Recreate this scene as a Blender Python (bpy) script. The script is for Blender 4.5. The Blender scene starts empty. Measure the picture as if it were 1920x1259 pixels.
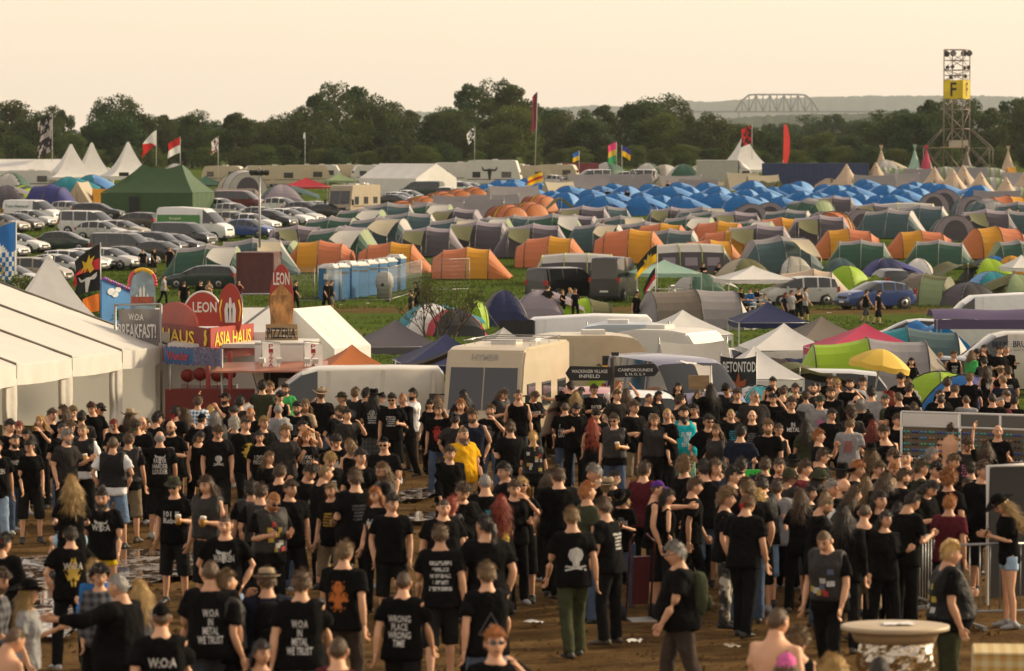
import bpy, bmesh, math, random
import numpy as np
from mathutils import Vector, Matrix, Euler, noise as mnoise
R = math.radians; PI = math.pi
rnd = random.Random(7)
sc = bpy.context.scene
# ------------------------------------------------------------------ camera
FPX, CX, CY, HOR, ZC = 7200.0, 960.0, 629.5, 270.0, 6.2
PITCH = math.atan((CY - HOR) / FPX)
cam = bpy.data.cameras.new('camera'); camo = bpy.data.objects.new('camera', cam)
sc.collection.objects.link(camo); sc.camera = camo
cam.sensor_width = 36; cam.lens = 36 * FPX / 1920; cam.clip_start = .5; cam.clip_end = 30000
camo.location = (0, 0, ZC); camo.rotation_euler = (PI / 2 - PITCH, 0, 0)
cam.dof.use_dof = True; cam.dof.focus_distance = 94; cam.dof.aperture_fstop = 3.2
# ------------------------------------------------------------------ light
SUN_AZ, SUN_EL = R(66), R(25)          # azimuth to the right of the view direction
wd = bpy.data.worlds.new('World'); sc.world = wd; wd.use_nodes = True
nt = wd.node_tree; nt.nodes.clear()
sky = nt.nodes.new('ShaderNodeTexSky'); sky.sky_type = 'NISHITA'; sky.sun_disc = False
sky.sun_elevation = SUN_EL; sky.sun_rotation = SUN_AZ; sky.air_density = 1.0; sky.dust_density = 4.0; sky.ozone_density = 1.0
skm = nt.nodes.new('ShaderNodeVectorMath'); skm.operation = 'SCALE'; skm.inputs[3].default_value = .08
# evening haze lies thickest along the horizon and thins out overhead
wtc = nt.nodes.new('ShaderNodeTexCoord'); wsp = nt.nodes.new('ShaderNodeSeparateXYZ'); wmr = nt.nodes.new('ShaderNodeMapRange')
wmr.inputs[1].default_value = .04; wmr.inputs[2].default_value = .75; wmr.inputs[3].default_value = 1.0; wmr.inputs[4].default_value = .55
whz = nt.nodes.new('ShaderNodeVectorMath'); whz.operation = 'SCALE'; whz.inputs[0].default_value = (.98, .78, .57)
wad = nt.nodes.new('ShaderNodeVectorMath'); wad.operation = 'ADD'
bg = nt.nodes.new('ShaderNodeBackground'); bg.inputs[1].default_value = 1.0; wo = nt.nodes.new('ShaderNodeOutputWorld')
for p_, q_ in ((sky.outputs[0], skm.inputs[0]), (wtc.outputs['Generated'], wsp.inputs[0]), (wsp.outputs[2], wmr.inputs[0]), (wmr.outputs[0], whz.inputs[3]), (skm.outputs[0], wad.inputs[0]), (whz.outputs[0], wad.inputs[1]), (wad.outputs[0], bg.inputs[0]), (bg.outputs[0], wo.inputs[0])): nt.links.new(p_, q_)
sl = bpy.data.lights.new('sun', 'SUN'); slo = bpy.data.objects.new('sun', sl); sc.collection.objects.link(slo)
sl.energy = 4.6; sl.angle = R(5); sl.color = (1, .80, .52)
sdir = Vector((math.sin(SUN_AZ) * math.cos(SUN_EL), math.cos(SUN_AZ) * math.cos(SUN_EL), math.sin(SUN_EL)))
slo.rotation_euler = sdir.to_track_quat('Z', 'Y').to_euler(); slo.location = (200, 200, 100)
vs = sc.view_settings; vs.view_transform = 'Standard'; vs.look = 'None'; vs.exposure = 0; vs.gamma = 1; vs.use_curve_mapping = False
sc.cycles.max_bounces = 6; sc.cycles.transparent_max_bounces = 12
sc.cycles.sample_clamp_indirect = 4
# ------------------------------------------------------------------ ground profile and pixel helpers
_D = np.array([0, 20, 33, 45, 60, 80, 120, 160, 195, 225, 245, 265, 290, 313, 343, 400, 480, 650, 800, 1200, 2000, 8000, 16000.])
_H = np.array([5.3, 5.55, 5.8, 6.1, 6.45, 6.85, 7.7, 8.5, 9.0, 9.3, 9.15, 8.5, 7.6, 7.05, 6.6, 6.0, 5.4, 4.5, 4.2, 5, 6, 8, 8.])
_gy = np.arange(0, 16000, 2.0)
_gh = np.interp(_gy, _D, _H)
_k = np.exp(-(np.arange(-6, 7) / 3.0) ** 2); _k /= _k.sum()
_gs = np.convolve(np.pad(_gh, 6, mode='edge'), _k, mode='valid')
def G(y): return ZC - float(np.interp(y, _gy, _gs))
def ray(px, py):
    u = (px - CX) / FPX; v = -(py - CY) / FPX
    dy = math.cos(PITCH) + v * math.sin(PITCH); dz = -math.sin(PITCH) + v * math.cos(PITCH)
    return u / dy, dz / dy
def at(px, py, Y):
    a, b = ray(px, py); return Vector((a * Y, Y, ZC + b * Y))
def gp(px, py, h=0.0):
    "point on the ground whose spot h metres above it shows at the pixel"
    a, b = ray(px, py); Y = 24.0
    while Y < 6000:
        if ZC + b * Y < G(Y) + h:
            lo, hi = Y * .985 - .3, Y
            for _ in range(24):
                m = (lo + hi) / 2
                if ZC + b * m < G(m) + h: hi = m
                else: lo = m
            return Vector((a * hi, hi, G(hi)))
        Y = Y * 1.015 + .3
    return Vector((a * 900, 900, G(900)))
def gd(px, Y):
    return Vector(((px - CX) / FPX * Y, Y, G(Y)))
# ------------------------------------------------------------------ objects
C = sc.collection
def tag(o, label=None, cat=None, group=None, kind=None):
    if label: o['label'] = label
    if cat: o['category'] = cat
    if group: o['group'] = group
    if kind: o['kind'] = kind
    return o
KIDS = {}
def kids(o): return KIDS.get(o.as_pointer(), [])
def O(name, data=None, parent=None, loc=(0, 0, 0), rot=(0, 0, 0), scale=(1, 1, 1), col=None):
    o = bpy.data.objects.new(name, data); C.objects.link(o)
    o.location = loc; o.rotation_euler = rot
    o.scale = scale if hasattr(scale, '__len__') else (scale,) * 3
    if parent: o.parent = parent; KIDS.setdefault(parent.as_pointer(), []).append(o)
    if col: o.color = (*col[:3], 1)
    return o
def copy_tree(o, parent=None):
    c = o.copy(); C.objects.link(c)
    if parent: c.parent = parent; KIDS.setdefault(parent.as_pointer(), []).append(c)
    for ch in kids(o): copy_tree(ch, c)
    return c
class MB:
    def __init__(s): s.v = []; s.f = []; s.m = []; s.sm = []
    def add(s, vs, fs, mi=0, smooth=False):
        b = len(s.v); s.v += [tuple(p) for p in vs]
        for f in fs: s.f.append([i + b for i in f]); s.m.append(mi); s.sm.append(smooth)
        return s
    def box(s, c, d, mi=0, rz=0, taper=1.0):
        x, y, z = d[0] / 2, d[1] / 2, d[2] / 2; vs = []
        for k, t in ((-z, 1), (z, taper)):
            for a, b in ((-x, -y), (x, -y), (x, y), (-x, y)):
                a *= t; b *= t
                vs.append((c[0] + a * math.cos(rz) - b * math.sin(rz), c[1] + a * math.sin(rz) + b * math.cos(rz), c[2] + k))
        return s.add(vs, [(3, 2, 1, 0), (4, 5, 6, 7), (0, 1, 5, 4), (1, 2, 6, 5), (2, 3, 7, 6), (3, 0, 4, 7)], mi)
    def rings(s, rs, mi=0, smooth=True, cap=True, closed=True):
        n = len(rs[0]); vs = [p for r in rs for p in r]; fs = []
        for i in range(len(rs) - 1):
            for j in range(n if closed else n - 1):
                k = (j + 1) % n; fs.append((i * n + j, i * n + k, (i + 1) * n + k, (i + 1) * n + j))
        if cap and closed: fs += [tuple(range(n))[::-1], tuple(range((len(rs) - 1) * n, len(rs) * n))]
        return s.add(vs, fs, mi, smooth)
    def tube(s, pts, r, n=6, mi=0, smooth=True, flat=1.0, up=None):
        pts = [Vector(p) for p in pts]; rs = []
        if not hasattr(r, '__len__'): r = [r] * len(pts)
        for i, p in enumerate(pts):
            d = (pts[min(i + 1, len(pts) - 1)] - pts[max(i - 1, 0)]).normalized()
            u = Vector(up) if up else (Vector((0, 0, 1)) if abs(d.z) < .9 else Vector((0, 1, 0)))
            a = d.cross(u).normalized(); b = a.cross(d).normalized()
            rr = r[i] if hasattr(r[i], '__len__') else (r[i], r[i] * flat)
            rs.append([p + a * math.cos(2 * PI * k / n) * rr[0] + b * math.sin(2 * PI * k / n) * rr[1] for k in range(n)])
        return s.rings(rs, mi, smooth)
    def grid(s, fn, nu, nv, mi=0, smooth=True):
        vs = [fn(i / nu, j / nv) for j in range(nv + 1) for i in range(nu + 1)]
        fs = [(j * (nu + 1) + i, j * (nu + 1) + i + 1, (j + 1) * (nu + 1) + i + 1, (j + 1) * (nu + 1) + i) for j in range(nv) for i in range(nu)]
        return s.add(vs, fs, mi, smooth)
    def lathe(s, prof, n=12, mi=0, c=(0, 0, 0), smooth=True, sx=1, sy=1):
        return s.rings([[(c[0] + r * sx * math.cos(2 * PI * k / n), c[1] + r * sy * math.sin(2 * PI * k / n), c[2] + z) for k in range(n)] for r, z in prof], mi, smooth)
    def poly(s, pts, t=.01, axis='y', mi=0):
        "outline in x,z extruded t along y (axis y)"
        n = len(pts)
        a = [(p[0], -t / 2, p[1]) for p in pts]; b = [(p[0], t / 2, p[1]) for p in pts]
        return s.add(a + b, [tuple(range(n)), tuple(range(2 * n - 1, n - 1, -1))] + [((i + 1) % n, i, n + i, n + (i + 1) % n) for i in range(n)], mi)
    def mesh(s, name, mats):
        me = bpy.data.meshes.new(name); me.from_pydata(s.v, [], s.f)
        if not isinstance(mats, (list, tuple)): mats = [mats]
        for m in mats: me.materials.append(m)
        me.polygons.foreach_set('material_index', s.m); me.polygons.foreach_set('use_smooth', s.sm); me.update()
        return me
    def obj(s, name, mats, parent=None, **k): return O(name, s.mesh(name, mats), parent, **k)
def bev(o, w=.01, seg=1):
    m = o.modifiers.new('bevel', 'BEVEL'); m.width = w; m.segments = seg; m.limit_method = 'ANGLE'; return o
# ------------------------------------------------------------------ materials
_mats = {}
def mat(name, col=(.5, .5, .5), rough=.65, var=.18, scale=2.5, bump=0.0, bscale=30, metal=0.0, transl=0.0, spec=.5, objcol=False, emit=0, alpha=1, coat=0, stretch=None, hue=0, dirt=0, gen=False):
    if name in _mats: return _mats[name]
    m = bpy.data.materials.new(name); m.use_nodes = True; n = m.node_tree.nodes; l = m.node_tree.links
    b = n['Principled BSDF']; out = n['Material Output']
    b.inputs['Roughness'].default_value = rough; b.inputs['Metallic'].default_value = metal
    b.inputs['Specular IOR Level'].default_value = spec
    if coat: b.inputs['Coat Weight'].default_value = coat; b.inputs['Coat Roughness'].default_value = .08
    tc = n.new('ShaderNodeTexCoord'); mp = n.new('ShaderNodeMapping'); l.new(tc.outputs['Object'], mp.inputs[0])
    if stretch: mp.inputs['Scale'].default_value = stretch
    oi = n.new('ShaderNodeObjectInfo')
    ad = n.new('ShaderNodeVectorMath'); ad.operation = 'ADD'; l.new(mp.outputs[0], ad.inputs[0])
    cr = n.new('ShaderNodeCombineXYZ')
    mm = n.new('ShaderNodeMath'); mm.operation = 'MULTIPLY'; mm.inputs[1].default_value = 37; l.new(oi.outputs['Random'], mm.inputs[0])
    l.new(mm.outputs[0], cr.inputs[0]); l.new(cr.outputs[0], ad.inputs[1])
    nz = n.new('ShaderNodeTexNoise'); nz.inputs['Scale'].default_value = scale; nz.inputs['Detail'].default_value = 5; nz.inputs['Roughness'].default_value = .6
    l.new(ad.outputs[0], nz.inputs['Vector'])
    mr = n.new('ShaderNodeMapRange'); mr.inputs[1].default_value = .25; mr.inputs[2].default_value = .75
    mr.inputs[3].default_value = 1 - var; mr.inputs[4].default_value = 1 + var * .8
    l.new(nz.outputs[0], mr.inputs[0])
    hs = n.new('ShaderNodeHueSaturation'); l.new(mr.outputs[0], hs.inputs['Value'])
    if hue:
        hm = n.new('ShaderNodeMapRange'); hm.inputs[3].default_value = .5 - hue; hm.inputs[4].default_value = .5 + hue
        l.new(oi.outputs['Random'], hm.inputs[0]); l.new(hm.outputs[0], hs.inputs['Hue'])
    if objcol: l.new(oi.outputs['Color'], hs.inputs['Color'])
    else: hs.inputs['Color'].default_value = (*col, 1)
    csock = hs.outputs[0]
    if dirt:
        n2 = n.new('ShaderNodeTexNoise'); n2.inputs['Scale'].default_value = scale * .5; n2.inputs['Detail'].default_value = 8; n2.inputs['Roughness'].default_value = .7
        l.new(ad.outputs[0], n2.inputs['Vector'])
        r2 = n.new('ShaderNodeMapRange'); r2.inputs[1].default_value = .48; r2.inputs[2].default_value = .75; r2.inputs[4].default_value = dirt; l.new(n2.outputs[0], r2.inputs[0])
        mx = n.new('ShaderNodeMix'); mx.data_type = 'RGBA'; mx.inputs[7].default_value = (.09, .065, .04, 1)
        l.new(r2.outputs[0], mx.inputs[0]); l.new(csock, mx.inputs[6]); csock = mx.outputs[2]
    l.new(csock, b.inputs['Base Color'])
    if bump:
        n3 = n.new('ShaderNodeTexNoise'); n3.inputs['Scale'].default_value = bscale; n3.inputs['Detail'].default_value = 4; l.new(ad.outputs[0], n3.inputs['Vector'])
        bp = n.new('ShaderNodeBump'); bp.inputs['Strength'].default_value = bump; bp.inputs['Distance'].default_value = .05; l.new(n3.outputs[0], bp.inputs['Height']); l.new(bp.outputs[0], b.inputs['Normal'])
    if emit: b.inputs['Emission Color'].default_value = (*col, 1); b.inputs['Emission Strength'].default_value = emit
    if transl:
        t = n.new('ShaderNodeBsdfTranslucent'); l.new(csock, t.inputs[0]); mx = n.new('ShaderNodeMixShader'); mx.inputs[0].default_value = transl
        l.new(b.outputs[0], mx.inputs[1]); l.new(t.outputs[0], mx.inputs[2]); l.new(mx.outputs[0], out.inputs[0])
    _mats[name] = m; return m
def fab(name, col, **k):
    "tent fabric, lets some light through"
    d = dict(rough=.6, var=.10, scale=1.6, bump=.25, bscale=3, transl=.22, spec=.35, dirt=.12); d.update(k)
    return mat(name, col, **d)
# ================================================================== SETTING
def ground_material():
    m = bpy.data.materials.new('ground'); m.use_nodes = True; n = m.node_tree.nodes; l = m.node_tree.links
    b = n['Principled BSDF']; b.inputs['Roughness'].default_value = .95; b.inputs['Specular IOR Level'].default_value = .04
    tc = n.new('ShaderNodeTexCoord'); sp = n.new('ShaderNodeSeparateXYZ'); l.new(tc.outputs['Object'], sp.inputs[0])
    def noi(s, det=6, rough=.6, st=None):
        t = n.new('ShaderNodeTexNoise'); t.inputs['Scale'].default_value = s; t.inputs['Detail'].default_value = det; t.inputs['Roughness'].default_value = rough
        if st:
            mp = n.new('ShaderNodeMapping'); mp.inputs['Scale'].default_value = st; l.new(tc.outputs['Object'], mp.inputs[0]); l.new(mp.outputs[0], t.inputs['Vector'])
        else: l.new(tc.outputs['Object'], t.inputs['Vector'])
        return t.outputs[0]
    def ramp(src, stops):
        r = n.new('ShaderNodeValToRGB'); l.new(src, r.inputs[0]); e = r.color_ramp.elements
        e[0].position, e[0].color = stops[0][0], (*stops[0][1], 1); e[1].position, e[1].color = stops[-1][0], (*stops[-1][1], 1)
        for p, c in stops[1:-1]: x = e.new(p); x.color = (*c, 1)
        return r.outputs[0]
    def math_(op, a, b2):
        x = n.new('ShaderNodeMath'); x.operation = op
        for i, s in enumerate((a, b2)):
            if isinstance(s, (int, float)): x.inputs[i].default_value = s
            else: l.new(s, x.inputs[i])
        return x.outputs[0]
    def mix(f, a, c):
        x = n.new('ShaderNodeMix'); x.data_type = 'RGBA'; l.new(f, x.inputs[0]); l.new(a, x.inputs[6]); l.new(c, x.inputs[7]); return x.outputs[2]
    def smooth(src, a, c):
        x = n.new('ShaderNodeMapRange'); x.interpolation_type = 'SMOOTHSTEP'; x.inputs[1].default_value = a; x.inputs[2].default_value = c; l.new(src, x.inputs[0]); return x.outputs[0]
    mud = ramp(noi(.9, 8, .68), [(.3, (.064, .035, .012)), (.5, (.122, .069, .024)), (.72, (.20, .12, .046))])
    fine = ramp(noi(9, 4, .7), [(.3, (.55, .55, .55)), (.7, (1.15, 1.15, 1.15))])
    mm = n.new('ShaderNodeMix'); mm.data_type = 'RGBA'; mm.blend_type = 'MULTIPLY'; mm.inputs[0].default_value = 1; l.new(mud, mm.inputs[6]); l.new(fine, mm.inputs[7])
    gr = ramp(noi(.35, 7, .65), [(.3, (.036, .070, .005)), (.52, (.064, .108, .009)), (.75, (.115, .135, .018))])
    g2 = ramp(noi(3.5, 5, .7), [(.3, (.6, .6, .6)), (.7, (1.25, 1.2, 1.1))])
    gg = n.new('ShaderNodeMix'); gg.data_type = 'RGBA'; gg.blend_type = 'MULTIPLY'; gg.inputs[0].default_value = 1; l.new(gr, gg.inputs[6]); l.new(g2, gg.inputs[7])
    yy = math_('ADD', sp.outputs[1], math_('MULTIPLY', math_('SUBTRACT', noi(.12, 5, .6), .5), 26))
    # grass behind the crowd, bare track across the field
    grass = smooth(yy, 90, 112)
    y2 = math_('ADD', sp.outputs[1], math_('MULTIPLY', math_('SUBTRACT', noi(.25, 6, .7, (.35, 1, 1)), .5), 22))
    trk = math_('MULTIPLY', smooth(y2, 203, 210), math_('SUBTRACT', 1, smooth(y2, 214, 222)))
    grass = math_('MULTIPLY', grass, math_('SUBTRACT', 1, math_('MULTIPLY', trk, .9)))
    # trodden strips between the tent rows
    worn = smooth(noi(.22, 6, .75), .56, .70)
    grass = math_('MULTIPLY', grass, math_('SUBTRACT', 1, math_('MULTIPLY', worn, .55)))
    col = mix(grass, mm.outputs[2], gg.outputs[2]); l.new(col, b.inputs['Base Color'])
    bp = n.new('ShaderNodeBump'); bp.inputs['Strength'].default_value = .9; bp.inputs['Distance'].default_value = .12
    l.new(math_('ADD', noi(2.2, 8, .7), math_('MULTIPLY', noi(11, 4, .7), .5)), bp.inputs['Height']); l.new(bp.outputs[0], b.inputs['Normal'])
    return m
def build_ground():
    ys = list(np.arange(18, 130, .8)) + list(np.arange(130, 460, 3)) + list(np.geomspace(460, 15000, 34))
    us = np.linspace(-.30, .30, 120); vs = []; fs = []
    for y in ys:
        for u in us:
            x = u * max(y, 60)
            z = G(y)
            if y < 130: z += .05 * mnoise.noise(Vector((x * .5, y * .5, 0))) + .035 * mnoise.noise(Vector((x * 1.7, y * 1.7, 3)))
            vs.append((x, y, z))
    n = len(us)
    for i in range(len(ys) - 1):
        for j in range(n - 1): fs.append((i * n + j, i * n + j + 1, (i + 1) * n + j + 1, (i + 1) * n + j))
    mb = MB(); mb.add(vs, fs, 0, True)
    tag(mb.obj('ground', ground_material()), kind='structure')
build_ground()

def puddle_material():
    m = bpy.data.materials.new('wet_mud'); m.use_nodes = True; n = m.node_tree.nodes; l = m.node_tree.links
    b = n['Principled BSDF']; tc = n.new('ShaderNodeTexCoord')
    mp = n.new('ShaderNodeMapping'); mp.inputs['Scale'].default_value = (1, .55, 1); l.new(tc.outputs['Object'], mp.inputs[0])
    nz = n.new('ShaderNodeTexNoise'); nz.inputs['Scale'].default_value = 4.5; nz.inputs['Detail'].default_value = 8; nz.inputs['Roughness'].default_value = .72; l.new(mp.outputs[0], nz.inputs['Vector'])
    cr = n.new('ShaderNodeValToRGB'); l.new(nz.outputs[0], cr.inputs[0]); e = cr.color_ramp.elements
    e[0].position, e[0].color = .40, (.045, .030, .018, 1); e[1].position, e[1].color = .62, (.13, .085, .045, 1)
    l.new(cr.outputs[0], b.inputs['Base Color'])
    rr = n.new('ShaderNodeMapRange'); rr.inputs[1].default_value = .52; rr.inputs[2].default_value = .60; rr.inputs[3].default_value = .05; rr.inputs[4].default_value = .55; l.new(nz.outputs[0], rr.inputs[0]); l.new(rr.outputs[0], b.inputs['Roughness'])
    b.inputs['Specular IOR Level'].default_value = 1.0; b.inputs['IOR'].default_value = 1.9
    pw = n.new('ShaderNodeMapRange'); pw.inputs[1].default_value = .52; pw.inputs[2].default_value = .8; pw.inputs[3].default_value = 0; pw.inputs[4].default_value = 1; l.new(nz.outputs[0], pw.inputs[0])
    bp = n.new('ShaderNodeBump'); bp.inputs['Strength'].default_value = .35; bp.inputs['Distance'].default_value = .10; l.new(pw.outputs[0], bp.inputs['Height']); l.new(bp.outputs[0], b.inputs['Normal'])
    return m
WET = puddle_material()
def puddle(pts, name='puddle'):
    "outline of pixels on the ground, roughened edge"
    P = [gp(*p) for p in pts]; n = len(P); out = []
    for i in range(n):
        a, b = P[i], P[(i + 1) % n]
        for t in np.linspace(0, 1, 7)[:-1]:
            p = a.lerp(b, t); k = Vector((p.x, p.y, 0)) * 1.3
            out.append(p + Vector((mnoise.noise(k) * .35, mnoise.noise(k + Vector((9, 3, 0))) * 1.0, 0)))
    c = sum(out, Vector()) / len(out); mb = MB(); N = len(out); rs = []
    for t in (1, .8, .55, .3, .08):
        ring = [c.lerp(p, t) for p in out]
        rs.append([(p.x, p.y, G(p.y) + .088) for p in ring])
    mb.rings(rs, 0, True, cap=False)
    tag(mb.obj(name, WET), kind='structure')
puddle([(20, 1062), (120, 1040), (260, 1036), (340, 1046), (430, 1040), (470, 1062), (400, 1085), (330, 1092), (250, 1110), (200, 1140), (150, 1175), (110, 1210), (60, 1200), (70, 1150), (40, 1110)])
puddle([(742, 930), (790, 920), (842, 922), (850, 932), (800, 941), (748, 948)])
puddle([(760, 975), (800, 968), (838, 974), (812, 984), (765, 985)])
puddle([(1020, 868), (1060, 862), (1110, 866), (1070, 876)])
puddle([(1175, 866), (1205, 862), (1215, 868), (1190, 873)])
puddle([(500, 1035), (560, 1030), (600, 1040), (540, 1050)])

# ------------------------------------------------------------------ far ridge and bridge
def ridge(name, Y, prof, depth, colm, amp):
    mb = MB(); xs = np.linspace(-60, 1980, 420)
    def top(px):
        t = np.interp(px, [p[0] for p in prof], [p[1] for p in prof])
        return t + amp * (mnoise.noise(Vector((px * .11, Y, 0))) + .7 * mnoise.noise(Vector((px * .31, Y, 5))) + .5 * mnoise.noise(Vector((px * .8, Y, 9))))
    rows = []
    for k, (f, dy) in enumerate(((0, 0), (.30, depth * .15), (.55, depth * .35), (.8, depth * .7), (1, depth))):
        row = []
        for px in xs:
            p = at(px, top(px), Y + dy); g = G(Y)
            jit = 1 + (.10 * mnoise.noise(Vector((px * .4, k * 3.1, 0))) if 0 < k < 4 else 0)
            row.append((p.x, Y + dy, g - 3 + (p.z - g + 3) * f * jit))
        rows.append(row)
    rows.append([(r[0], r[1] + depth, G(Y) - 3) for r in rows[-1]])
    mb.rings(rows, 0, True, cap=False, closed=False)
    tag(mb.obj(name, colm), kind='structure')
HILL = mat('far_woods', (.045, .06, .028), rough=1, var=.5, scale=.03, bump=1, bscale=.08, spec=0)
ridge('hills', 12000, [(0, 250), (700, 222), (760, 208), (830, 212), (1000, 205), (1050, 202), (1110, 198), (1180, 200), (1280, 188), (1330, 192), (1400, 186), (1540, 182), (1640, 180), (1760, 180), (1860, 180), (1980, 186)], 900, HILL, 2.6)
ridge('hills', 5000, [(0, 262), (300, 250), (700, 238), (1000, 226), (1250, 222), (1340, 225), (1420, 218), (1520, 214), (1600, 214), (1700, 212), (1980, 205)], 500, HILL, 3.0)
def bridge():
    Y = 7500.0; s = FPX / Y
    root = O('railway_bridge', None, loc=at(1455, 270, Y)); 
    tag(root, 'distant steel truss railway bridge fading into haze above the woods', 'bridge')
    M = mat('bridge_steel', (.09, .10, .09), rough=.8, var=.1)
    px = lambda x: (x - 1455) / s
    pz = lambda y: (270 - y) / s
    d = MB(); d.box(((px(1280) + px(1800)) / 2, 0, pz(210)), (px(1800) - px(1280), 9, 3.2)); d.obj('deck', M, root)
    for yo in (-4.5, 4.5):
        t = MB(); n = 12; top = []; bot = []
        for i in range(n + 1):
            u = i / n; x = px(1378) + (px(1535) - px(1378)) * u
            h = pz(178) - pz(210); k = min(1, min(u, 1 - u) / .2); 
            top.append((x, yo, pz(210) + h * (1 - (1 - k) ** 2))); bot.append((x, yo, pz(210)))
        t.tube(top, 1.6, 4)
        for i in range(n): t.tube([bot[i], top[i]], .9, 4); t.tube([top[i], bot[i + 1]] if i % 2 else [bot[i], top[i + 1]], .9, 4)
        t.obj('truss', M, root)
    for x in (1300, 1345, 1385, 1530, 1560, 1585, 1608, 1630, 1655, 1690, 1730, 1770):
        p = MB(); p.box((px(x), 0, pz(210) / 2 - 10), (4, 7, pz(210) + 20), taper=.6); p.obj('pier', M, root)
bridge()

# ------------------------------------------------------------------ trees
LEAF = mat('leaves', (.052, .080, .018), rough=.75, var=.45, scale=.35, transl=.3, spec=.25, hue=.045)
LEAF2 = mat('leaves_light', (.085, .115, .020), rough=.75, var=.45, scale=.35, transl=.3, spec=.25, hue=.02)
BARK = mat('bark', (.07, .05, .035), rough=.95, var=.3)
def crown_mesh(seed, h, w, nclump, nleaf, base, size, mt):
    r = np.random.default_rng(seed); V = []; 
    cl = []
    for i in range(nclump):
        t = r.uniform(0, 1); z = base + (h - base) * (.08 + .84 * t)
        env = math.sin(PI * (.12 + .80 * t)) ** .7 * w / 2
        a = r.uniform(0, 2 * PI); q = math.sqrt(r.uniform(.15, 1)) * env * .82
        rad = r.uniform(.11, .20) * w * (1.1 - .3 * t)
        cl.append((q * math.cos(a), q * math.sin(a), min(z, h - rad * .7), rad))
    per = nleaf // nclump; cs = []
    for (x, y, z, rad) in cl:
        d = r.normal(size=(per, 3)); d /= np.linalg.norm(d, axis=1)[:, None]
        q = rad * r.uniform(.45, 1.12, (per, 1)) ** .7
        cs.append(np.array([x, y, z]) + d * q * np.array([1.15, 1.15, .85]))
    c = np.concatenate(cs); N = len(c)
    a = r.normal(size=(N, 3)); a /= np.linalg.norm(a, axis=1)[:, None]
    b = np.cross(a, r.normal(size=(N, 3))); b /= np.linalg.norm(b, axis=1)[:, None]
    s = size * r.uniform(.6, 1.3, (N, 1))
    V = np.stack([c - a * s, c + b * s * .6, c + a * s, c - b * s * .6], 1).reshape(-1, 3)
    me = bpy.data.meshes.new('crown'); me.vertices.add(4 * N); me.vertices.foreach_set('co', V.ravel())
    me.loops.add(4 * N); me.loops.foreach_set('vertex_index', np.arange(4 * N)); me.polygons.add(N)
    me.polygons.foreach_set('loop_start', np.arange(0, 4 * N, 4)); me.update(calc_edges=True); me.validate(); me.materials.append(mt)
    return me, cl
def tree_kind(seed, h, w, nc, nl, base, size, mt):
    me, cl = crown_mesh(seed, h, w, nc, nl, base, size, mt); r = random.Random(seed)
    t = MB(); k = w * .03 + .12
    t.tube([(0, 0, -.3), (.1, 0, base * .6), (.15, .1, h * .45), (0, 0, h * .8)], [k * 1.3, k, k * .7, k * .2], 7)
    for c in cl[:9]:
        z0 = max(base * .5, c[2] * .55); t.tube([(.05, 0, z0), (c[0] * .5, c[1] * .5, (z0 + c[2]) / 2 + .2), c[:3]], [k * .45, k * .3, k * .1], 5)
    return me, t.mesh('trunk', BARK)
KINDS = [tree_kind(11, 15, 11, 34, 6500, 2.2, .30, LEAF), tree_kind(12, 15, 13, 42, 7500, 1.6, .30, LEAF), tree_kind(13, 15, 9, 26, 5500, 2.8, .28, LEAF),
         tree_kind(14, 15, 15, 48, 8500, 1.0, .30, LEAF), tree_kind(15, 15, 17, 46, 8000, .3, .30, LEAF2), tree_kind(16, 15, 12, 30, 4200, 3.0, .26, LEAF)]
KN = ['broad round-crowned', 'wide bushy', 'narrow upright', 'full dense', 'low spreading light green', 'loose open-crowned']
tree_labels = {}
def tree(px, ytop, Y, kind, wscale=1.0, where='in the dark tree line behind the camp', name='tree', base_z=None, label=None):
    g = gd(px, Y); p = at(px, ytop, Y); h = max(2.0, p.z - g.z); s = h / 15
    me, tr = KINDS[kind]; o = O(name, None, loc=g, rot=(0, 0, rnd.uniform(0, 6.28)), scale=(s * wscale, s * wscale, s))
    O('crown', me, o); O('trunk', tr, o)
    lab = label or f'{KN[kind]} tree {where}'
    tag(o, lab, 'tree', lab)
TOPS = [(-20, 190), (22, 183), (62, 212), (98, 200), (122, 204), (160, 236), (190, 222), (217, 178), (244, 188), (275, 212), (305, 216), (342, 214), (372, 207), (402, 226), (432, 223), (466, 222), (500, 222), (532, 212), (566, 200), (600, 172), (628, 156), (664, 163), (700, 178), (738, 192), (772, 204), (806, 226), (846, 196), (884, 158), (928, 150), (962, 160), (990, 190), (1022, 196), (1056, 208), (1098, 206), (1134, 194), (1172, 198), (1206, 184), (1240, 177), (1268, 190), (1300, 216), (1336, 222)]
for i, (x, y) in enumerate(TOPS):
    tree(x, y, 745 + 35 * math.sin(i * 1.9), [0, 1, 3, 5, 2][i % 5] if y > 165 else [5, 0][i % 2], rnd.uniform(.8, 1.05))
for i, x in enumerate(range(-10, 1380, 46)):
    y = 232 + 20 * math.sin(i * 2.3) + rnd.uniform(-8, 8)
    if 800 < x < 990: y -= 22
    tree(x + rnd.uniform(-10, 10), y, 700 + rnd.uniform(-12, 12), [1, 3, 0, 4, 2, 3][i % 6], rnd.uniform(.9, 1.2), 'standing in front of the tall tree line')
for i, x in enumerate(range(-10, 1960, 50)):
    y = 276 + rnd.uniform(-8, 8)
    tree(x + rnd.uniform(-12, 12), y, 665 + rnd.uniform(-8, 8), [4, 3, 4, 1][i % 4], rnd.uniform(1.1, 1.6), 'in the low hedge behind the camp', 'shrub')
for i, (x, y) in enumerate([(1395, 236), (1440, 232), (1478, 228), (1520, 216), (1560, 214), (1600, 222), (1636, 218), (1690, 205), (1330, 236)]):
    tree(x, y, 1150 + 40 * math.sin(i), [3, 0, 1][i % 3], 1.1, 'in the hazy wood below the bridge')
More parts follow.
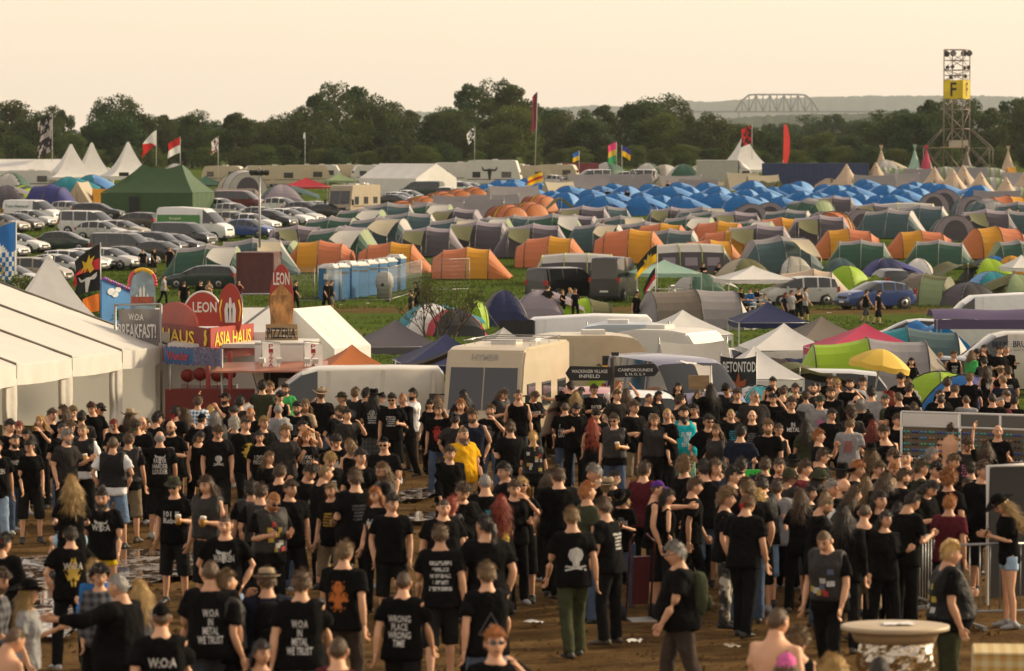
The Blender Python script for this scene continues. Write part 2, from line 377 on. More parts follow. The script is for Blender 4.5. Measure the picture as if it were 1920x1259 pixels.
for i, (x, y, k, w) in enumerate([(1660, 207, 3, 1.0), (1622, 228, 0, 1), (1590, 250, 1, 1.1), (1540, 248, 4, 1.2), (1496, 252, 3, 1.1), (1452, 246, 1, 1), (1410, 236, 3, 1), (1372, 240, 0, 1), (1712, 206, 1, 1), (1745, 188, 0, .9), (1775, 184, 3, .8), (1818, 186, 5, .9), (1852, 200, 2, 1), (1896, 186, 0, 1), (1930, 182, 3, 1), (1870, 240, 4, 1.3), (1915, 232, 4, 1.4), (1960, 230, 4, 1.2), (1800, 250, 3, 1.2), (1735, 244, 1, 1.2), (1690, 250, 3, 1)]):
    tree(x, y, 715 + 20 * math.sin(i * 2.1), k, w, 'behind the scaffolding tower side of the camp')
# ================================================================== PEOPLE (prototypes)
from mathutils.bvhtree import BVHTree
WS = bpy.data.scenes.new('workshop')     # empty scene in which meshes are evaluated
SKIN = mat('skin', objcol=True, rough=.55, var=.10, scale=9, spec=.4)
LIP = mat('lip', (.22, .08, .065), rough=.5, var=.05)
EYE = mat('eye', (.07, .045, .035), rough=.45, var=0)
CLOTH = mat('cloth', objcol=True, rough=.95, var=.25, scale=5, bump=.6, bscale=12, spec=.06)
LEATHER = mat('leather', objcol=True, rough=.6, var=.4, scale=7, bump=.4, bscale=30, spec=.2)
HAIR = mat('hair', objcol=True, rough=.5, var=.35, scale=26, bump=.6, bscale=60, spec=.45, stretch=(1, 1, .25))
SHOE = mat('shoe', objcol=True, rough=.6, var=.25, scale=8)
GLASS = mat('sunglass', (.01, .01, .012), rough=.12, var=0)
def check_mat(name, c1, c2, s):
    m = mat(name, c1, rough=.85, var=.1); n = m.node_tree.nodes; l = m.node_tree.links
    tc = n.new('ShaderNodeTexCoord'); sp = n.new('ShaderNodeSeparateXYZ'); l.new(tc.outputs['Object'], sp.inputs[0]); acc = None
    for i in (0, 2):
        a = n.new('ShaderNodeMath'); a.operation = 'MULTIPLY'; a.inputs[1].default_value = s; l.new(sp.outputs[i], a.inputs[0])
        f = n.new('ShaderNodeMath'); f.operation = 'FRACT'; l.new(a.outputs[0], f.inputs[0])
        g = n.new('ShaderNodeMath'); g.operation = 'GREATER_THAN'; g.inputs[1].default_value = .5; l.new(f.outputs[0], g.inputs[0])
        if acc is None: acc = g.outputs[0]
        else:
            x = n.new('ShaderNodeMath'); x.operation = 'ADD'; l.new(acc, x.inputs[0]); l.new(g.outputs[0], x.inputs[1]); acc = x.outputs[0]
    h = n.new('ShaderNodeMath'); h.operation = 'MULTIPLY'; h.inputs[1].default_value = .5; l.new(acc, h.inputs[0])
    mx = n.new('ShaderNodeMix'); mx.data_type = 'RGBA'; l.new(h.outputs[0], mx.inputs[0]); mx.inputs[6].default_value = (*c1, 1); mx.inputs[7].default_value = (*c2, 1)
    l.new(mx.outputs[2], n['Principled BSDF'].inputs['Base Color']); return m
CHECK_B = check_mat('check_blue', (.75, .78, .8), (.03, .14, .28), 14)
CHECK_D = check_mat('check_dark', (.10, .10, .11), (.015, .015, .02), 11)
KILT = check_mat('kilt', (.05, .055, .05), (.012, .012, .014), 12)
def camo_mat():
    m = mat('camouflage', (.4, .38, .32), rough=.9); n = m.node_tree.nodes; l = m.node_tree.links
    t = n.new('ShaderNodeTexNoise'); t.inputs['Scale'].default_value = 7; t.inputs['Detail'].default_value = 2; tc = n.new('ShaderNodeTexCoord'); l.new(tc.outputs['Object'], t.inputs['Vector'])
    r = n.new('ShaderNodeValToRGB'); r.color_ramp.interpolation = 'CONSTANT'; e = r.color_ramp.elements; e[0].color = (.02, .02, .018, 1); e[1].position = .47; e[1].color = (.13, .11, .08, 1); x = e.new(.56); x.color = (.5, .46, .38, 1)
    l.new(t.outputs[0], r.inputs[0]); l.new(r.outputs[0], n['Principled BSDF'].inputs['Base Color']); return m
CAMO = camo_mat()
def print_mat(name, kind):
    "printed motif that leaves the shirt showing between its marks"
    m = bpy.data.materials.new(name); m.use_nodes = True; n = m.node_tree.nodes; l = m.node_tree.links; b = n['Principled BSDF']; out = n['Material Output']
    b.inputs['Roughness'].default_value = .8
    oi = n.new('ShaderNodeObjectInfo'); tc = n.new('ShaderNodeTexCoord'); sp = n.new('ShaderNodeSeparateXYZ'); l.new(tc.outputs['Generated'], sp.inputs[0])
    off = n.new('ShaderNodeMath'); off.operation = 'MULTIPLY'; off.inputs[1].default_value = 40; l.new(oi.outputs['Random'], off.inputs[0])
    l.new(oi.outputs['Color'], b.inputs['Base Color'])
    def mth(op, a, c):
        x = n.new('ShaderNodeMath'); x.operation = op
        for i, s in enumerate((a, c)):
            if isinstance(s, (int, float)): x.inputs[i].default_value = s
            else: l.new(s, x.inputs[i])
        return x.outputs[0]
    cb = n.new('ShaderNodeCombineXYZ'); nz = n.new('ShaderNodeTexNoise'); nz.inputs['Detail'].default_value = 3
    xc = mth('ABSOLUTE', mth('SUBTRACT', sp.outputs[0], .5), 0)
    if kind == 'lines':
        row = mth('MULTIPLY', sp.outputs[2], 5); fr = mth('FRACT', row, 0); fl = mth('FLOOR', row, 0)
        l.new(mth('MULTIPLY', sp.outputs[0], 16), cb.inputs[0]); l.new(mth('ADD', mth('MULTIPLY', fl, 5.3), off.outputs[0]), cb.inputs[1]); l.new(mth('MULTIPLY', fr, 1.5), cb.inputs[2])
        l.new(cb.outputs[0], nz.inputs['Vector']); nz.inputs['Scale'].default_value = 1.5
        a = mth('GREATER_THAN', nz.outputs[0], .47)
        a = mth('MULTIPLY', a, mth('MULTIPLY', mth('GREATER_THAN', fr, .22), mth('LESS_THAN', fr, .86)))
        n2 = n.new('ShaderNodeTexNoise'); n2.noise_dimensions = '1D'; n2.inputs['Scale'].default_value = 1; l.new(mth('ADD', mth('MULTIPLY', fl, 3.7), off.outputs[0]), n2.inputs['W'])
        a = mth('MULTIPLY', a, mth('LESS_THAN', xc, mth('ADD', mth('MULTIPLY', n2.outputs[0], .5), .18)))
    else:
        l.new(xc, cb.inputs[0]); l.new(sp.outputs[2], cb.inputs[2]); l.new(off.outputs[0], cb.inputs[1]); l.new(cb.outputs[0], nz.inputs['Vector'])
        nz.inputs['Scale'].default_value = 7.5; nz.inputs['Roughness'].default_value = .65
        zz = mth('SUBTRACT', sp.outputs[2], .5); rr = mth('ADD', mth('MULTIPLY', mth('MULTIPLY', xc, xc), 1.3), mth('MULTIPLY', zz, zz))
        a = mth('GREATER_THAN', mth('SUBTRACT', nz.outputs[0], mth('MULTIPLY', rr, 1.1)), .36)
    tr = n.new('ShaderNodeBsdfTransparent'); mx = n.new('ShaderNodeMixShader'); l.new(a, mx.inputs[0]); l.new(tr.outputs[0], mx.inputs[1]); l.new(b.outputs[0], mx.inputs[2]); l.new(mx.outputs[0], out.inputs[0])
    return m
PR_LINES = print_mat('print_lines', 'lines'); PR_BLOT = print_mat('print_motif', 'blot')
PRINT = mat('print_ink', objcol=True, rough=.8, var=.25, scale=30)

# arms: (upper, fore) directions as (out, front(-y), up); legs: (thigh, shin)
S0 = ((.18, .06, -1), (.01, -.40, -1)); L0 = ((.07, 0, -1), (.03, .02, -1))
POSES = {
 'stand': (S0, ((.2, .06, -1), (.1, -.12, -1)), L0, ((.10, -.02, -1), (.03, .05, -1)), 0, 0),
 'walk': (((.15, -.38, -1), (.02, -.75, -1)), ((.17, .32, -1), (.10, .05, -1)), ((.03, .25, -1), (.02, .55, -1)), ((.03, -.36, -1), (.02, -.03, -1)), 3, 0),
 'walk2': (((.17, .30, -1), (.10, .0, -1)), ((.15, -.30, -1), (.02, -.6, -1)), ((.03, -.30, -1), (.02, .0, -1)), ((.03, .20, -1), (.02, .45, -1)), 3, 5),
 'hold': (S0, ((.18, .08, -1), (-.30, -1, .18)), L0, ((.10, -.05, -1), (.03, .08, -1)), 0, 5),
 'phone': (((.16, -.05, -1), (-.42, -1, .25)), ((.16, -.05, -1), (-.42, -1, .3)), L0, ((.10, -.05, -1), (.03, .08, -1)), 4, 28),
 'cross': (((.24, -.2, -1), (-1, -.5, .12)), ((.24, -.2, -1), (-1, -.42, .02)), L0, L0, 0, 4),
 'hips': (((.5, .18, -1), (-.45, -.35, -.9)), ((.5, .18, -1), (-.45, -.35, -.9)), ((.14, 0, -1), (.05, 0, -1)), ((.14, 0, -1), (.05, .02, -1)), 0, 0),
 'raise': (S0, ((.45, -.35, 1), (-.05, -.25, 1)), L0, L0, 0, -4),
 'both': (((.35, -.75, .55), (-.55, -.4, .8)), ((.35, -.75, .55), (-.55, -.4, .8)), L0, L0, 0, 0),
 'drink': (S0, ((.35, -.75, -.55), (-.75, -.3, 1)), L0, L0, -2, -6),
 'down': (S0, ((.16, -.1, -1), (-.1, -.35, -1)), ((.03, .15, -1), (.02, .35, -1)), ((.03, -.25, -1), (.02, 0, -1)), 5, 24),
 'arm': (S0, ((.75, -.55, -.25), (.1, -1, .05)), L0, L0, 2, 4),
 'relax': (((.30, .14, -1), (-.16, -.34, -1)), ((.2, 0, -1), (.02, -.4, -1)), ((.04, 0, -1), (.03, .03, -1)), ((.18, -.12, -1), (.06, .10, -1)), -2, 3, 28),
 'pocket': (((.36, .18, -1), (-.34, -.42, -1)), ((.36, .18, -1), (-.34, -.42, -1)), ((.12, 0, -1), (.06, 0, -1)), ((.10, -.06, -1), (.05, .06, -1)), 2, 8, -22),
 'talk': (S0, ((.2, -.15, -1), (.18, -1, .45)), ((.05, .06, -1), (.03, .10, -1)), ((.12, -.10, -1), (.04, .05, -1)), 1, 0, 32),
 'slouch': (((.12, -.14, -1), (-.12, -.65, -1)), ((.14, -.05, -1), (-.05, -.45, -1)), L0, ((.10, -.12, -1), (.03, .12, -1)), 7, 12, -34),
 'sit': (((.2, -.2, -1), (-.1, -1, -.1)), ((.2, -.2, -1), (-.25, -1, .1)), ((.22, -1, .02), (.05, -.08, -1)), ((.18, -1, .0), (.0, .12, -1)), -6, 5),
 'crouch': (((.2, -.45, -1), (-.2, -1, .1)), ((.2, -.45, -1), (-.1, -1, .0)), ((.3, -.85, .45), (.0, -.3, -1)), ((.3, -.85, .5), (.05, -.25, -1)), 8, 5),
}
BUILDS = {  # shoulder half, torso rings scale, arm r, leg r, belly, height
 'm': dict(sh=.193, tx=1.07, ty=1.06, ar=1.06, lr=1.0, belly=.0, hip=1.0, bust=0),
 'h': dict(sh=.205, tx=1.22, ty=1.25, ar=1.18, lr=1.15, belly=.075, hip=1.1, bust=0),
 'f': dict(sh=.158, tx=.86, ty=.88, ar=.82, lr=.95, belly=0, hip=1.06, bust=.04),
}
def skeleton(pose, build):
    aL, aR, lL, lR, lean, hp, *yw = POSES[pose]; B = BUILDS[build]
    up = pose in ('sit', 'crouch')
    J = {}; le = R(lean); lowest = 9
    legs = {}
    for s, (th, sh) in ((-1, lL), (1, lR)):
        d = lambda v: Vector((v[0] * s, v[1], v[2])).normalized()
        hip = Vector((.095 * s * B['hip'], 0, .92)); kn = hip + d(th) * .43; an = kn + d(sh) * .42
        legs[s] = [hip, kn, an]; lowest = min(lowest, an.z)
    dz = .075 - lowest
    if pose == 'sit': dz = .075 - min(legs[-1][2].z, legs[1][2].z)
    for s in legs: legs[s] = [p + Vector((0, 0, dz)) for p in legs[s]]
    base = Vector((0, 0, .92 + dz)); rot = Matrix.Rotation(le, 3, 'X')
    J['spine'] = lambda z, y=0: base + rot @ Vector((0, y, z - .92))
    J['legs'] = legs; J['arms'] = {}
    for s, (ua, fa) in ((-1, aL), (1, aR)):
        d = lambda v: Vector((v[0] * s, v[1], v[2])).normalized()
        shd = base + rot @ Vector((B['sh'] * s, 0.01, 1.425 - .92)); el = shd + d(ua) * .285; wr = el + d(fa) * .255
        J['arms'][s] = [shd, el, wr, d(fa)]
    nk = base + rot @ Vector((0, .012, 1.50 - .92))
    J['head'] = Matrix.Translation(nk) @ Matrix.Rotation(R(yw[0]) if yw else 0, 4, 'Z') @ Matrix.Rotation(le * .5 + R(hp), 4, 'X') @ Matrix.Translation((0, -.024, .130))
    J['neck'] = nk; J['rot'] = rot
    return J
def remesh(mb, vox, wr=0.0, wf=9.0, seed=0, smooth=3):
    me = mb.mesh('tmp', []); ob = bpy.data.objects.new('tmp', me); WS.collection.objects.link(ob)
    m = ob.modifiers.new('r', 'REMESH'); m.mode = 'VOXEL'; m.voxel_size = vox; m.use_smooth_shade = True
    if smooth: k = ob.modifiers.new('s', 'SMOOTH'); k.factor = .5; k.iterations = smooth
    WS.view_layers[0].update(); out = bpy.data.meshes.new_from_object(ob.evaluated_get(WS.view_layers[0].depsgraph))
    bpy.data.objects.remove(ob); bpy.data.meshes.remove(me)
    if wr:
        for v in out.vertices:
            p = v.co; q = Vector((p.x * wf, p.y * wf, p.z * wf * .7 + p.x * 6 + seed))
            v.co = p + v.normal * (wr * (mnoise.noise(q) + .5 * mnoise.noise(q * 2.3)))
    for pl in out.polygons: pl.use_smooth = True
    return out
def ell(c, rx, ry, rot, n=14, sq=2.0):
    out = []
    for k in range(n):
        a = 2 * PI * k / n; ca, sa = math.cos(a), math.sin(a)
        out.append(c + rot @ Vector((rx * math.copysign(abs(ca) ** (2 / sq), ca), ry * math.copysign(abs(sa) ** (2 / sq), sa), 0)))
    return out
TORSO = [(.84, .135, .10, 0), (.90, .168, .122, .01), (.97, .172, .125, .008), (1.06, .155, .112, 0), (1.16, .150, .108, 0), (1.26, .166, .120, 0), (1.36, .178, .124, 0), (1.43, .165, .100, .006), (1.475, .105, .080, .01), (1.51, .062, .064, .012)]
def torso(mb, J, B, grow=0.0, z0=None, z1=9, loose=0.0, sq=2.0, hem=False):
    rs = []
    for z, rx, ry, yo in TORSO:
        if hem and z < .95: rx, ry, yo = .176, .130, .008
        if hem and z > 1.45: rx, ry = rx * 1.12, ry * 1.05
        if z > z1 or (z0 is not None and z < z0 - .001): continue
        t = max(0, 1 - abs(z - 1.08) / .24); bel = B['belly'] * t
        bu = B['bust'] * max(0, 1 - abs(z - 1.29) / .09); hp = B['hip'] if z < 1.0 else 1
        k = loose * max(0, min(1, (1.38 - z) / .25)); tap = B['tx'] if z < 1.45 else 1
        rs.append(ell(J['spine'](z, yo - bel * .55 - bu * .5), rx * tap * hp + grow + k, ry * B['ty'] * hp + bel + bu * .5 + grow + k * .8, J['rot'], 16, sq))
    mb.rings(rs)
def limb(mb, pts, rs, n=9): mb.tube(pts, rs, n)
HANDC = {}
def hand(mb, wr, d, s, inward, curl=.5):
    z = d.normalized(); x = inward - z * inward.dot(z)
    x = x.normalized() if x.length > .1 else z.orthogonal().normalized()
    y = z.cross(x).normalized() # palm normal-ish, x: thumb side
    P = lambda a, b, c: wr + x * a + y * b + z * c
    rs = []
    for c, w, t in ((-.02, .026, .022), (.02, .032, .018), (.06, .042, .016), (.092, .040, .013)):
        rs.append([P(w * math.cos(2 * PI * k / 8), t * math.sin(2 * PI * k / 8), c) for k in range(8)])
    mb.rings(rs)
    for i, (o, L) in enumerate(((.031, .068), (.011, .078), (-.010, .073), (-.030, .056))):
        pts = [Vector((o * .9, 0, .080))]; a = .25 * curl * 1.2
        for k in range(3):
            a += curl * (.55 if k else .25); pts.append(pts[-1] + Vector((0, -math.sin(a) * s, math.cos(a))) * L * (.42, .32, .26)[k])
        mb.tube([P(*p) for p in pts], [.0095, .009, .0085, .006], 5)
    pts = [Vector((.030, 0, .015)), Vector((.052, -.008 * s, .045)), Vector((.058, -.018 * s, .075)), Vector((.054, -.026 * s, .098))]
    mb.tube([P(*p) for p in pts], [.013, .0115, .010, .007], 5)
def head_mb():
    mb = MB(); nu, nv = 36, 26; pts = {}
    g = lambda a, b: math.exp(-(a / b) ** 2)
    vs = []
    for j in range(nv + 1):
        th = PI * j / nv; cz = math.cos(th); st = math.sin(th)
        for i in range(nu):
            u = i / nu; ph = 2 * PI * (u + .055 * math.sin(4 * PI * u) * 0) ; ph = ph + .45 * math.sin(ph)   # denser at the front
            dx, dy = math.sin(ph), math.cos(ph)
            x = .074 * st * dx; y = .094 * st * dy; z = .116 * cz
            if z < 0:
                t = -z / .116; x *= 1 - .30 * t ** 1.6
                if y > 0: y *= 1 - .55 * t
                else: y *= 1 - .10 * t ** 3
            if y < 0:
                y = y * (1 - .06 * g(x, .05)); f = g(x, .06)
                y += -.026 * g(x, .0135) * g(z + .018, .022) - .012 * g(x, .011) * g(z - .008, .02)
                y += .012 * (g(abs(x) - .031, .015) * g(z - .010, .012))
                y += -.006 * g(abs(x) - .028, .022) * g(z - .034, .010)
                y += -.006 * g(x, .026) * g(z + .062, .013) - .010 * g(x, .026) * g(z + .098, .016)
                y += -.004 * g(abs(x) - .045, .016) * g(z + .02, .018)
            vs.append((x, y, z))
    fs = []; ms = []
    for j in range(nv):
        for i in range(nu):
            f = (j * nu + i, j * nu + (i + 1) % nu, (j + 1) * nu + (i + 1) % nu, (j + 1) * nu + i)
            c = [sum(vs[k][q] for k in f) / 4 for q in range(3)]; m = 0
            if c[1] < -.04:
                if abs(abs(c[0]) - .031) < .0125 and abs(c[2] - .010) < .0075: m = 1
                elif abs(c[0]) < .022 and abs(c[2] + .061) < .007: m = 2
                elif abs(abs(c[0]) - .031) < .017 and abs(c[2] - .034) < .0055: m = 1
            fs.append(f); ms.append(m)
    for f, m in zip(fs, ms): pass
    b = len(mb.v); mb.v += vs
    for f, m in zip(fs, ms): mb.f.append([k + b for k in f[::-1]]); mb.m.append(m); mb.sm.append(True)
    for s in (-1, 1):
        rs = [[(s * (.070 + t * .020), .008 + t * .012 + (.020 * k) * math.cos(a), .000 + (.032 * k) * math.sin(a)) for a in [2 * PI * q / 8 for q in range(8)]] for t, k in ((0, .7), (.6, 1), (1, .8))]
        mb.rings(rs)
    return mb
HEADMB = head_mb()
def body_mesh(pose, build):
    J = skeleton(pose, build); B = BUILDS[build]; mb = MB(); torso(mb, J, B)
    for s in (-1, 1):
        sh, el, wr, d = J['arms'][s]; a = B['ar']; m1 = sh.lerp(el, .5); m2 = el.lerp(wr, .35)
        c = J['spine'](1.40); limb(mb, [c.lerp(sh, .55), sh, m1, el, m2, wr, wr + d * .03], [.050 * a, .046 * a, .046 * a, .040 * a, .043 * a, .029 * (a + 1) / 2, .028])
        hp, kn, an = J['legs'][s]; l = B['lr']
        limb(mb, [hp + Vector((0, 0, .06)), hp, hp.lerp(kn, .5), kn, kn.lerp(an, .35) + Vector((0, .012, 0)), an, an - Vector((0, 0, .05))], [.085 * l, .095 * l, .078 * l, .054 * l, .056 * l, .038 * l, .04 * l])
    H = J['head']; nk = J['neck']; ax = (H @ Vector((0, .02, -.06)))
    limb(mb, [nk - Vector((0, 0, .06)), nk + Vector((0, .006, .02)), ax], [.070 * (B['ar'] * .5 + .5), .062 * (B['ar'] * .6 + .4), .057 * (B['ar'] * .6 + .4)], 10)
    me = remesh(mb, .023, smooth=2)
    out = MB(); out.v = [tuple(v.co) for v in me.vertices]; out.f = [list(p.vertices) for p in me.polygons]; out.m = [0] * len(out.f); out.sm = [True] * len(out.f)
    bpy.data.meshes.remove(me)
    for s in (-1, 1):
        sh, el, wr, d = J['arms'][s]; inw = Vector((0, -1, 0)) if abs(d.y) < .7 else Vector((0, 0, 1))
        hand(out, wr + d * .015, d, s, inw, .65)
    k = 1.04 if build == 'h' else (.95 if build == 'f' else 1)
    out.add([H @ (Vector(p) * k) for p in HEADMB.v], [], 0); b = len(out.v) - len(HEADMB.v)
    for f, m in zip(HEADMB.f, HEADMB.m): out.f.append([i + b for i in f]); out.m.append(m); out.sm.append(True)
    return out.mesh('body', [SKIN, EYE, LIP]), J, H @ Matrix.Scale(k, 4)
def top_mesh(pose, build, kind):
    J = skeleton(pose, build); B = BUILDS[build]; mb = MB()
    g, loose, z0 = {'T': (.016, .020, .84), 'S': (.018, .014, .84), 'L': (.026, .024, .84), 'V': (.034, .022, .97)}[kind]
    if build == 'f' and kind in 'TS': loose = .010
    torso(mb, J, B, g, z0=z0, z1=1.50 if kind != 'S' else 1.44, loose=loose, sq=2.25, hem=True)
    for s in (-1, 1):
        sh, el, wr, d = J['arms'][s]; a = B['ar']; c = J['spine'](1.40).lerp(sh, .5)
        if kind == 'T': limb(mb, [c + Vector((0, 0, .006)), sh - Vector((0, 0, .016)), sh.lerp(el, .30), sh.lerp(el, .70)], [.082 * a, .068 * a, .070 * a, .080 * a], 10)
        elif kind == 'L': limb(mb, [c, sh, sh.lerp(el, .5), el, el.lerp(wr, .5), wr.lerp(el, .08)], [.095 * a, .083 * a, .070 * a, .062 * a, .056 * a, .045], 10)
        elif kind == 'S': limb(mb, [c, sh.lerp(c, .35) + Vector((0, 0, .02))], [.085 * a, .045 * a], 8)
        else: limb(mb, [c, sh + Vector((s * .012, 0, .004))], [.105 * a, .082 * a], 10)
    return remesh(mb, .024, wr=.017, wf=8, seed=len(pose) + len(kind), smooth=2)
def legs_mesh(pose, build, kind):
    J = skeleton(pose, build); B = BUILDS[build]; mb = MB(); l = B['lr']
    torso(mb, J, B, .008, z1=.98)
    mb2 = None
    for s in (-1, 1):
        hp, kn, an = J['legs'][s]
        if kind == 'P': limb(mb, [hp + Vector((0, 0, .05)), hp, hp.lerp(kn, .5), kn, kn.lerp(an, .5), an - Vector((0, 0, .025))], [.098 * l, .108 * l, .094 * l, .076 * l, .074 * l, .072], 10)
        elif kind == 'C': limb(mb, [hp + Vector((0, 0, .05)), hp, hp.lerp(kn, .5), kn, kn.lerp(an, .22)], [.1 * l, .112 * l, .105 * l, .100 * l, .100 * l], 10)
        elif kind == 'X': limb(mb, [hp + Vector((0, 0, .05)), hp, hp.lerp(kn, .38)], [.098 * l, .108 * l, .100 * l], 10)
    if kind == 'Q':
        kz = min(J['legs'][1][1].z, J['legs'][-1][1].z); rs = []
        for t in np.linspace(0, 1, 6):
            z = 1.0 + (kz - .06 - 1.0) * t; ring = []
            for k in range(24):
                a = 2 * PI * k / 24; pl = 1 + .05 * t * (k % 2); ring.append(J['spine'](z) + Vector(((.175 + .10 * t) * pl * math.cos(a), (.14 + .10 * t) * pl * math.sin(a), 0)))
            rs.append(ring)
        mb.rings(rs)
    return remesh(mb, .025, wr=.009, wf=11, seed=2, smooth=2)
def shoes_mesh(pose, build):
    J = skeleton(pose, build); out = []
    for s in (-1, 1):
        mb = MB(); an = J['legs'][s][2]; kn = J['legs'][s][1]; d = (an - kn).normalized()
        pit = 0 if an.z < .11 else R(-38)
        M = Matrix.Translation(an - Vector((0, 0, .075 if an.z < .11 else .07))) @ Matrix.Rotation(pit, 4, 'X') @ Matrix.Rotation(s * R(10), 4, 'Z')
        rs = []
        for y, w, h in ((.085, .030, .06), (.06, .042, .085), (0, .044, .10), (-.07, .046, .075), (-.13, .048, .055), (-.175, .036, .045), (-.19, .018, .03)):
            rs.append([M @ Vector((w * math.cos(a), y, h / 2 + h / 2 * math.sin(a) * (1 if math.sin(a) > 0 else 1))) for a in [2 * PI * q / 8 for q in range(8)]])
        mb.rings(rs); mb.tube([an + Vector((0, 0, .03)), an - Vector((0, 0, .04))], [.048, .05], 8); out.append(mb.mesh('shoe', SHOE))
    return out
# ---------------- hair and hats, in head space
def shell(keep, k, amp=0.0, freq=40, drop=None, seed=0, thick=0):
    mb = MB(); vs = []
    N0 = 37 * 0
    for i, p in enumerate(HEADMB.v[:27 * 36]):
        v = Vector(p); n = Vector((v.x / .074, v.y / .094, v.z / .116)).normalized()
        q = v * k + n * amp * (.4 + mnoise.noise(v * freq + Vector((seed, 0, 0)))) + n * thick
        vs.append(q)
    fs = [f for f in HEADMB.f[:26 * 36] if all(keep(HEADMB.v[i]) for i in f)]
    mb.add(vs, fs, 0, True)
    used = sorted({i for f in mb.f for i in f}); mp = {o: n for n, o in enumerate(used)}
    mb.v = [mb.v[i] for i in used]; mb.f = [[mp[i] for i in f] for f in mb.f]
    return mb
hairline = lambda p: (p[2] > .052 - .25 * max(0, p[1] + .05) and (p[1] > -.086 or p[2] > .06)) or (p[1] > .0 and p[2] > .0 - .9 * p[1]) or (p[1] > -.035 and p[2] > .015 and abs(p[0]) > .05)
def drape(L, w, amp, front=.2, seed=0):
    "hair hanging from the crown over back and sides"
    mb = shell(hairline, 1.07, .010, 45, seed=seed, thick=.004); nu, nv = 30, 12
    def fn(u, v):
        a = -PI * .5 - front + (PI + 2 * front) * u   # 0 = back
        r = 1 + .12 * v
        x = math.sin(a) * (.084 + w * v) ; y = math.cos(a) * (.102 - .02 * v) + .012 + .03 * v
        z = .04 - (L + .04) * v * (1 - .12 * abs(math.sin(a))) + .03 * mnoise.noise(Vector((u * 9, v * 2, seed)))
        k = amp * (mnoise.noise(Vector((u * 22, v * 3, seed))) + .6 * mnoise.noise(Vector((u * 50, v * 4, seed + 3))))
        if v > .4: x *= 1 - .35 * (v - .4); 
        return Vector((x, y, z)) * 1.0 + Vector((math.sin(a), math.cos(a), 0)) * k
    mb.grid(fn, nu, nv); return mb
def strands(mb, n, L, seed):
    "loose locks lying over the hair mass"
    r = random.Random(seed); F0 = [f for f in mb.f]; V = mb.v
    for _ in range(n):
        f = r.choice(F0); w = [r.random() for _ in f]; t = sum(w); p = Vector((0, 0, 0))
        for i, k in zip(f, w): p += Vector(V[i]) * (k / t)
        o = Vector((p.x, p.y, p.z * .4)).normalized(); d = (o * r.uniform(.02, .35) + Vector((r.uniform(-.3, .3) + p.x * 6, r.uniform(-.3, .6) + p.y * 3, -1.0 if p.z < .06 else r.uniform(-.5, .1)))).normalized()
        s = d.cross(o).normalized() * .0045; l = (L if p.z < .04 else min(L, .035)) * r.uniform(.5, 1.2); mb.add([p - s, p + s, p + d * l + o * .004], [(0, 1, 2)], 0, True)
HAIRS = {}
def hair_mesh(k):
    if k in HAIRS: return HAIRS[k]
    if k == 's': mb = shell(hairline, 1.085, .022, 50, thick=.003)
    elif k == 'z': mb = shell(hairline, 1.018, .003, 60)
    elif k == 'c': mb = shell(lambda p: hairline(p) , 1.16, .05, 45, thick=.012)
    elif k == 'm': mb = drape(.13, .012, .010, .15, 2)
    elif k == 'l': mb = drape(.34, .035, .014, .25, 5)
    elif k == 'L': mb = drape(.50, .05, .016, .3, 8)
    elif k == 'p':
        mb = shell(hairline, 1.045, .006, 60); mb.tube([(0, .09, .035), (0, .135, .02), (0, .145, -.06), (0, .125, -.17), (0, .115, -.25)], [.02, .030, .030, .026, .008], 8)
    elif k == 'o':
        mb = shell(hairline, 1.05, .008, 60); mb.lathe([(.012, -.045), (.036, -.025), (.044, 0), (.036, .028), (.01, .045)], 10, c=(0, .055, .125))
    elif k == 'h':   # fringe of hair round a bald crown
        mb = shell(lambda p: hairline(p) and p[2] < .05 and p[1] > -.05, 1.04, .006, 50)
    elif k == 'w':   # standing strip of hair
        mb = shell(lambda p: hairline(p), 1.02, .004, 50); mb.tube([(0, -.075, .085), (0, -.04, .125), (0, .03, .14), (0, .085, .09), (0, .11, .02)], [(.018, .02), (.03, .035), (.03, .035), (.028, .03), (.015, .015)], 8)
    elif k == 'bd': mb = shell(lambda p: (p[1] < .02 and p[2] < -.030 and (p[2] < -.045 or abs(p[0]) > .03) and not (abs(p[0]) < .018 and abs(p[2] + .061) < .006)), 1.05, .012, 60, thick=.004)
    elif k == 'lb':
        mb = shell(lambda p: (p[1] < .02 and p[2] < -.030 and (p[2] < -.045 or abs(p[0]) > .03)), 1.06, .014, 60, thick=.006); mb.tube([(0, -.075, -.10), (0, -.085, -.15), (0, -.08, -.21)], [(.045, .03), (.04, .025), (.01, .01)], 8)
    strands(mb, *{'s': (900, .035), 'z': (500, .010), 'c': (1500, .05), 'm': (1100, .09), 'l': (1300, .16), 'L': (1500, .20), 'p': (800, .06), 'o': (800, .03), 'h': (400, .03), 'w': (700, .04), 'bd': (500, .022), 'lb': (700, .05)}[k], len(k) + ord(k[0]))
    HAIRS[k] = mb.mesh('hair', HAIR); return HAIRS[k]
HATS = {}
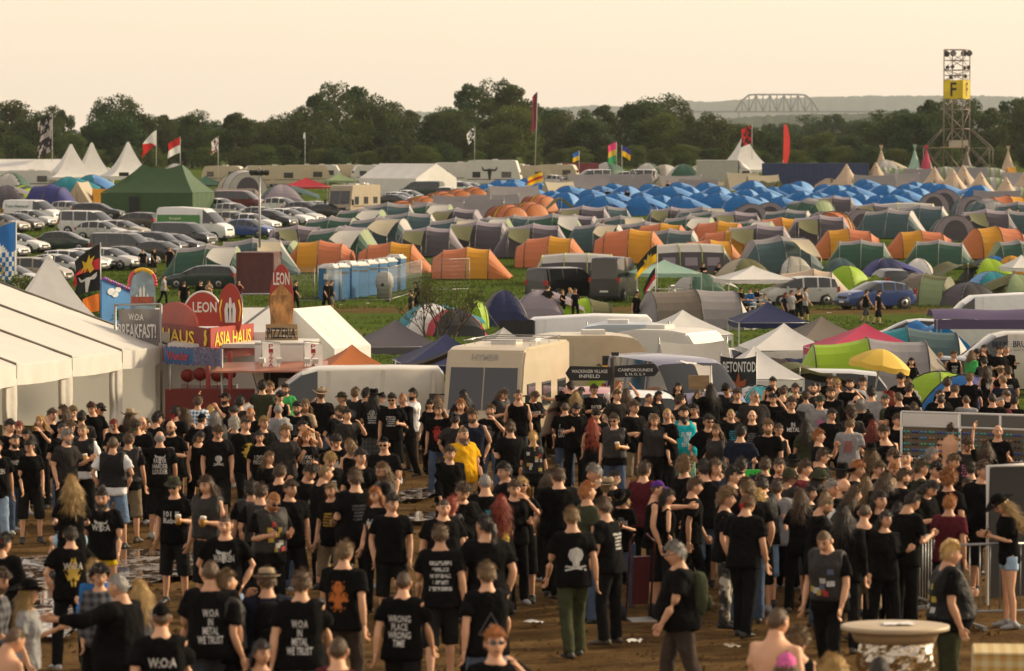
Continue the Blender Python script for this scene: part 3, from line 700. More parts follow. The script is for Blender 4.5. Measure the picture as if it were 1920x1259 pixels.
def hat_mesh(k):
    if k in HATS: return HATS[k]
    mb = MB(); dome = lambda p: p[2] > .045 - .25 * p[1]
    if k == 'cap':
        mb = shell(dome, 1.10, .002, 20, thick=.006)
        mb.grid(lambda u, v: Vector(((u - .5) * .16 * (1 - .25 * v * v), -.075 - .10 * v * (1 - (2 * u - 1) ** 2 * .45), .062 - .018 * v - .02 * (2 * u - 1) ** 2)), 8, 4)
        mb.grid(lambda u, v: Vector(((u - .5) * .16 * (1 - .25 * v * v), -.075 - .10 * v * (1 - (2 * u - 1) ** 2 * .45), .056 - .018 * v - .02 * (2 * u - 1) ** 2)), 8, 4)
    elif k == 'bandana':
        mb = shell(lambda p: p[2] > .042 - .45 * p[1], 1.075, .006, 35, thick=.004); mb.tube([(0, .10, 0), (.03, .13, -.05), (.02, .13, -.12)], [(.02, .008), (.028, .008), (.01, .004)], 6)
    elif k == 'beanie': mb = shell(lambda p: p[2] > .030 - .3 * p[1], 1.12, .004, 30, thick=.012)
    elif k == 'helmet': mb = shell(lambda p: p[2] > .025 - .2 * p[1], 1.25, .002, 20, thick=.012); mb.lathe([(.118, .035), (.140, .026), (.140, .020), (.118, .024)], 20, sy=1.2)
    else:
        br, ch = {'cowboy': (.19, .13), 'fedora': (.135, .115), 'straw': (.17, .11), 'boonie': (.135, .09)}[k]
        n = 24; rs = []
        for r, z in ((.080, .060), (br, .058), (br + .004, .054), (.082, .050)): rs.append([(r * math.sin(a), r * 1.18 * math.cos(a), z + (.055 if k in ('cowboy', 'straw') else .012) * (abs(math.sin(a)) ** 3) * max(0, (r - .08) / (br - .08)) - (.02 * max(0, -math.cos(a)) if r > .1 else 0)) for a in [2 * PI * q / n for q in range(n)]])
        mb.rings(rs, cap=False)
        mb.rings([[(r * math.sin(a), r * 1.2 * math.cos(a), .05 + z - (.022 * g * (1 - abs(math.sin(a))) if k != 'boonie' else 0)) for a in [2 * PI * q / n for q in range(n)]] for r, z, g in ((.086, 0, 0), (.082, ch * .5, 0), (.074, ch * .9, .5), (.05, ch, 1), (.01, ch * .9, .6))])
        mb.rings([[(r * math.sin(a), r * 1.2 * math.cos(a), z) for a in [2 * PI * q / n for q in range(n)]] for r, z in ((.0875, .058), (.0865, .085))], 1, cap=False)
    HATS[k] = mb.mesh('hat', [CLOTH, mat('hat_band', (.02, .018, .016), rough=.8)]); return HATS[k]
def _specs():
    mb = MB()
    for s in (-1, 1): mb.box((s * .033, -.098, .010), (.046, .010, .030)); mb.tube([(s * .055, -.094, .014), (s * .079, -.02, .014), (s * .078, .01, .008)], .004, 4)
    mb.box((0, -.102, .015), (.02, .006, .006)); return mb.mesh('sunglasses', GLASS)
SPECS = _specs()
def _thin():
    mb = MB()
    for s in (-1, 1):
        for a, b in (((.012, .022), (.055, .022)), ((.012, -.006), (.055, -.006)), ((.012, -.006), (.012, .022)), ((.055, -.006), (.055, .022))): mb.tube([(s * a[0], -.1, a[1]), (s * b[0], -.1, b[1])], .003, 4)
        mb.tube([(s * .055, -.098, .014), (s * .079, -.02, .014), (s * .078, .01, .008)], .003, 4)
    return mb.mesh('glasses', GLASS)
THIN = _thin()
PROTO = {}
def proto(pose, build):
    k = (pose, build)
    if k not in PROTO:
        b, J, H = body_mesh(pose, build); PROTO[k] = dict(body=b, J=J, H=H, shoes=shoes_mesh(pose, build), tops={}, legs={}, pr={})
    return PROTO[k]
def top_of(pose, build, kind):
    P = proto(pose, build)
    if kind not in P['tops']:
        me = top_mesh(pose, build, kind); me.name = 'shirt'; me.materials.append(CLOTH)
        bv = BVHTree.FromPolygons([v.co for v in me.vertices], [p.vertices for p in me.polygons]); P['tops'][kind] = (me, bv)
    return P['tops'][kind]
def legs_of(pose, build, kind):
    P = proto(pose, build)
    if kind not in P['legs']: me = legs_mesh(pose, build, kind); me.name = 'trousers'; me.materials.append(CLOTH); P['legs'][kind] = me
    return P['legs'][kind]
def on_shirt(bv, J, x, z, side, off=.006):
    "body point x across, z up (upright metres) projected onto front (-1) or back (1) of the shirt"
    o = J['spine'](z) + Vector((x, 0, 0)) + J['rot'] @ Vector((0, side * .6, 0)); d = J['rot'] @ Vector((0, -side, 0))
    h = bv.ray_cast(o, d, .75)
    return (h[0] - d * off) if h[0] else (J['spine'](z) + Vector((x, side * .13, 0)))
def patch(pose, build, kind, side, x0, x1, z0, z1, nu=10, nv=12):
    P = proto(pose, build); key = (kind, side, x0, x1, z0, z1)
    if key not in P['pr']:
        me, bv = top_of(pose, build, kind); mb = MB()
        fn = lambda u, v: on_shirt(bv, P['J'], x0 + (x1 - x0) * u, z0 + (z1 - z0) * v, side)
        mb.grid(fn, nu, nv); P['pr'][key] = mb.mesh('print', PR_BLOT)
    return P['pr'][key]
_fc = {}
def text_pts(s, bold=True, font=None):
    if s in _fc: return _fc[s]
    cu = bpy.data.curves.new('t', 'FONT'); cu.body = s; cu.align_x = 'CENTER'; cu.align_y = 'CENTER'; cu.size = 1; cu.resolution_u = 2; cu.offset = .018
    cu.space_line = .85
    ob = bpy.data.objects.new('t', cu); WS.collection.objects.link(ob); WS.view_layers[0].update()
    me = bpy.data.meshes.new_from_object(ob.evaluated_get(WS.view_layers[0].depsgraph)); bpy.data.objects.remove(ob); bpy.data.curves.remove(cu)
    v = np.array([p.co[:] for p in me.vertices]); f = [list(p.vertices) for p in me.polygons]; bpy.data.meshes.remove(me)
    c = (v.max(0) + v.min(0)) / 2; v = v - c; _fc[s] = (v, f, v[:, 0].max() * 2, v[:, 1].max() * 2); return _fc[s]
def text_mesh(s, w=None, h=None, mt=None, name='lettering'):
    "flat lettering in the xz plane, reading along +x seen from -y"
    v, f, W, H = text_pts(s); k = w / W if w else h / H; kz = h / H if h else k
    mb = MB(); mb.add([(p[0] * k, 0, p[1] * kz) for p in v], f); return mb.mesh(name, mt or PRINT)
def text_on(pose, build, kind, side, s, w, zc, h=None):
    P = proto(pose, build); me, bv = top_of(pose, build, kind); v, f, W, H = text_pts(s); k = w / W; kz = h / H if h else k
    # outward normal at -y side: reading direction +x ; at back side +y the reader sees -x first
    mb = MB(); mb.add([on_shirt(bv, P['J'], p[0] * k * (1 if side < 0 else -1), zc + p[1] * kz, side, .008) for p in v], f); return mb.mesh('print', PRINT)
def shape_on(pose, build, kind, side, polys, w, zc):
    P = proto(pose, build); me, bv = top_of(pose, build, kind); mb = MB()
    for pl in polys:
        bm = bmesh.new(); bf = bm.faces.new([bm.verts.new((p[0] * w, p[1] * w, 0)) for p in pl]); bmesh.ops.triangulate(bm, faces=[bf])
        bmesh.ops.subdivide_edges(bm, edges=bm.edges[:], cuts=1, use_grid_fill=True); bm.verts.index_update()
        mb.add([on_shirt(bv, P['J'], v.co.x * (1 if side < 0 else -1), zc + v.co.y, side, .008) for v in bm.verts], [[v.index for v in f.verts] for f in bm.faces]); bm.free()
    return mb.mesh('print', PRINT)
SKULL = [[(-.28, .45), (0, .55), (.28, .45), (.36, .2), (.28, 0), (.16, -.1), (.16, -.3), (-.16, -.3), (-.16, -.1), (-.28, 0), (-.36, .2)], [(-.5, -.32), (.5, -.5), (.5, -.42), (-.45, -.24)], [(.5, -.32), (-.5, -.5), (-.5, -.42), (.45, -.24)]]
BULL = [[(-.12, .25), (.12, .25), (.14, .05), (.09, -.25), (.06, -.5), (-.06, -.5), (-.09, -.25), (-.14, .05)], [(-.12, .22), (-.35, .2), (-.52, .42), (-.5, .2), (-.38, .08), (-.13, .1)], [(.12, .22), (.35, .2), (.52, .42), (.5, .2), (.38, .08), (.13, .1)]]
TRI = [[(-.5, -.4), (.5, -.4), (.42, -.34), (-.42, -.34)], [(-.5, -.4), (-.42, -.36), (0, .38), (0, .48)], [(.5, -.4), (0, .48), (0, .38), (.42, -.36)], [(-.12, -.1), (.12, -.1), (0, .1)]]
# ================================================================== VEHICLES
PAINT = mat('car_paint', objcol=True, rough=.35, var=.10, scale=3, coat=.6, spec=.45, dirt=.05)
CGLASS = mat('car_glass', (.012, .014, .015), rough=.06, var=0, spec=.7)
TYRE = mat('tyre', (.018, .017, .016), rough=.85); RIM = mat('rim', (.34, .34, .34), rough=.35, metal=.7)
DARKP = mat('dark_plastic', (.022, .022, .022), rough=.6); LAMP = mat('headlamp', (.55, .55, .52), rough=.15, var=.1, metal=.3); TAIL = mat('tail_lamp', (.35, .02, .015), rough=.25, var=.1)
PLATE = mat('number_plate', (.65, .65, .6), rough=.5, var=.1); CHROME = mat('chrome', (.5, .5, .5), rough=.25, metal=1)
CARS = {  # top line from front to rear, stations of windscreen/backlight, belt height, width, pillars
 'hatch': dict(L=4.1, W=1.74, top=[(2.05, .42), (2.03, .62), (1.93, .74), (1.55, .86), (1.12, .95), (.62, 1.22), (.22, 1.40), (-.3, 1.47), (-.95, 1.45), (-1.45, 1.37), (-1.78, 1.10), (-1.95, .96), (-2.03, .70), (-2.05, .40)], ws=(4, 6), bl=(9, 11), belt=.93, pil=[.05, -.75, -1.40], wb=(1.28, -1.25), wr=.31),
 'estate': dict(L=4.6, W=1.80, top=[(2.3, .42), (2.28, .62), (2.18, .74), (1.75, .87), (1.20, .96), (.68, 1.24), (.28, 1.41), (-.3, 1.48), (-1.3, 1.47), (-1.95, 1.40), (-2.18, 1.12), (-2.26, .97), (-2.29, .70), (-2.3, .40)], ws=(4, 6), bl=(9, 11), belt=.95, pil=[.05, -.85, -1.65], wb=(1.42, -1.30), wr=.32),
 'sedan': dict(L=4.6, W=1.78, top=[(2.3, .42), (2.28, .60), (2.18, .70), (1.75, .83), (1.20, .92), (.65, 1.20), (.25, 1.36), (-.3, 1.42), (-.9, 1.39), (-1.25, 1.25), (-1.60, 1.02), (-2.15, .98), (-2.27, .75), (-2.3, .40)], ws=(4, 6), bl=(8, 10), belt=.91, pil=[.05, -.8], wb=(1.40, -1.30), wr=.31),
 'mpv': dict(L=4.5, W=1.84, top=[(2.25, .45), (2.23, .68), (2.12, .82), (1.80, .95), (1.45, 1.06), (.85, 1.40), (.42, 1.60), (-.2, 1.68), (-1.3, 1.66), (-1.95, 1.56), (-2.12, 1.20), (-2.2, 1.02), (-2.24, .70), (-2.25, .40)], ws=(4, 6), bl=(9, 11), belt=1.02, pil=[.05, -.85, -1.65], wb=(1.38, -1.35), wr=.33),
 'suv': dict(L=4.35, W=1.82, top=[(2.17, .48), (2.15, .75), (2.05, .90), (1.65, 1.00), (1.15, 1.07), (.65, 1.34), (.25, 1.52), (-.3, 1.57), (-.95, 1.53), (-1.5, 1.42), (-1.85, 1.14), (-2.05, 1.06), (-2.15, .75), (-2.17, .45)], ws=(4, 6), bl=(9, 11), belt=1.06, pil=[.05, -.75, -1.3], wb=(1.36, -1.32), wr=.36),
 'van': dict(L=4.9, W=1.92, top=[(2.45, .45), (2.43, .80), (2.33, .98), (2.05, 1.10), (1.72, 1.19), (1.22, 1.58), (.85, 1.84), (.5, 1.93), (-1.2, 1.95), (-2.25, 1.93), (-2.36, 1.80), (-2.42, 1.15), (-2.44, .75), (-2.45, .40)], ws=(4, 6), bl=(10, 11), belt=1.14, pil=[.28, -.95, -2.1], wb=(1.55, -1.45), wr=.34),
 'lvan': dict(L=5.9, W=2.0, top=[(2.95, .50), (2.93, .95), (2.82, 1.15), (2.55, 1.28), (2.22, 1.40), (1.80, 1.86), (1.45, 2.22), (1.05, 2.50), (-1.0, 2.62), (-2.75, 2.58), (-2.88, 2.45), (-2.93, 1.35), (-2.94, .80), (-2.95, .45)], ws=(4, 6), bl=(10, 11), belt=1.36, pil=[.75], wb=(1.95, -1.75), wr=.36),
}
def build_car(kind, side_glass='all'):
    S = CARS[kind]; T = S['top']; W = S['W'] / 2; n = len(T); belt = S['belt']; L = S['L']
    zr = max(t[1] for t in T); rings = []
    def sect(x, zt):
        zb = min(belt + .02 * (x < 0), zt)                       # belt height here
        e = max(0, abs(x) / (L / 2) - .70) / .30; w = W * (1 - .16 * e * e)
        zs = .24 + .10 * e
        f = (zt - belt) / (zr - belt) if zt > belt else 0
        wr = w * (.97 - (.20 if kind not in ('van', 'lvan') else .10) * max(0, f))
        zm = zs + (zb - zs) * .5
        if zt <= belt + .03: p = [(w * .93, zs), (w, zm), (w * .98, zs + (zt - zs) * .82), (w * .90, zt - .015), (w * .62, zt), (0, zt + .02)]
        else: p = [(w * .93, zs), (w, zm), (w * .975, zb), (wr, zt - .055), (wr * .84, zt - .012), (0, zt + .015)]
        return p
    secs = [(x, sect(x, z)) for x, z in T]
    body = MB(); glassL = MB(); glassR = MB(); wsm = MB(); blm = MB()
    for sgn in (1, -1):
        for i in range(n - 1):
            xa, A = secs[i]; xb, B = secs[i + 1]
            for j in range(5):
                q = [(xa, sgn * A[j][0], A[j][1]), (xb, sgn * B[j][0], B[j][1]), (xb, sgn * B[j + 1][0], B[j + 1][1]), (xa, sgn * A[j + 1][0], A[j + 1][1])]
                if sgn < 0: q = q[::-1]
                tgt = body
                if S['ws'][0] <= i < S['ws'][1] and j >= 3: tgt = wsm
                elif S['bl'][0] <= i < S['bl'][1] and j >= 3: tgt = blm
                elif j == 2 and S['ws'][0] <= i < S['bl'][1] and (side_glass == 'all' or T[i + 1][0] > S['pil'][0] - .5): tgt = glassL if sgn > 0 else glassR
                tgt.add(q, [(0, 1, 2, 3)], 0, True)
        for i in (0, n - 1):   # close the ends
            x, A = secs[i]; pts = [(x, sgn * p[0], p[1]) for p in A] + [(x, 0, A[0][1])]
            body.add(pts, [tuple(range(7)) if (sgn > 0) == (i != 0) else tuple(range(7))[::-1]])
        # pillars, a touch proud of the glass
        zq = lambda x: float(np.interp(-x, [-t[0] for t in T], [t[1] for t in T]))
        for px in S['pil']:
            A = sect(px, zq(px)); w_ = .045
            body.add([(px - w_, sgn * (A[2][0] + .004), A[2][1]), (px + w_, sgn * (A[2][0] + .004), A[2][1]), (px + w_ - .03, sgn * (A[3][0] + .004), A[3][1]), (px - w_ - .03, sgn * (A[3][0] + .004), A[3][1])], [(0, 1, 2, 3)])
    u = MB(); u.box((0, 0, .24), (L * .92, S['W'] * .86, .10)); 
    root = O('parked_car' if 'van' not in kind else 'parked_van', None)
    def merged(m, name, mt):
        if not m.f: return
        me = m.mesh(name, mt); bm = bmesh.new(); bm.from_mesh(me); bmesh.ops.remove_doubles(bm, verts=bm.verts, dist=.0005); bmesh.ops.recalc_face_normals(bm, faces=bm.faces); bm.to_mesh(me); bm.free(); return O(name, me, root)
    merged(body, 'body', PAINT); merged(glassL, 'side_window', CGLASS); merged(glassR, 'side_window', CGLASS); merged(wsm, 'windscreen', CGLASS)
    if blm.f and not (side_glass == 'front'): merged(blm, 'rear_window', CGLASS)
    elif blm.f: merged(blm, 'rear_door', PAINT)
    u.obj('underbody', DARKP, root)
    for x in S['wb']:
        for sgn in (1, -1):
            y = sgn * W * .985; r = S['wr']
            a = MB(); a.rings([[(x + (r + .055) * math.cos(t), y + dy, r + (r + .055) * math.sin(t)) for t in [2 * PI * k / 18 for k in range(18)]] for dy in (sgn * -.10, sgn * .006)]); w = a.obj('wheel', DARKP, root)
            t = MB(); t.rings([[(x + rr * math.cos(q), y + dy * sgn, r + rr * math.sin(q)) for q in [2 * PI * k / 18 for k in range(18)]] for rr, dy in ((r * .96, -.12), (r, .0), (r * .95, .03), (r * .66, .035))]); t.obj('tyre', TYRE, w)
            m = MB(); m.rings([[(x + rr * math.cos(q), y + dy * sgn, r + rr * math.sin(q)) for q in [2 * PI * k / 10 for k in range(10)]] for rr, dy in ((r * .62, .03), (r * .60, .045), (r * .15, .03))]); m.obj('rim', RIM, w)
    fz = T[1][1]; fx = L / 2
    big = 1.35 if 'van' in kind or kind in ('mpv', 'suv') else 1
    for sgn in (1, -1):
        h = MB(); zc = T[2][1] - .05; h.rings([[(T[2][0] - .26 + dx, sgn * (W * .70 + q[0]), zc + q[1] * big + dz) for q in ((-.17, -.07), (.12, -.06), (.12, .03), (-.12, .06))] for dx, dz in ((-.05, 0), (.28, -.01))]); h.obj('headlight', LAMP, root)
        t = MB(); zt = belt - .02; t.box((-L / 2 + .10, sgn * W * .80, zt - .05 * big), (.16, W * .26, .22 * big)); t.obj('tail_light', TAIL, root)
        m = MB(); xm = T[4][0] - .38; m.box((xm, sgn * (W + .07), belt + .05), (.10, .17, .13)); m.obj('wing_mirror', PAINT, root)
        d = MB()
        for px in (S['pil'][0] + .05, S['pil'][1] if len(S['pil']) > 1 else -.6): d.box((px - .1, sgn * (W + .004), belt - .12), (.16, .03, .03))
        d.obj('door_handle', DARKP, root)
    g = MB(); g.box((fx - .03, 0, fz - .06), (.09, W * 1.0, .13)); g.obj('grille', DARKP, root)
    b = MB(); b.box((fx - .10, 0, .36), (.24, W * 1.72, .16)); b.obj('front_bumper', DARKP, root)
    b = MB(); b.box((-fx + .08, 0, .42), (.20, W * 1.70, .20)); b.obj('rear_bumper', DARKP, root)
    for x, z in ((fx + .025, .45), (-fx - .025, .62)): p = MB(); p.box((x, 0, z), (.012, .50, .11)); p.obj('number_plate', PLATE, root)
    return root
CARP = {}
def car(kind, px, py, head, col, label, glass='all', loc=None, name=None, k=1.0, group=None):
    key = (kind, glass)
    if key not in CARP: r = build_car(kind, glass); CARP[key] = r
    else: r = copy_tree(CARP[key])
    r.location = loc if loc is not None else gp(px, py); r.rotation_euler = (0, 0, R(head)); r.scale = (k, k, k)
    r.name = name or ('parked_van' if 'van' in kind else 'parked_car')
    for ch in kids(r): ch.color = (*col, 1)
    tag(r, label, 'van' if 'van' in kind else 'car', group or 'vehicles parked in the field'); return r
BLK = (.012, .012, .013); SIL = (.46, .46, .44); GRY = (.10, .10, .10); WHT = (.66, .66, .64); DGN = (.012, .035, .028); BLU = (.02, .06, .22); MAR = (.13, .015, .02); BEI = (.30, .26, .20); BRN = (.07, .055, .045)
CN = {BLK: 'black', SIL: 'silver', GRY: 'grey', WHT: 'white', DGN: 'dark green', BLU: 'blue', MAR: 'maroon', BEI: 'beige', BRN: 'brown'}
KNM = dict(hatch='hatchback', estate='estate car', sedan='saloon car', mpv='people carrier', suv='tall crossover car', van='van', lvan='high-roofed van')
PARK = [  # kind, centre px, wheel line px, heading, colour, what it stands by
 ('estate', 185, 412, -12, BLK, 'parked before the green army tent'), ('hatch', 132, 408, -28, SIL, 'squeezed in behind the lettered white van'),
 ('hatch', 62, 427, -30, SIL, 'in the row behind the blue and white flag'), ('hatch', 36, 433, -30, BRN, 'in the row behind the blue and white flag'), ('estate', 4, 436, -30, BEI, 'in the row behind the blue and white flag'),
 ('sedan', 34, 474, -25, WHT, 'behind the blue and white flag pole'), ('hatch', 2, 484, -28, SIL, 'behind the blue and white flag pole'), ('hatch', -22, 470, -28, SIL, 'behind the blue and white flag pole'),
 ('van', 168, 441, -20, WHT, 'with side windows between silver cars'), ('hatch', 192, 450, -24, SIL, 'next to the windowed white van'), ('sedan', 228, 447, -26, BEI, 'next to the windowed white van'),
 ('estate', 252, 432, 155, BRN, 'behind the green-striped rental van'), ('hatch', 124, 471, -12, DGN, 'standing alone on the grass lane'),
 ('van', 234, 488, -22, BRN, 'with dark windows in the middle row'), ('hatch', 272, 484, -26, SIL, 'beside the brown van'), ('mpv', 297, 478, -26, BLK, 'beside the brown van'), ('hatch', 305, 491, -28, BLK, 'nose to the walkers on the grass lane'),
 ('estate', 205, 505, -24, SIL, 'in the nearest row behind the marquee peak'), ('sedan', 238, 500, -26, DGN, 'in the nearest row behind the marquee peak'), ('hatch', 166, 506, -26, WHT, 'in the nearest row behind the marquee peak'), ('estate', 140, 510, -24, WHT, 'in the nearest row behind the marquee peak'), ('hatch', 112, 518, -24, SIL, 'in the nearest row behind the marquee peak'), ('mpv', 70, 531, -20, BEI, 'in the nearest row behind the marquee peak'), ('hatch', 24, 540, -20, SIL, 'in the nearest row behind the marquee peak'),
 ('van', 345, 466, -24, BLK, 'with side windows below the rental van'), ('estate', 330, 476, -26, BLK, 'below the black windowed van'), ('hatch', 256, 470, -26, SIL, 'beside the brown van'),
 ('hatch', 470, 446, -30, BLU, 'at the nose of the rental van'), ('hatch', 440, 430, -30, BEI, 'behind the rental van nose'), ('sedan', 474, 433, -28, WHT, 'beside the lamp mast'), ('hatch', 440, 412, -30, SIL, 'behind the rental van nose'), ('hatch', 416, 402, -30, WHT, 'behind the rental van nose'), ('van', 450, 396, -15, MAR, 'with side windows behind the rental van'),
 ('hatch', 512, 427, -30, BLK, 'beyond the lamp mast'), ('hatch', 494, 420, -30, BEI, 'beyond the lamp mast'), ('estate', 540, 424, -30, WHT, 'beyond the lamp mast'), ('sedan', 562, 420, -30, SIL, 'beyond the lamp mast'), ('suv', 574, 411, -28, GRY, 'before the red canopy'), ('hatch', 600, 408, -30, BEI, 'before the red canopy'), ('sedan', 616, 412, -24, BLK, 'before the beige motorhome'), ('hatch', 530, 400, -28, WHT, 'before the red canopy'),
 ('sedan', 745, 392, -32, BLK, 'behind the beige motorhome'), ('hatch', 752, 388, -32, WHT, 'behind the beige motorhome'), ('hatch', 770, 384, -30, WHT, 'behind the beige motorhome'), ('van', 790, 374, 160, DGN, 'with open side door by the white marquee'), ('hatch', 838, 376, 80, WHT, 'tail to the orange tents'), ('mpv', 862, 368, -25, WHT, 'behind the orange tents'), ('sedan', 885, 366, -28, SIL, 'behind the orange tents'), ('hatch', 800, 372, 100, WHT, 'with its boot open by the green van'),
 ('van', 1112, 346, 200, WHT, 'with dark windscreen behind the grey ridge tents'), ('hatch', 1070, 352, 160, SIL, 'behind the grey ridge tents'), ('mpv', 1170, 346, 170, WHT, 'behind the grey ridge tents'), ('van', 1195, 346, 170, WHT, 'behind the grey ridge tents'), ('hatch', 1030, 350, 150, WHT, 'under the yellow and red flag'), ('hatch', 1090, 350, -160, BEI, 'behind the grey ridge tents'),
 ('estate', 378, 541, 172, DGN, 'with its boot end by the maroon container'),
 ('mpv', 1497, 573, 200, SIL, 'beside a cream tunnel tent'), ('suv', 1642, 580, 207, BLU, 'passed by two walkers in black'), ('hatch', 1665, 548, 100, BLK, 'with open boot behind the blue crossover'),
 ('van', 1056, 562, 48, BLK, 'with dark windows, tail to the track'), ('lvan', 1152, 563, 76, BLK, 'with its sliding door open beside the mint gazebo'),
]
for k_, x_, y_, h_, c_, w_ in PARK:
    car(k_, x_, y_, h_ + rnd.uniform(-3, 3), c_, f'{CN[c_]} {KNM[k_]} {w_}')
# ------------------------------------------------------------------ lettered vans
def lettering(parent, s, loc, rot, w=None, h=None, col=(.1, .1, .1), name='lettering'):
    o = O(name, text_mesh(s, w, h), parent, loc=loc, rot=rot, col=col); return o
v = car('lvan', 366, 452, -20, WHT, 'white high-roofed rental van with a long green side stripe', 'front')
gm = MB(); gm.box((-.95, -1.015, 1.62), (3.6, .012, .80)); gm.obj('stripe', mat('van_green', (.03, .20, .03), rough=.35, coat=.5), v)
lettering(v, 'Europcar', (-1.2, -1.026, 1.72), (0, 0, 0), w=1.0, col=(.7, .7, .5))
v = car('van', 62, 420, -24, WHT, 'white panel van with small green lettering on its side', 'front', k=1.05)
lettering(v, 'Trans Abenteuer', (-.9, -.99, 1.45), (0, 0, 0), w=2.2, h=.22, col=(.05, .12, .06))
# ------------------------------------------------------------------ motorhomes, caravans, trucks
CREAM = mat('cream_paint', (.50, .42, .29), rough=.4, var=.12, dirt=.2, coat=.3); WHITEP = mat('white_panel', (.62, .60, .55), rough=.45, var=.10, dirt=.15); TANP = mat('tan_paint', (.33, .27, .18), rough=.4, var=.15, dirt=.15, coat=.3)
WIN = mat('tinted_window', (.03, .032, .035), rough=.08, var=.1, spec=.7)
def shellbox(L, W, prof, mt, name, root, mi=0):
    "side outline (x,z) given front to rear, extruded across W with rounded edges"
    mb = MB(); bm = bmesh.new(); n = len(prof)
    a = [bm.verts.new((x, -W / 2, z)) for x, z in prof]; b = [bm.verts.new((x, W / 2, z)) for x, z in prof]
    bm.faces.new(a); bm.faces.new(b[::-1])
    for i in range(n): bm.faces.new((a[(i + 1) % n], a[i], b[i], b[(i + 1) % n]))
    bmesh.ops.recalc_face_normals(bm, faces=bm.faces); bmesh.ops.bevel(bm, geom=[e for e in bm.edges], offset=.05, segments=2, affect='EDGES', clamp_overlap=True)
    me = bpy.data.meshes.new(name); bm.to_mesh(me); bm.free(); me.materials.append(mt)
    for p in me.polygons: p.use_smooth = False
    return O(name, me, root)
def wheels(root, xs, W, r=.34):
    for x in xs:
        for sgn in (1, -1):
            t = MB(); y = sgn * (W / 2 - .06); t.rings([[(x + rr * math.cos(q), y + dy * sgn, r + rr * math.sin(q)) for q in [2 * PI * k / 16 for k in range(16)]] for rr, dy in ((r * .96, -.2), (r, -.16), (r, .04), (r * .93, .07), (r * .6, .075))]); w = t.obj('wheel', TYRE, root)
            m = MB(); m.rings([[(x + rr * math.cos(q), y + dy * sgn, r + rr * math.sin(q)) for q in [2 * PI * k / 10 for k in range(10)]] for rr, dy in ((r * .58, .07), (r * .5, .09), (r * .1, .06))]); m.obj('rim', RIM, w)
def window(root, c, sz, axis, mt=None, frame=True):
    "window on a side (axis y) or an end (axis x)"
    x, y, z = c; w, h = sz; d = .03
    f = MB(); f.box(c, (w + .10, d, h + .10) if axis == 'y' else (d, w + .10, h + .10)); fo = f.obj('window', DARKP if frame else WHITEP, root)
    p = MB(); k = .012 * (1 if (y > 0 if axis == 'y' else x > 0) else -1)
    p.box((x, y + k, z) if axis == 'y' else (x + k, y, z), (w, d, h) if axis == 'y' else (d, w, h)); p.obj('pane', mt or WIN, fo)
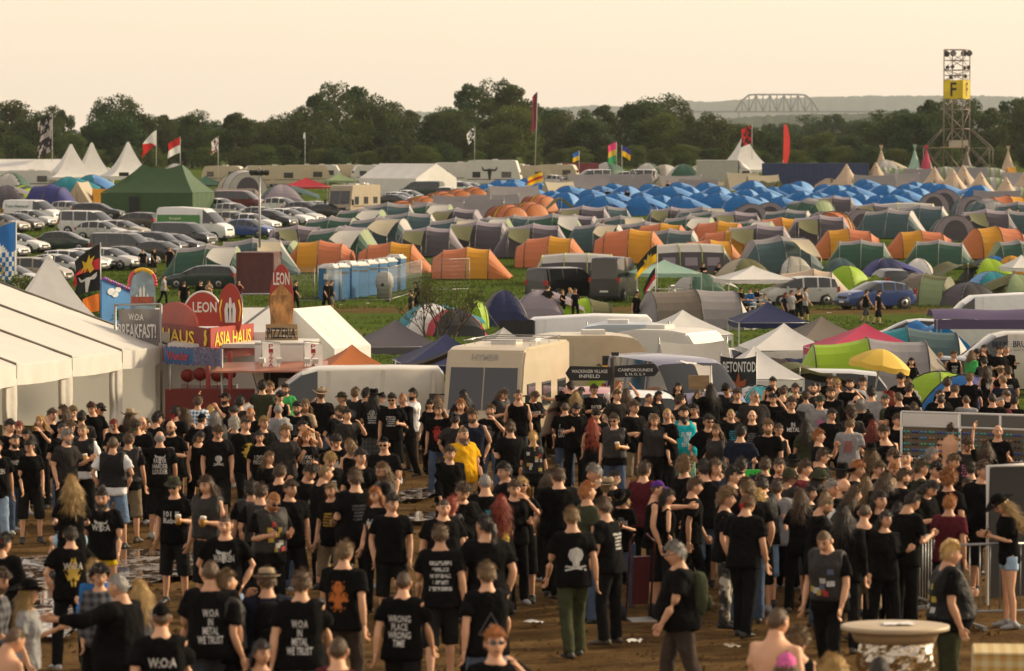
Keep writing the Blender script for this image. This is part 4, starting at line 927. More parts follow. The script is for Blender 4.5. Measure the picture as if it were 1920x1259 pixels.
def motorhome(loc, head, L, W, H, mt, label, front='flat', logo=None):
    r = O('motorhome', None, loc=loc, rot=(0, 0, R(head)))
    prof = [(L / 2, .45), (L / 2 + .02, 1.0), (L / 2 - .12, 1.25), (L / 2 - .45, H - .45), (L / 2 - .62, H - .08), (L / 2 - 1.0, H), (-L / 2 + .1, H), (-L / 2, H - .1), (-L / 2, .45)]
    shellbox(L, W, prof, mt, 'body', r); wheels(r, (L * .30, -L * .26), W)
    # windscreen in the sloped front
    a = math.atan2(.33, H - .45 - 1.25); z0, z1 = 1.32, H - .52; xm = lambda z: L / 2 - .12 - (z - 1.25) / (H - .45 - 1.25) * .33
    w = MB()
    for s in (-1, 1): w.add([(xm(z0) + .02, s * .02, z0), (xm(z0) + .02, s * (W / 2 - .14), z0), (xm(z1) + .02, s * (W / 2 - .16), z1), (xm(z1) + .02, s * .02, z1)], [(0, 1, 2, 3)])
    w.obj('windscreen', WIN, r)
    f = MB(); f.box((L / 2 + .05, 0, .55), (.16, W * .96, .26)); f.obj('bumper', DARKP, r)
    g = MB(); g.box((L / 2 + .025, 0, .92), (.03, W * .62, .20)); g.obj('grille', DARKP, r)
    e = MB(); e.lathe([(.10, 0), (.10, .015), (.085, .015), (.085, 0)], 16); 
    eo = e.obj('emblem', CHROME, r, loc=(L / 2 + .045, 0, .92), rot=(0, R(90), 0))
    for k in range(3): q = MB(); q.box((0, .042, 0), (.012, .085, .012)); q.obj('emblem_spoke', CHROME, eo, loc=(0, 0, .008), rot=(0, 0, R(90 + 120 * k)))
    for s in (-1, 1):
        h = MB(); h.lathe([(.11, 0), (.11, .03), (.04, .045)], 12); h.obj('headlight', LAMP, r, loc=(L / 2 + .02, s * W * .40, .92), rot=(0, R(90), 0))
        m = MB(); m.tube([(L / 2 - .3, s * W / 2, 1.7), (L / 2 - .1, s * (W / 2 + .22), 1.72)], .02, 5); m.box((L / 2 - .08, s * (W / 2 + .24), 1.48), (.09, .20, .52)); m.obj('wing_mirror', DARKP, r)
        k = MB(); k.tube([(xm(1.34) + .05, s * .15, 1.33), (xm(1.55) + .04, s * .62, 1.56)], .012, 4); k.obj('wiper', DARKP, r)
        window(r, (L * .28, s * W / 2, 1.62), (.75, .62), 'y'); window(r, (-L * .02, s * W / 2, 1.62), (.85, .55), 'y'); window(r, (-L * .33, s * W / 2, 1.62), (.8, .5), 'y')
        b = MB(); b.box((-.1, s * (W / 2 + .004), 1.12), (L * .82, .02, .10)); b.obj('stripe', mat('brown_stripe', (.10, .055, .03), rough=.5), r)
    d = MB(); d.box((-L * .14, -W / 2 - .004, 1.25), (.62, .02, 1.5)); do = d.obj('door', mt, r); hd = MB(); hd.box((-L * .14 + .24, -W / 2 - .03, 1.2), (.10, .04, .05)); hd.obj('handle', DARKP, do)
    p = MB(); p.box((L / 2 + .14, 0, .56), (.012, .52, .11)); p.obj('number_plate', PLATE, r)
    t = MB(); t.box((0, 0, H + .06), (.7, .7, .12)); t.box((-L * .3, .2, H + .05), (.5, .5, .10)); t.obj('roof_hatch', WHITEP, r)
    rk = MB()
    for s in (-1, 1): rk.tube([(-L * .42, s * W * .42, H + .13), (L * .2, s * W * .42, H + .13)], .018, 5)
    for x in (-.4, -.2, 0, .18): rk.tube([(x * L, -W * .42, H), (x * L, -W * .42, H + .13), (x * L, W * .42, H + .13), (x * L, W * .42, H)], .014, 5)
    rk.obj('roof_rack', CHROME, r)
    if logo: lettering(r, logo, (L / 2 - .52, 0, H - .25), (R(-25), 0, R(90)), w=.75, col=(.35, .33, .3))
    tag(r, label, 'motorhome'); return r
def caravan(loc, head, L, W, H, mt, label, k=1.0):
    r = O('caravan', None, loc=loc, rot=(0, 0, R(head)), scale=(k,) * 3)
    prof = [(L / 2 - .1, .42), (L / 2, 1.1), (L / 2 - .15, 1.7), (L / 2 - .55, H - .08), (L / 2 - 1.1, H), (-L / 2 + 1.0, H), (-L / 2 + .45, H - .08), (-L / 2 + .1, 1.7), (-L / 2, 1.1), (-L / 2 + .1, .42)]
    shellbox(L, W, prof, mt, 'body', r); wheels(r, (0,), W, .3)
    for s in (-1, 1):
        window(r, (L * .25, s * W / 2, 1.45), (1.0, .55), 'y'); window(r, (-L * .28, s * W / 2, 1.45), (.8, .55), 'y')
        b = MB(); b.box((0, s * (W / 2 + .004), .92), (L * .9, .02, .09)); b.obj('stripe', mat('brown_stripe', (.10, .055, .03), rough=.5), r)
    window(r, (L / 2 - .10, 0, 1.42), (1.3, .55), 'x'); window(r, (-L / 2 + .07, 0, 1.42), (1.3, .55), 'x')
    d = MB(); d.box((-.1, -W / 2 - .004, 1.25), (.6, .02, 1.6)); d.obj('door', mt, r)
    h = MB(); h.tube([(L / 2 - .1, .4, .45), (L / 2 + .9, 0, .42)], .04, 5); h.tube([(L / 2 - .1, -.4, .45), (L / 2 + .9, 0, .42)], .04, 5); h.obj('drawbar', DARKP, r)
    t = MB(); t.box((.2, 0, H + .05), (.6, .6, .12)); t.obj('roof_hatch', WHITEP, r)
    tag(r, label, 'caravan'); return r
# ================================================================== TENTS
F = dict(orange=fab('fabric_orange', (.56, .18, .05)), yellow=fab('fabric_yellow', (.68, .32, .02)), salmon=fab('fabric_salmon', (.62, .20, .085)), rust=fab('fabric_rust', (.30, .07, .02)), grey=fab('fabric_grey', (.30, .28, .285)), lgrey=fab('fabric_light_grey', (.52, .50, .46)), dgrey=fab('fabric_dark_grey', (.10, .088, .105)), green=fab('fabric_green', (.038, .112, .072)), pgreen=fab('fabric_pale_green', (.28, .36, .18)), petrol=fab('fabric_petrol', (.065, .12, .13)), beige=fab('fabric_beige', (.47, .41, .29)), cream=fab('fabric_cream', (.60, .46, .33)), blue=fab('fabric_blue', (.008, .16, .46)), lblue=fab('fabric_light_blue', (.17, .38, .72)), navy=fab('fabric_navy', (.02, .028, .10)), lime=fab('fabric_lime', (.33, .52, .02)), olive=fab('fabric_olive', (.13, .13, .05)), white=fab('fabric_white', (.80, .78, .74)), mint=fab('fabric_mint', (.36, .55, .45)), red=fab('fabric_red', (.50, .03, .05)), pink=fab('fabric_pink', (.60, .06, .13)), purple=fab('fabric_purple', (.11, .08, .17)), teal=fab('fabric_teal', (.02, .24, .30)), py=fab('fabric_parasol', (.76, .52, .08)), army=fab('fabric_army_green', (.045, .095, .035), transl=.08), black=fab('fabric_black', (.02, .02, .022), transl=.05), dblue=fab('fabric_violet_blue', (.045, .05, .22)), lav=fab('fabric_lavender', (.34, .29, .33)), taupe=fab('fabric_taupe', (.20, .165, .13)))
HOOP = {k: mat('pole_' + k, c, rough=.5, var=0) for k, c in dict(black=(.03, .03, .03), lime=(.42, .50, .06), grey=(.25, .25, .25), white=(.6, .6, .58)).items()}
ROPE = mat('guy_rope', (.45, .42, .35), rough=.9, var=0); METAL = mat('steel_tube', (.32, .32, .31), rough=.4, metal=.6)
def arch(w, h, n=12, p=2.2, lift=0.0):
    out = []
    for k in range(n + 1):
        a = PI * k / n; c, s = math.cos(a), math.sin(a)
        out.append((math.copysign(abs(c) ** (2 / p), c) * w / 2, abs(s) ** (2 / p) * h + lift))
    return out
def tunnel(segs, hoop='black', awn=None, porch=None, name='tunnel_tent', door=True, side='beige'):
    """segs: list of (x, width, height, fabric of the bay that starts here, lower-band fabric or None); x grows to the porch end.
    awn: (fabric, length, x) side canopy held up by two poles"""
    r = O(name, None)
    for i in range(len(segs) - 1):
        x0, w0, h0, f0, low = segs[i]; x1, w1, h1, _, _ = segs[i + 1]; m = MB(); m2 = MB(); m3 = MB(); rows = []
        for t in (0, .15, .35, .5, .65, .85, 1):
            sag = .035 * math.sin(PI * t); x = x0 + (x1 - x0) * t; a = arch(w0 + (w1 - w0) * t, h0 + (h1 - h0) * t); row = []
            for j, (y, z) in enumerate(a):
                k = 1 - sag * math.sin(PI * j / 12); row.append((x, y * k, max(0.01, z * k) + (.012 * mnoise.noise(Vector((x * 3, y * 3, z * 3))) if 0 < t < 1 else 0)))
            rows.append(row)
        N = 13; cut = 4
        for a in range(len(rows) - 1):
            for j in range(N - 1):
                tgt = m if not low else (m2 if j < cut else m3 if j >= N - 1 - cut else m)
                tgt.add([rows[a][j], rows[a][j + 1], rows[a + 1][j + 1], rows[a + 1][j]], [(0, 1, 2, 3)], 0, True)
        m.obj('fly_panel', F[f0], r)
        if low: m2.obj('lower_panel', F[low], r); m3.obj('lower_panel', F[low], r)
    for i, (x, w, h, f, low) in enumerate(segs):
        if h < .15: continue
        t = MB(); t.tube([(x, y * 1.01, z * 1.01 + .005) for y, z in arch(w, h)], .022, 5); t.obj('hoop', HOOP[hoop], r)
    for e in (0, -1):
        x, w, h, f, low = segs[e]
        if h > .15:
            m = MB(); a = arch(w, h); m.add([(x, y, z) for y, z in a], [tuple(range(13))]); eo = m.obj('end_wall', F[segs[0][3] if e == 0 else segs[-2][3]], r)
            if door and e == -1: d = MB(); d.add([(x + .012, y * .62, z * .80 + .05) for y, z in arch(w, h)], [tuple(range(13))]); d.obj('door', F['dgrey'], eo)
    if awn:
        fb, ln, xa, sgn = awn; ln += .55; x, w, h, _, _ = min(segs, key=lambda s: abs(s[0] - xa)); wd = 1.25
        m = MB(); m.grid(lambda u, v: Vector((xa - wd / 2 + wd * u, sgn * (w * .30 + (ln + .3) * v), h * .97 - .42 * v * v - .50 * u * v - .10 * math.sin(PI * u) * v)), 6, 6); m.obj('awning', F[fb], r)
        for u in (-.5, .5): p = MB(); p.tube([(xa + wd * u, sgn * (w * .30 + ln + .3), 0), (xa + wd * u, sgn * (w * .30 + ln + .3), h * .97 - .67 - .50 * u)], .018, 5); p.obj('awning_pole', METAL, r)
    xs = [s[0] for s in segs]
    for s in (-1, 1):
        g = MB(); x, w, h, _, _ = segs[len(segs) // 2]; g.tube([(x, s * w * .38, h * .7), (x, s * (w * .5 + .9), 0)], .006, 3); g.obj('guy_rope', ROPE, r)
    return r
def t_grey(low='petrol', top='grey', porch='lgrey', awn=('beige', 1.4, .6, -1), hoop='grey'):
    return tunnel([(-2.6, 2.2, .25, top, low), (-1.7, 2.9, 1.75, top, low), (-.1, 3.1, 2.0, top, low), (1.4, 2.9, 1.85, porch, low), (2.5, 2.2, .12, porch, None)], hoop, awn)
def t_orange(a='salmon', b='yellow', c='orange'):
    return tunnel([(-2.1, 2.4, 1.25, a, None), (-1.5, 2.7, 1.70, a, None), (-.1, 2.8, 1.9, b, None), (1.2, 2.7, 1.75, c, None), (2.5, 2.4, .12, c, None)], 'black', None)
def t_hoops():   # short orange pods with pale bands
    return tunnel([(-1.5, 2.2, .2, 'rust', None), (-.8, 2.6, 1.5, 'rust', None), (.4, 2.7, 1.65, 'yellow', None), (.8, 2.7, 1.65, 'salmon', None), (1.6, 2.5, 1.5, 'orange', None), (2.2, 2.2, .15, 'orange', None)], 'black', None)
def t_family():  # large light-roofed tent with dark walls and lime piping
    r = O('family_tent', None); xs = [-3.2, -2.4, -.8, .8, 2.4, 3.4]; hs = [.1, 2.0, 2.15, 2.15, 2.05, .1]
    for i in range(5):
        roof = MB(); wls = {}; x0, x1, h0, h1 = xs[i], xs[i + 1], hs[i], hs[i + 1]
        for s in (-1, 1):
            wl = MB(); wls[s] = wl
            P = lambda x, h: [(x, 0, h), (x, s * .8, h * .95), (x, s * 1.45, h * .72), (x, s * 1.75, 0.01)]
            A, B = P(x0, h0), P(x1, h1)
            for j in range(3):
                q = [A[j], B[j], B[j + 1], A[j + 1]]
                (roof if j < 2 else wl).add(q, [(0, 1, 2, 3)], 0, True)
        roof.obj('roof_panel', F['lgrey'], r); ws_ = {s: wls[s].obj('wall_panel', F['dgrey'], r) for s in wls}
        if 1 <= i <= 3:
            for s in (-1, 1): p = MB(); xm = (x0 + x1) / 2; p.add([(xm - .45, s * 1.535, 1.15), (xm + .45, s * 1.535, 1.15), (xm + .45, s * 1.672, .55), (xm - .45, s * 1.672, .55)], [(0, 1, 2, 3)]); p.obj('window', F['lav'], ws_[s])
    for i in range(1, 5):
        for s in (-1, 1): t = MB(); h = hs[i]; t.tube([(xs[i], 0, h + .01), (xs[i], s * .81, h * .95 + .01), (xs[i], s * 1.47, h * .72 + .01), (xs[i], s * 1.78, 0)], .03, 5); t.obj('piping', HOOP['lime'], r)
    return r
def t_dome(f1='blue', f2='lblue', w=2.6, h=1.45, porch=True, hoop='black'):
    r = O('dome_tent', None); n = 16
    def z(x, y):
        d = max(0, 1 - (abs(x) / (w / 2)) ** 2.2) * max(0, 1 - (abs(y) / (w / 2)) ** 2.2)
        q = 1 - (abs(abs(x) - abs(y)) / (w / 2)) * .16 * d ** .3
        return h * d ** .55 * q
    parts = [MB(), MB(), MB(), MB()]
    P = lambda i, j: (-w / 2 + w * i / n, -w / 2 + w * j / n, z(-w / 2 + w * i / n, -w / 2 + w * j / n))
    for i in range(n):
        for j in range(n):
            cx, cy = -w / 2 + w * (i + .5) / n, -w / 2 + w * (j + .5) / n
            k = (0 if cx > abs(cy) else 1 if cy >= abs(cx) else 2 if -cx > abs(cy) else 3)
            parts[k].add([P(i, j), P(i + 1, j), P(i + 1, j + 1), P(i, j + 1)], [(0, 1, 2, 3)], 0, True)
    for k, m in enumerate(parts): m.obj('fly_panel', F[f2 if k % 2 == 0 and f2 else f1], r)
    for s in (1, -1): t = MB(); t.tube([(a, a * s, z(a, a) + .01) for a in np.linspace(-w / 2, w / 2, 14)], .016, 5); t.obj('pole', HOOP[hoop], r)
    if porch:
        m = MB(); m.grid(lambda u, v: Vector((w * .18 + w * .62 * u, (v - .5) * w * (.55 + .12 * u), h * (.96 - .32 * u - .12 * u * u) - .25 * h * (2 * v - 1) ** 2 * (1 - .3 * u))), 6, 6); m.obj('porch', F[f2 or f1], r)
        d = MB(); d.add([(w * .44, -w * .26, .02), (w * .44, w * .26, .02), (w * .40, w * .16, h * .62), (w * .40, -w * .16, h * .62)], [(0, 1, 2, 3)]); d.obj('door', F['navy'], r)
        for s in (-1, 1): p = MB(); p.tube([(w * .8, s * w * .32, 0), (w * .8, s * w * .32, h * .36)], .014, 4); p.obj('porch_pole', METAL, r)
    return r
def t_cone(f='cream', w=4.4, h=2.9, sides=8, name='bell_tent', wall=.35):
    r = O(name, None)
    for k in range(sides):
        a0, a1 = 2 * PI * k / sides + .3, 2 * PI * (k + 1) / sides + .3; m = MB(); rows = []
        for rr, z in ((.03, h), (.30, h * .66), (.62, h * .36), (.93, wall), (1, .0)):
            rows.append([(w / 2 * rr * math.cos(a0 + (a1 - a0) * t) * (1 - .03 * math.sin(PI * t)), w / 2 * rr * math.sin(a0 + (a1 - a0) * t) * (1 - .03 * math.sin(PI * t)), z) for t in (0, .33, .67, 1)])
        m.rings(rows, 0, True, cap=False, closed=False); m.obj('canvas_panel', F[f], r)
    d = MB(); d.add([(-.4, -w / 2 * .97, 0.02), (.4, -w / 2 * .97, .02), (0, -w / 2 * .52, h * .50)], [(0, 1, 2)]); d.obj('door', F['taupe'], r)
    v = MB(); v.box((.05, -w * .12, h * .80), (.22, .10, .06)); v.obj('vent', F['taupe'], r)
    return r
def t_tipi(f='cream', h=3.0):
    r = t_cone(f, 2.1, h, 7, 'tipi_tent', .02)
    c = MB(); c.rings([[(q * math.cos(a), q * math.sin(a), z) for a in [2 * PI * k / 8 for k in range(8)]] for q, z in ((.05, h * .95), (.11, h * .985), (.26, h * 1.16))], cap=False); c.obj('smoke_flap', F[f], r)
    for k in range(4): a = k * PI / 2 + .4; p = MB(); p.tube([(0, 0, h * .95), (.3 * math.cos(a), .3 * math.sin(a), h * 1.2)], .02, 4); p.obj('pole', BARK, r)
    return r
def t_ridge(f='grey', L=4.5, w=2.6, h=1.8, end='beige'):
    r = O('ridge_tent', None)
    for s in (-1, 1):
        m = MB(); m.grid(lambda u, v: Vector((-L / 2 + L * u, s * (.02 + w / 2 * v), h * (1 - v) ** 1.0 - .10 * math.sin(PI * u) * (1 - v) - .10 * math.sin(PI * v) + .02)), 10, 5); m.obj('roof_panel', F[f], r)
        e = MB(); x = s * L / 2; e.add([(x, -w / 2, 0), (x, w / 2, 0), (x, 0, h)], [(0, 1, 2)]); eo = e.obj('end_wall', F[end], r)
        d = MB(); d.tube([(x + s * .01, 0, 0.02), (x + s * .01, 0, h * .95)], .015, 4); d.obj('zip', HOOP['grey'], eo)
        p = MB(); p.tube([(x * 1.005, 0, 0), (x * 1.005, 0, h + .12)], .022, 5); p.obj('pole', METAL, r)
    return r
def t_tarp(f='olive', w=3.2, d=3.0, h=1.7):
    r = O('tarp_shelter', None); m = MB(); m.grid(lambda u, v: Vector(((u - .5) * w, (v - .5) * d, h * (1 - .75 * abs(2 * u - 1) ** 1.2) + .10 * mnoise.noise(Vector((u * 4, v * 4, 1))) - .18 * math.sin(PI * v))), 12, 10); m.obj('sheet', F[f], r)
    for s in (-1, 1): p = MB(); p.tube([(0, s * d * .5, 0), (0, s * d * .5, h)], .02, 5); p.obj('pole', METAL, r)
    return r
def t_striped():  # rounded green and white striped pod
    return tunnel([(-2.4, 1.8, .2, 'pgreen', None), (-1.8, 2.4, 1.2, 'lgrey', None), (-1.1, 2.7, 1.6, 'pgreen', None), (-.4, 2.8, 1.75, 'lgrey', None), (.3, 2.8, 1.75, 'pgreen', None), (1.0, 2.7, 1.6, 'lgrey', None), (1.8, 2.4, 1.1, 'pgreen', None), (2.3, 1.8, .2, 'pgreen', None)], 'black', None, name='striped_tent', door=False)
TP = {}
SCALE_T = 1.0
def place(kind, make, px, py, head, label, cat='tent', k=1.0, group=None, loc=None, sx=1.0):
    if kind not in TP: TP[kind] = make(); r = TP[kind]
    else: r = copy_tree(TP[kind])
    g = loc if loc is not None else gp(px, py)
    r.location = g; r.rotation_euler = (0, 0, R(head + rnd.uniform(-11, 11))); r.scale = (k * sx, k, k * rnd.uniform(.96, 1.04))
    tag(r, label, cat, group or 'tents pitched in the field'); return r
def gazebo(px, yap, hw, D, f, label, f2=None, depth=3.0, head=8, legs='white', drop=.75, valance=True, name='gazebo', apex=None):
    "pavilion: apex pixel, half width in pixels, distance"
    p = at(px, yap, D); g = G(D); h = p.z - g; w = hw * 2 / FPX * D; r = O(name, None, loc=(p.x, D, g), rot=(0, 0, R(head)))
    c = [(-w / 2, -depth / 2), (w / 2, -depth / 2), (w / 2, depth / 2), (-w / 2, depth / 2)]; e = h - drop
    for k in range(4):
        a, b = c[k], c[(k + 1) % 4]; m = MB()
        def fn(u, v):
            x = (a[0] + (b[0] - a[0]) * u) * v; y = (a[1] + (b[1] - a[1]) * u) * v
            return Vector((x, y, h - drop * v ** .82 - .09 * math.sin(PI * u) * v * (1 - v * .3)))
        m.grid(fn, 8, 6); ro = m.obj('roof_panel', F[(f2 if f2 and k in (1, 2) else f)], r)
        if valance: q = MB(); q.grid(lambda u, v: Vector((a[0] + (b[0] - a[0]) * u, a[1] + (b[1] - a[1]) * u, e - .063 * math.sin(PI * u) - .20 * v + .02 * math.sin(u * 30) * v)), 16, 1); q.obj('valance', F[(f2 if f2 and k in (1, 2) else f)], ro)
        l = MB(); l.box((a[0] * .985, a[1] * .985, e / 2), (.05, .05, e)); l.obj('leg', HOOP[legs] if legs in HOOP else METAL, r)
        t = MB(); t.tube([(a[0], a[1], e - .03), (b[0], b[1], e - .03)], .015, 4); t.obj('rail', METAL, r)
    tag(r, label, 'gazebo', 'gazebos in the camp'); return r
def pagoda(px, ytop, ybase_eave, hw, D, label, f='white', head=0, pw=2.1):
    p = at(px, ytop, D); e = at(px, ybase_eave, D); g = G(D); w = hw * 2 / FPX * D; r = O('pagoda_tent', None, loc=(p.x, D, g), rot=(0, 0, R(head)))
    h = p.z - g; he = e.z - g; c = [(-1, -1), (1, -1), (1, 1), (-1, 1)]
    for k in range(4):
        a, b = c[k], c[(k + 1) % 4]; m = MB()
        def fn(u, v):
            q = .045 + .955 * v; x = (a[0] + (b[0] - a[0]) * u) * q * w / 2; y = (a[1] + (b[1] - a[1]) * u) * q * w / 2
            return Vector((x, y, he + (h - he) * ((1 - v) ** pw) - .05 * math.sin(PI * u) * v))
        m.grid(fn, 8, 12); m.obj('roof_panel', F[f], r)
        q = MB(); q.grid(lambda u, v: Vector(((a[0] + (b[0] - a[0]) * u) * w / 2, (a[1] + (b[1] - a[1]) * u) * w / 2, he - .35 * v)), 10, 1); q.obj('valance', F[f], r)
        l = MB(); l.box((a[0] * w * .49, a[1] * w * .49, he / 2), (.10, .10, he)); l.obj('leg', METAL, r)
    cp = MB(); cp.lathe([(.02 * w + .03, h - .04), (.02 * w + .03, h + .05), (.01, h + .10)], 10); cp.obj('peak_cap', F[f], r)
    tag(r, label, 'marquee', 'white pagoda tents'); return r
# ================================================================== TENT FIELD
MK = dict(gg=lambda: t_grey('green', 'grey', 'pgreen', ('lgrey', 1.2, 1.0, -1)), gp=lambda: t_grey('petrol', 'grey', 'lgrey', ('beige', 1.3, .8, -1)), gn=lambda: t_grey('petrol', 'grey', 'lgrey', None), gr=lambda: t_grey('green', 'grey', 'pgreen', None),
 gv=lambda: t_grey('dgrey', 'lav', 'lav', ('olive', 1.2, -.9, -1)), og=lambda: t_orange(), oy=lambda: t_orange('salmon', 'yellow', 'orange'), oh=t_hoops, fam=t_family, bd=lambda: t_dome(), be=t_cone, rg=lambda: t_ridge(), rb=lambda: t_ridge('beige', 3.6, 2.4, 1.9), tp=lambda: t_tarp(), st=t_striped,
 arch=lambda: tunnel([(-1.6, 2.2, .2, 'grey', 'petrol'), (-.9, 2.8, 1.6, 'grey', 'petrol'), (.5, 3.0, 1.8, 'lav', None), (1.1, 3.0, 1.8, 'grey', None)], 'black'), crt=lambda: tunnel([(-2.4, 2.2, .2, 'cream', None), (-1.6, 2.8, 1.6, 'cream', None), (.2, 3.0, 1.9, 'cream', None), (1.2, 2.8, 1.7, 'beige', None), (2.8, 2.0, .1, 'beige', None)], 'black'))
TN = dict(gg='grey-roofed green tunnel tent with awning', gp='grey and petrol tunnel tent with awning', gn='grey and petrol closed tunnel tent', gr='grey-roofed green tunnel tent with closed porch', gv='lavender-grey tunnel tent with olive flap', og='orange and yellow tunnel tent', oy='orange tunnel tent with yellow middle', oh='rust orange pod tent with pale bands', fam='large dark-walled family tent with light roof', bd='blue dome tent with light blue porch', be='cream cotton bell tent', rg='long grey ridge tent', rb='beige ridge tent', tp='olive tarpaulin shelter', st='green and white striped pod tent', arch='grey arched tent with open front', crt='cream tunnel tent')
def field(px, py):
    if px < 560: return 'near the lamp mast'
    if py > 468: return 'in the front row of the tent field'
    if py > 440: return 'in the second row of the tent field'
    if py > 395: return 'in the middle rows of the tent field'
    if px > 1540 and py < 360: return 'below the scaffolding tower'
    return 'in the far rows of the tent field'
FIELD = '''gv 560 479 8;gv 650 478 -6;gn 770 452 -8;gv 900 474 -6;gn 968 450 -10;gv 1080 452 -6;gp 1212 468 -8;gv 1380 448 -6;gv 1540 462 -8;gn 1260 486 -8;gv 1424 484 -8;gn 1480 440 -8;gv 1640 424 -6;gn 1730 436 -6;gv 860 440 -8;gn 730 434 -8;gv 1850 446 -8;gn 1910 424 -8;gr 626 462 -12;gg 682 440 -12;gp 716 468 -10;oy 598 510 178;gg 642 492 -14;oy 738 511 -8;gr 514 505 -12;gg 396 526 -8;gp 478 514 -8;
oh 706 420 -60;oh 748 412 -58;oh 786 403 -58;oh 822 395 -58;oh 852 388 -58;oh 884 382 -58;rg 822 418 14;rg 866 409 14;rg 926 402 14;rg 962 390 14;rg 898 412 14;
gg 808 433 -12;gg 920 456 -12;gg 1040 458 -12;gv 806 480 4;gp 858 468 -10;gv 1004 482 -6;oy 880 522 -6;oh 944 427 -50;oh 984 417 -50;oh 1004 400 -50;tp 1050 406 14;oy 1036 501 -8;fam 1082 532 6;rb 1048 378 30;
gv 1096 438 -4;gn 1140 434 -4;gv 1262 436 4;gp 1318 438 6;gp 1166 457 -10;gp 1124 471 -10;gg 1296 460 -10;gr 1340 446 -10;oy 1186 493 -6;oy 1244 472 -6;oy 1332 506 -6;og 1366 486 -8;fam 1290 511 -4;og 1352 470 -8;
gg 1412 460 -8;oy 1466 458 -6;gp 1462 510 4;oy 1586 485 190;gg 1612 503 184;arch 1404 424 -80;arch 1442 419 -80;arch 1532 440 -70;oh 1570 441 -110;arch 1604 440 -75;gv 1566 408 -4;fam 1700 424 -4;
gn 1672 446 -8;arch 1782 452 -85;arch 1748 399 -80;arch 1816 408 -80;gn 1850 420 -70;arch 1772 394 -95;oy 1722 484 188;oy 1862 484 188;gg 1758 503 182;gr 1904 502 182;gn 1896 444 -12;og 1890 408 10;gr 1520 424 -60;
rg 1104 358 10;rg 1150 356 6;rg 1188 354 8;tp 1244 354 10;rb 1334 349 20;rg 1275 362 8;rg 1310 366 4;rb 1430 362 25;tp 1444 370 30;rb 1392 358 10;rg 1690 352 4;rg 1640 360 2;rg 1870 392 -6;rg 1910 350 4;rg 1820 340 0;rg 1730 344 4;
be 1553 352 0;be 1587 354 20;be 1642 352 10;be 1752 358 0;be 1786 366 15;be 1806 358 5;be 1838 376 0;be 1886 388 12;be 1920 372 0;be 1616 348 8;
st 1684 336 0;st 1722 340 10;st 1774 334 0;st 1862 336 5;st 1860 360 0;st 1904 380 0;st 1816 334 0;st 1660 336 10'''
FS = [(q[0], *map(float, q[1:])) for q in (it.split() for it in FIELD.replace('\n', '').split(';'))]
SN = dict(gg='green', gp='petrol', gn='petrol', gr='green', gv='lavender', og='orange', oy='orange', oh='rust', fam='family', be='bell', rg='ridge', rb='ridge', tp='tarpaulin', st='striped', arch='arched')
for k, x, y, h in FS:
    sc_ = {'be': .95, 'st': .95, 'fam': .8}.get(k, 1.0) * rnd.uniform(.92, 1.1) * (.92 if y > 498 and x > 1560 else 1.13 if y > 465 else 1.06)
    lf = min((t for t in FS if t[1] < x - 8), key=lambda t: (x - t[1]) + 4 * abs(t[2] - y), default=None); rt = min((t for t in FS if t[1] > x + 8), key=lambda t: (t[1] - x) + 4 * abs(t[2] - y), default=None)
    lab = f"{TN[k]} {field(x, y).replace(' of the tent field', '')}" + (f', between {SN[lf[0]]} and {SN[rt[0]]} tents' if lf and rt else ', at the end of its row')
    if len(lab.split()) > 16: lab = f'{TN[k]} {field(x, y)}'
    place(k, MK[k], x, y, h, lab, k=sc_, group=lab)
for i, (x, y, kd) in enumerate([(600, 345, 0), (652, 344, 1), (700, 346, 0), (842, 342, 1), (905, 344, 2), (1046, 344, 0), (1215, 344, 2), (1246, 344, 3), (1282, 346, 2), (1310, 344, 3), (470, 350, 3), (420, 348, 0), (720, 352, 3), (952, 342, 1), (1140, 342, 2), (1660, 333, 3), (330, 342, 2), (20, 372, 2)]):
    if kd < 2: caravan(gp(x, y), rnd.uniform(-12, 12), 5.5, 2.2, 2.5, [WHITEP, CREAM][i % 2], f"{['white', 'cream'][i % 2]} touring caravan in the far row before the hedge").__setitem__('group', 'touring caravans before the hedge')
    else: place('far%d' % kd, (lambda: t_dome('green', 'lgrey', 4, 2.2, False)) if kd == 2 else (lambda: t_dome('lgrey', 'beige', 3.6, 2.1, True)), x, y, rnd.uniform(0, 90), ('green and pale' if kd == 2 else 'pale grey and beige') + ' dome tent in the far row before the hedge', k=1.2, group='dome tents before the hedge %d' % kd)
BLUE = '1060 394;1110 400;1150 398;1240 398;1275 400;1310 396;1420 404;1520 404;1560 400;1590 404;1130 404;1290 406;912 374;936 366;962 361;990 358;1034 386;1200 404;1490 418;1345 400;1388 406;930 378;958 372;986 382;1012 372;1064 384;1000 366;1086 382;1126 378;1148 372;1176 384;1200 392;1216 374;1234 382;1256 384;1324 376;1346 382;1106 388;1372 392;1400 388;1424 382;1450 378;1440 394;1462 402;1486 414;1504 388;1532 394;1546 376;1568 380;1580 388;1600 384;1614 394;1590 376;1478 378;1500 372;1452 350;1632 376;1660 380;1688 388;1700 378;1716 370;1742 373;1764 378;1722 386;1646 396;1670 398;1836 380;1620 366;1700 396;1410 372;1160 388;1270 374;1292 380'
for i, it in enumerate(BLUE.split(';')):
    x, y = map(float, it.split()); place('bd', MK['bd'], x, y, (-22 if i % 3 else 150), 'blue dome tent with light blue porch in the block of blue tents', k=rnd.uniform(1.05, 1.3), group='blue dome tents')
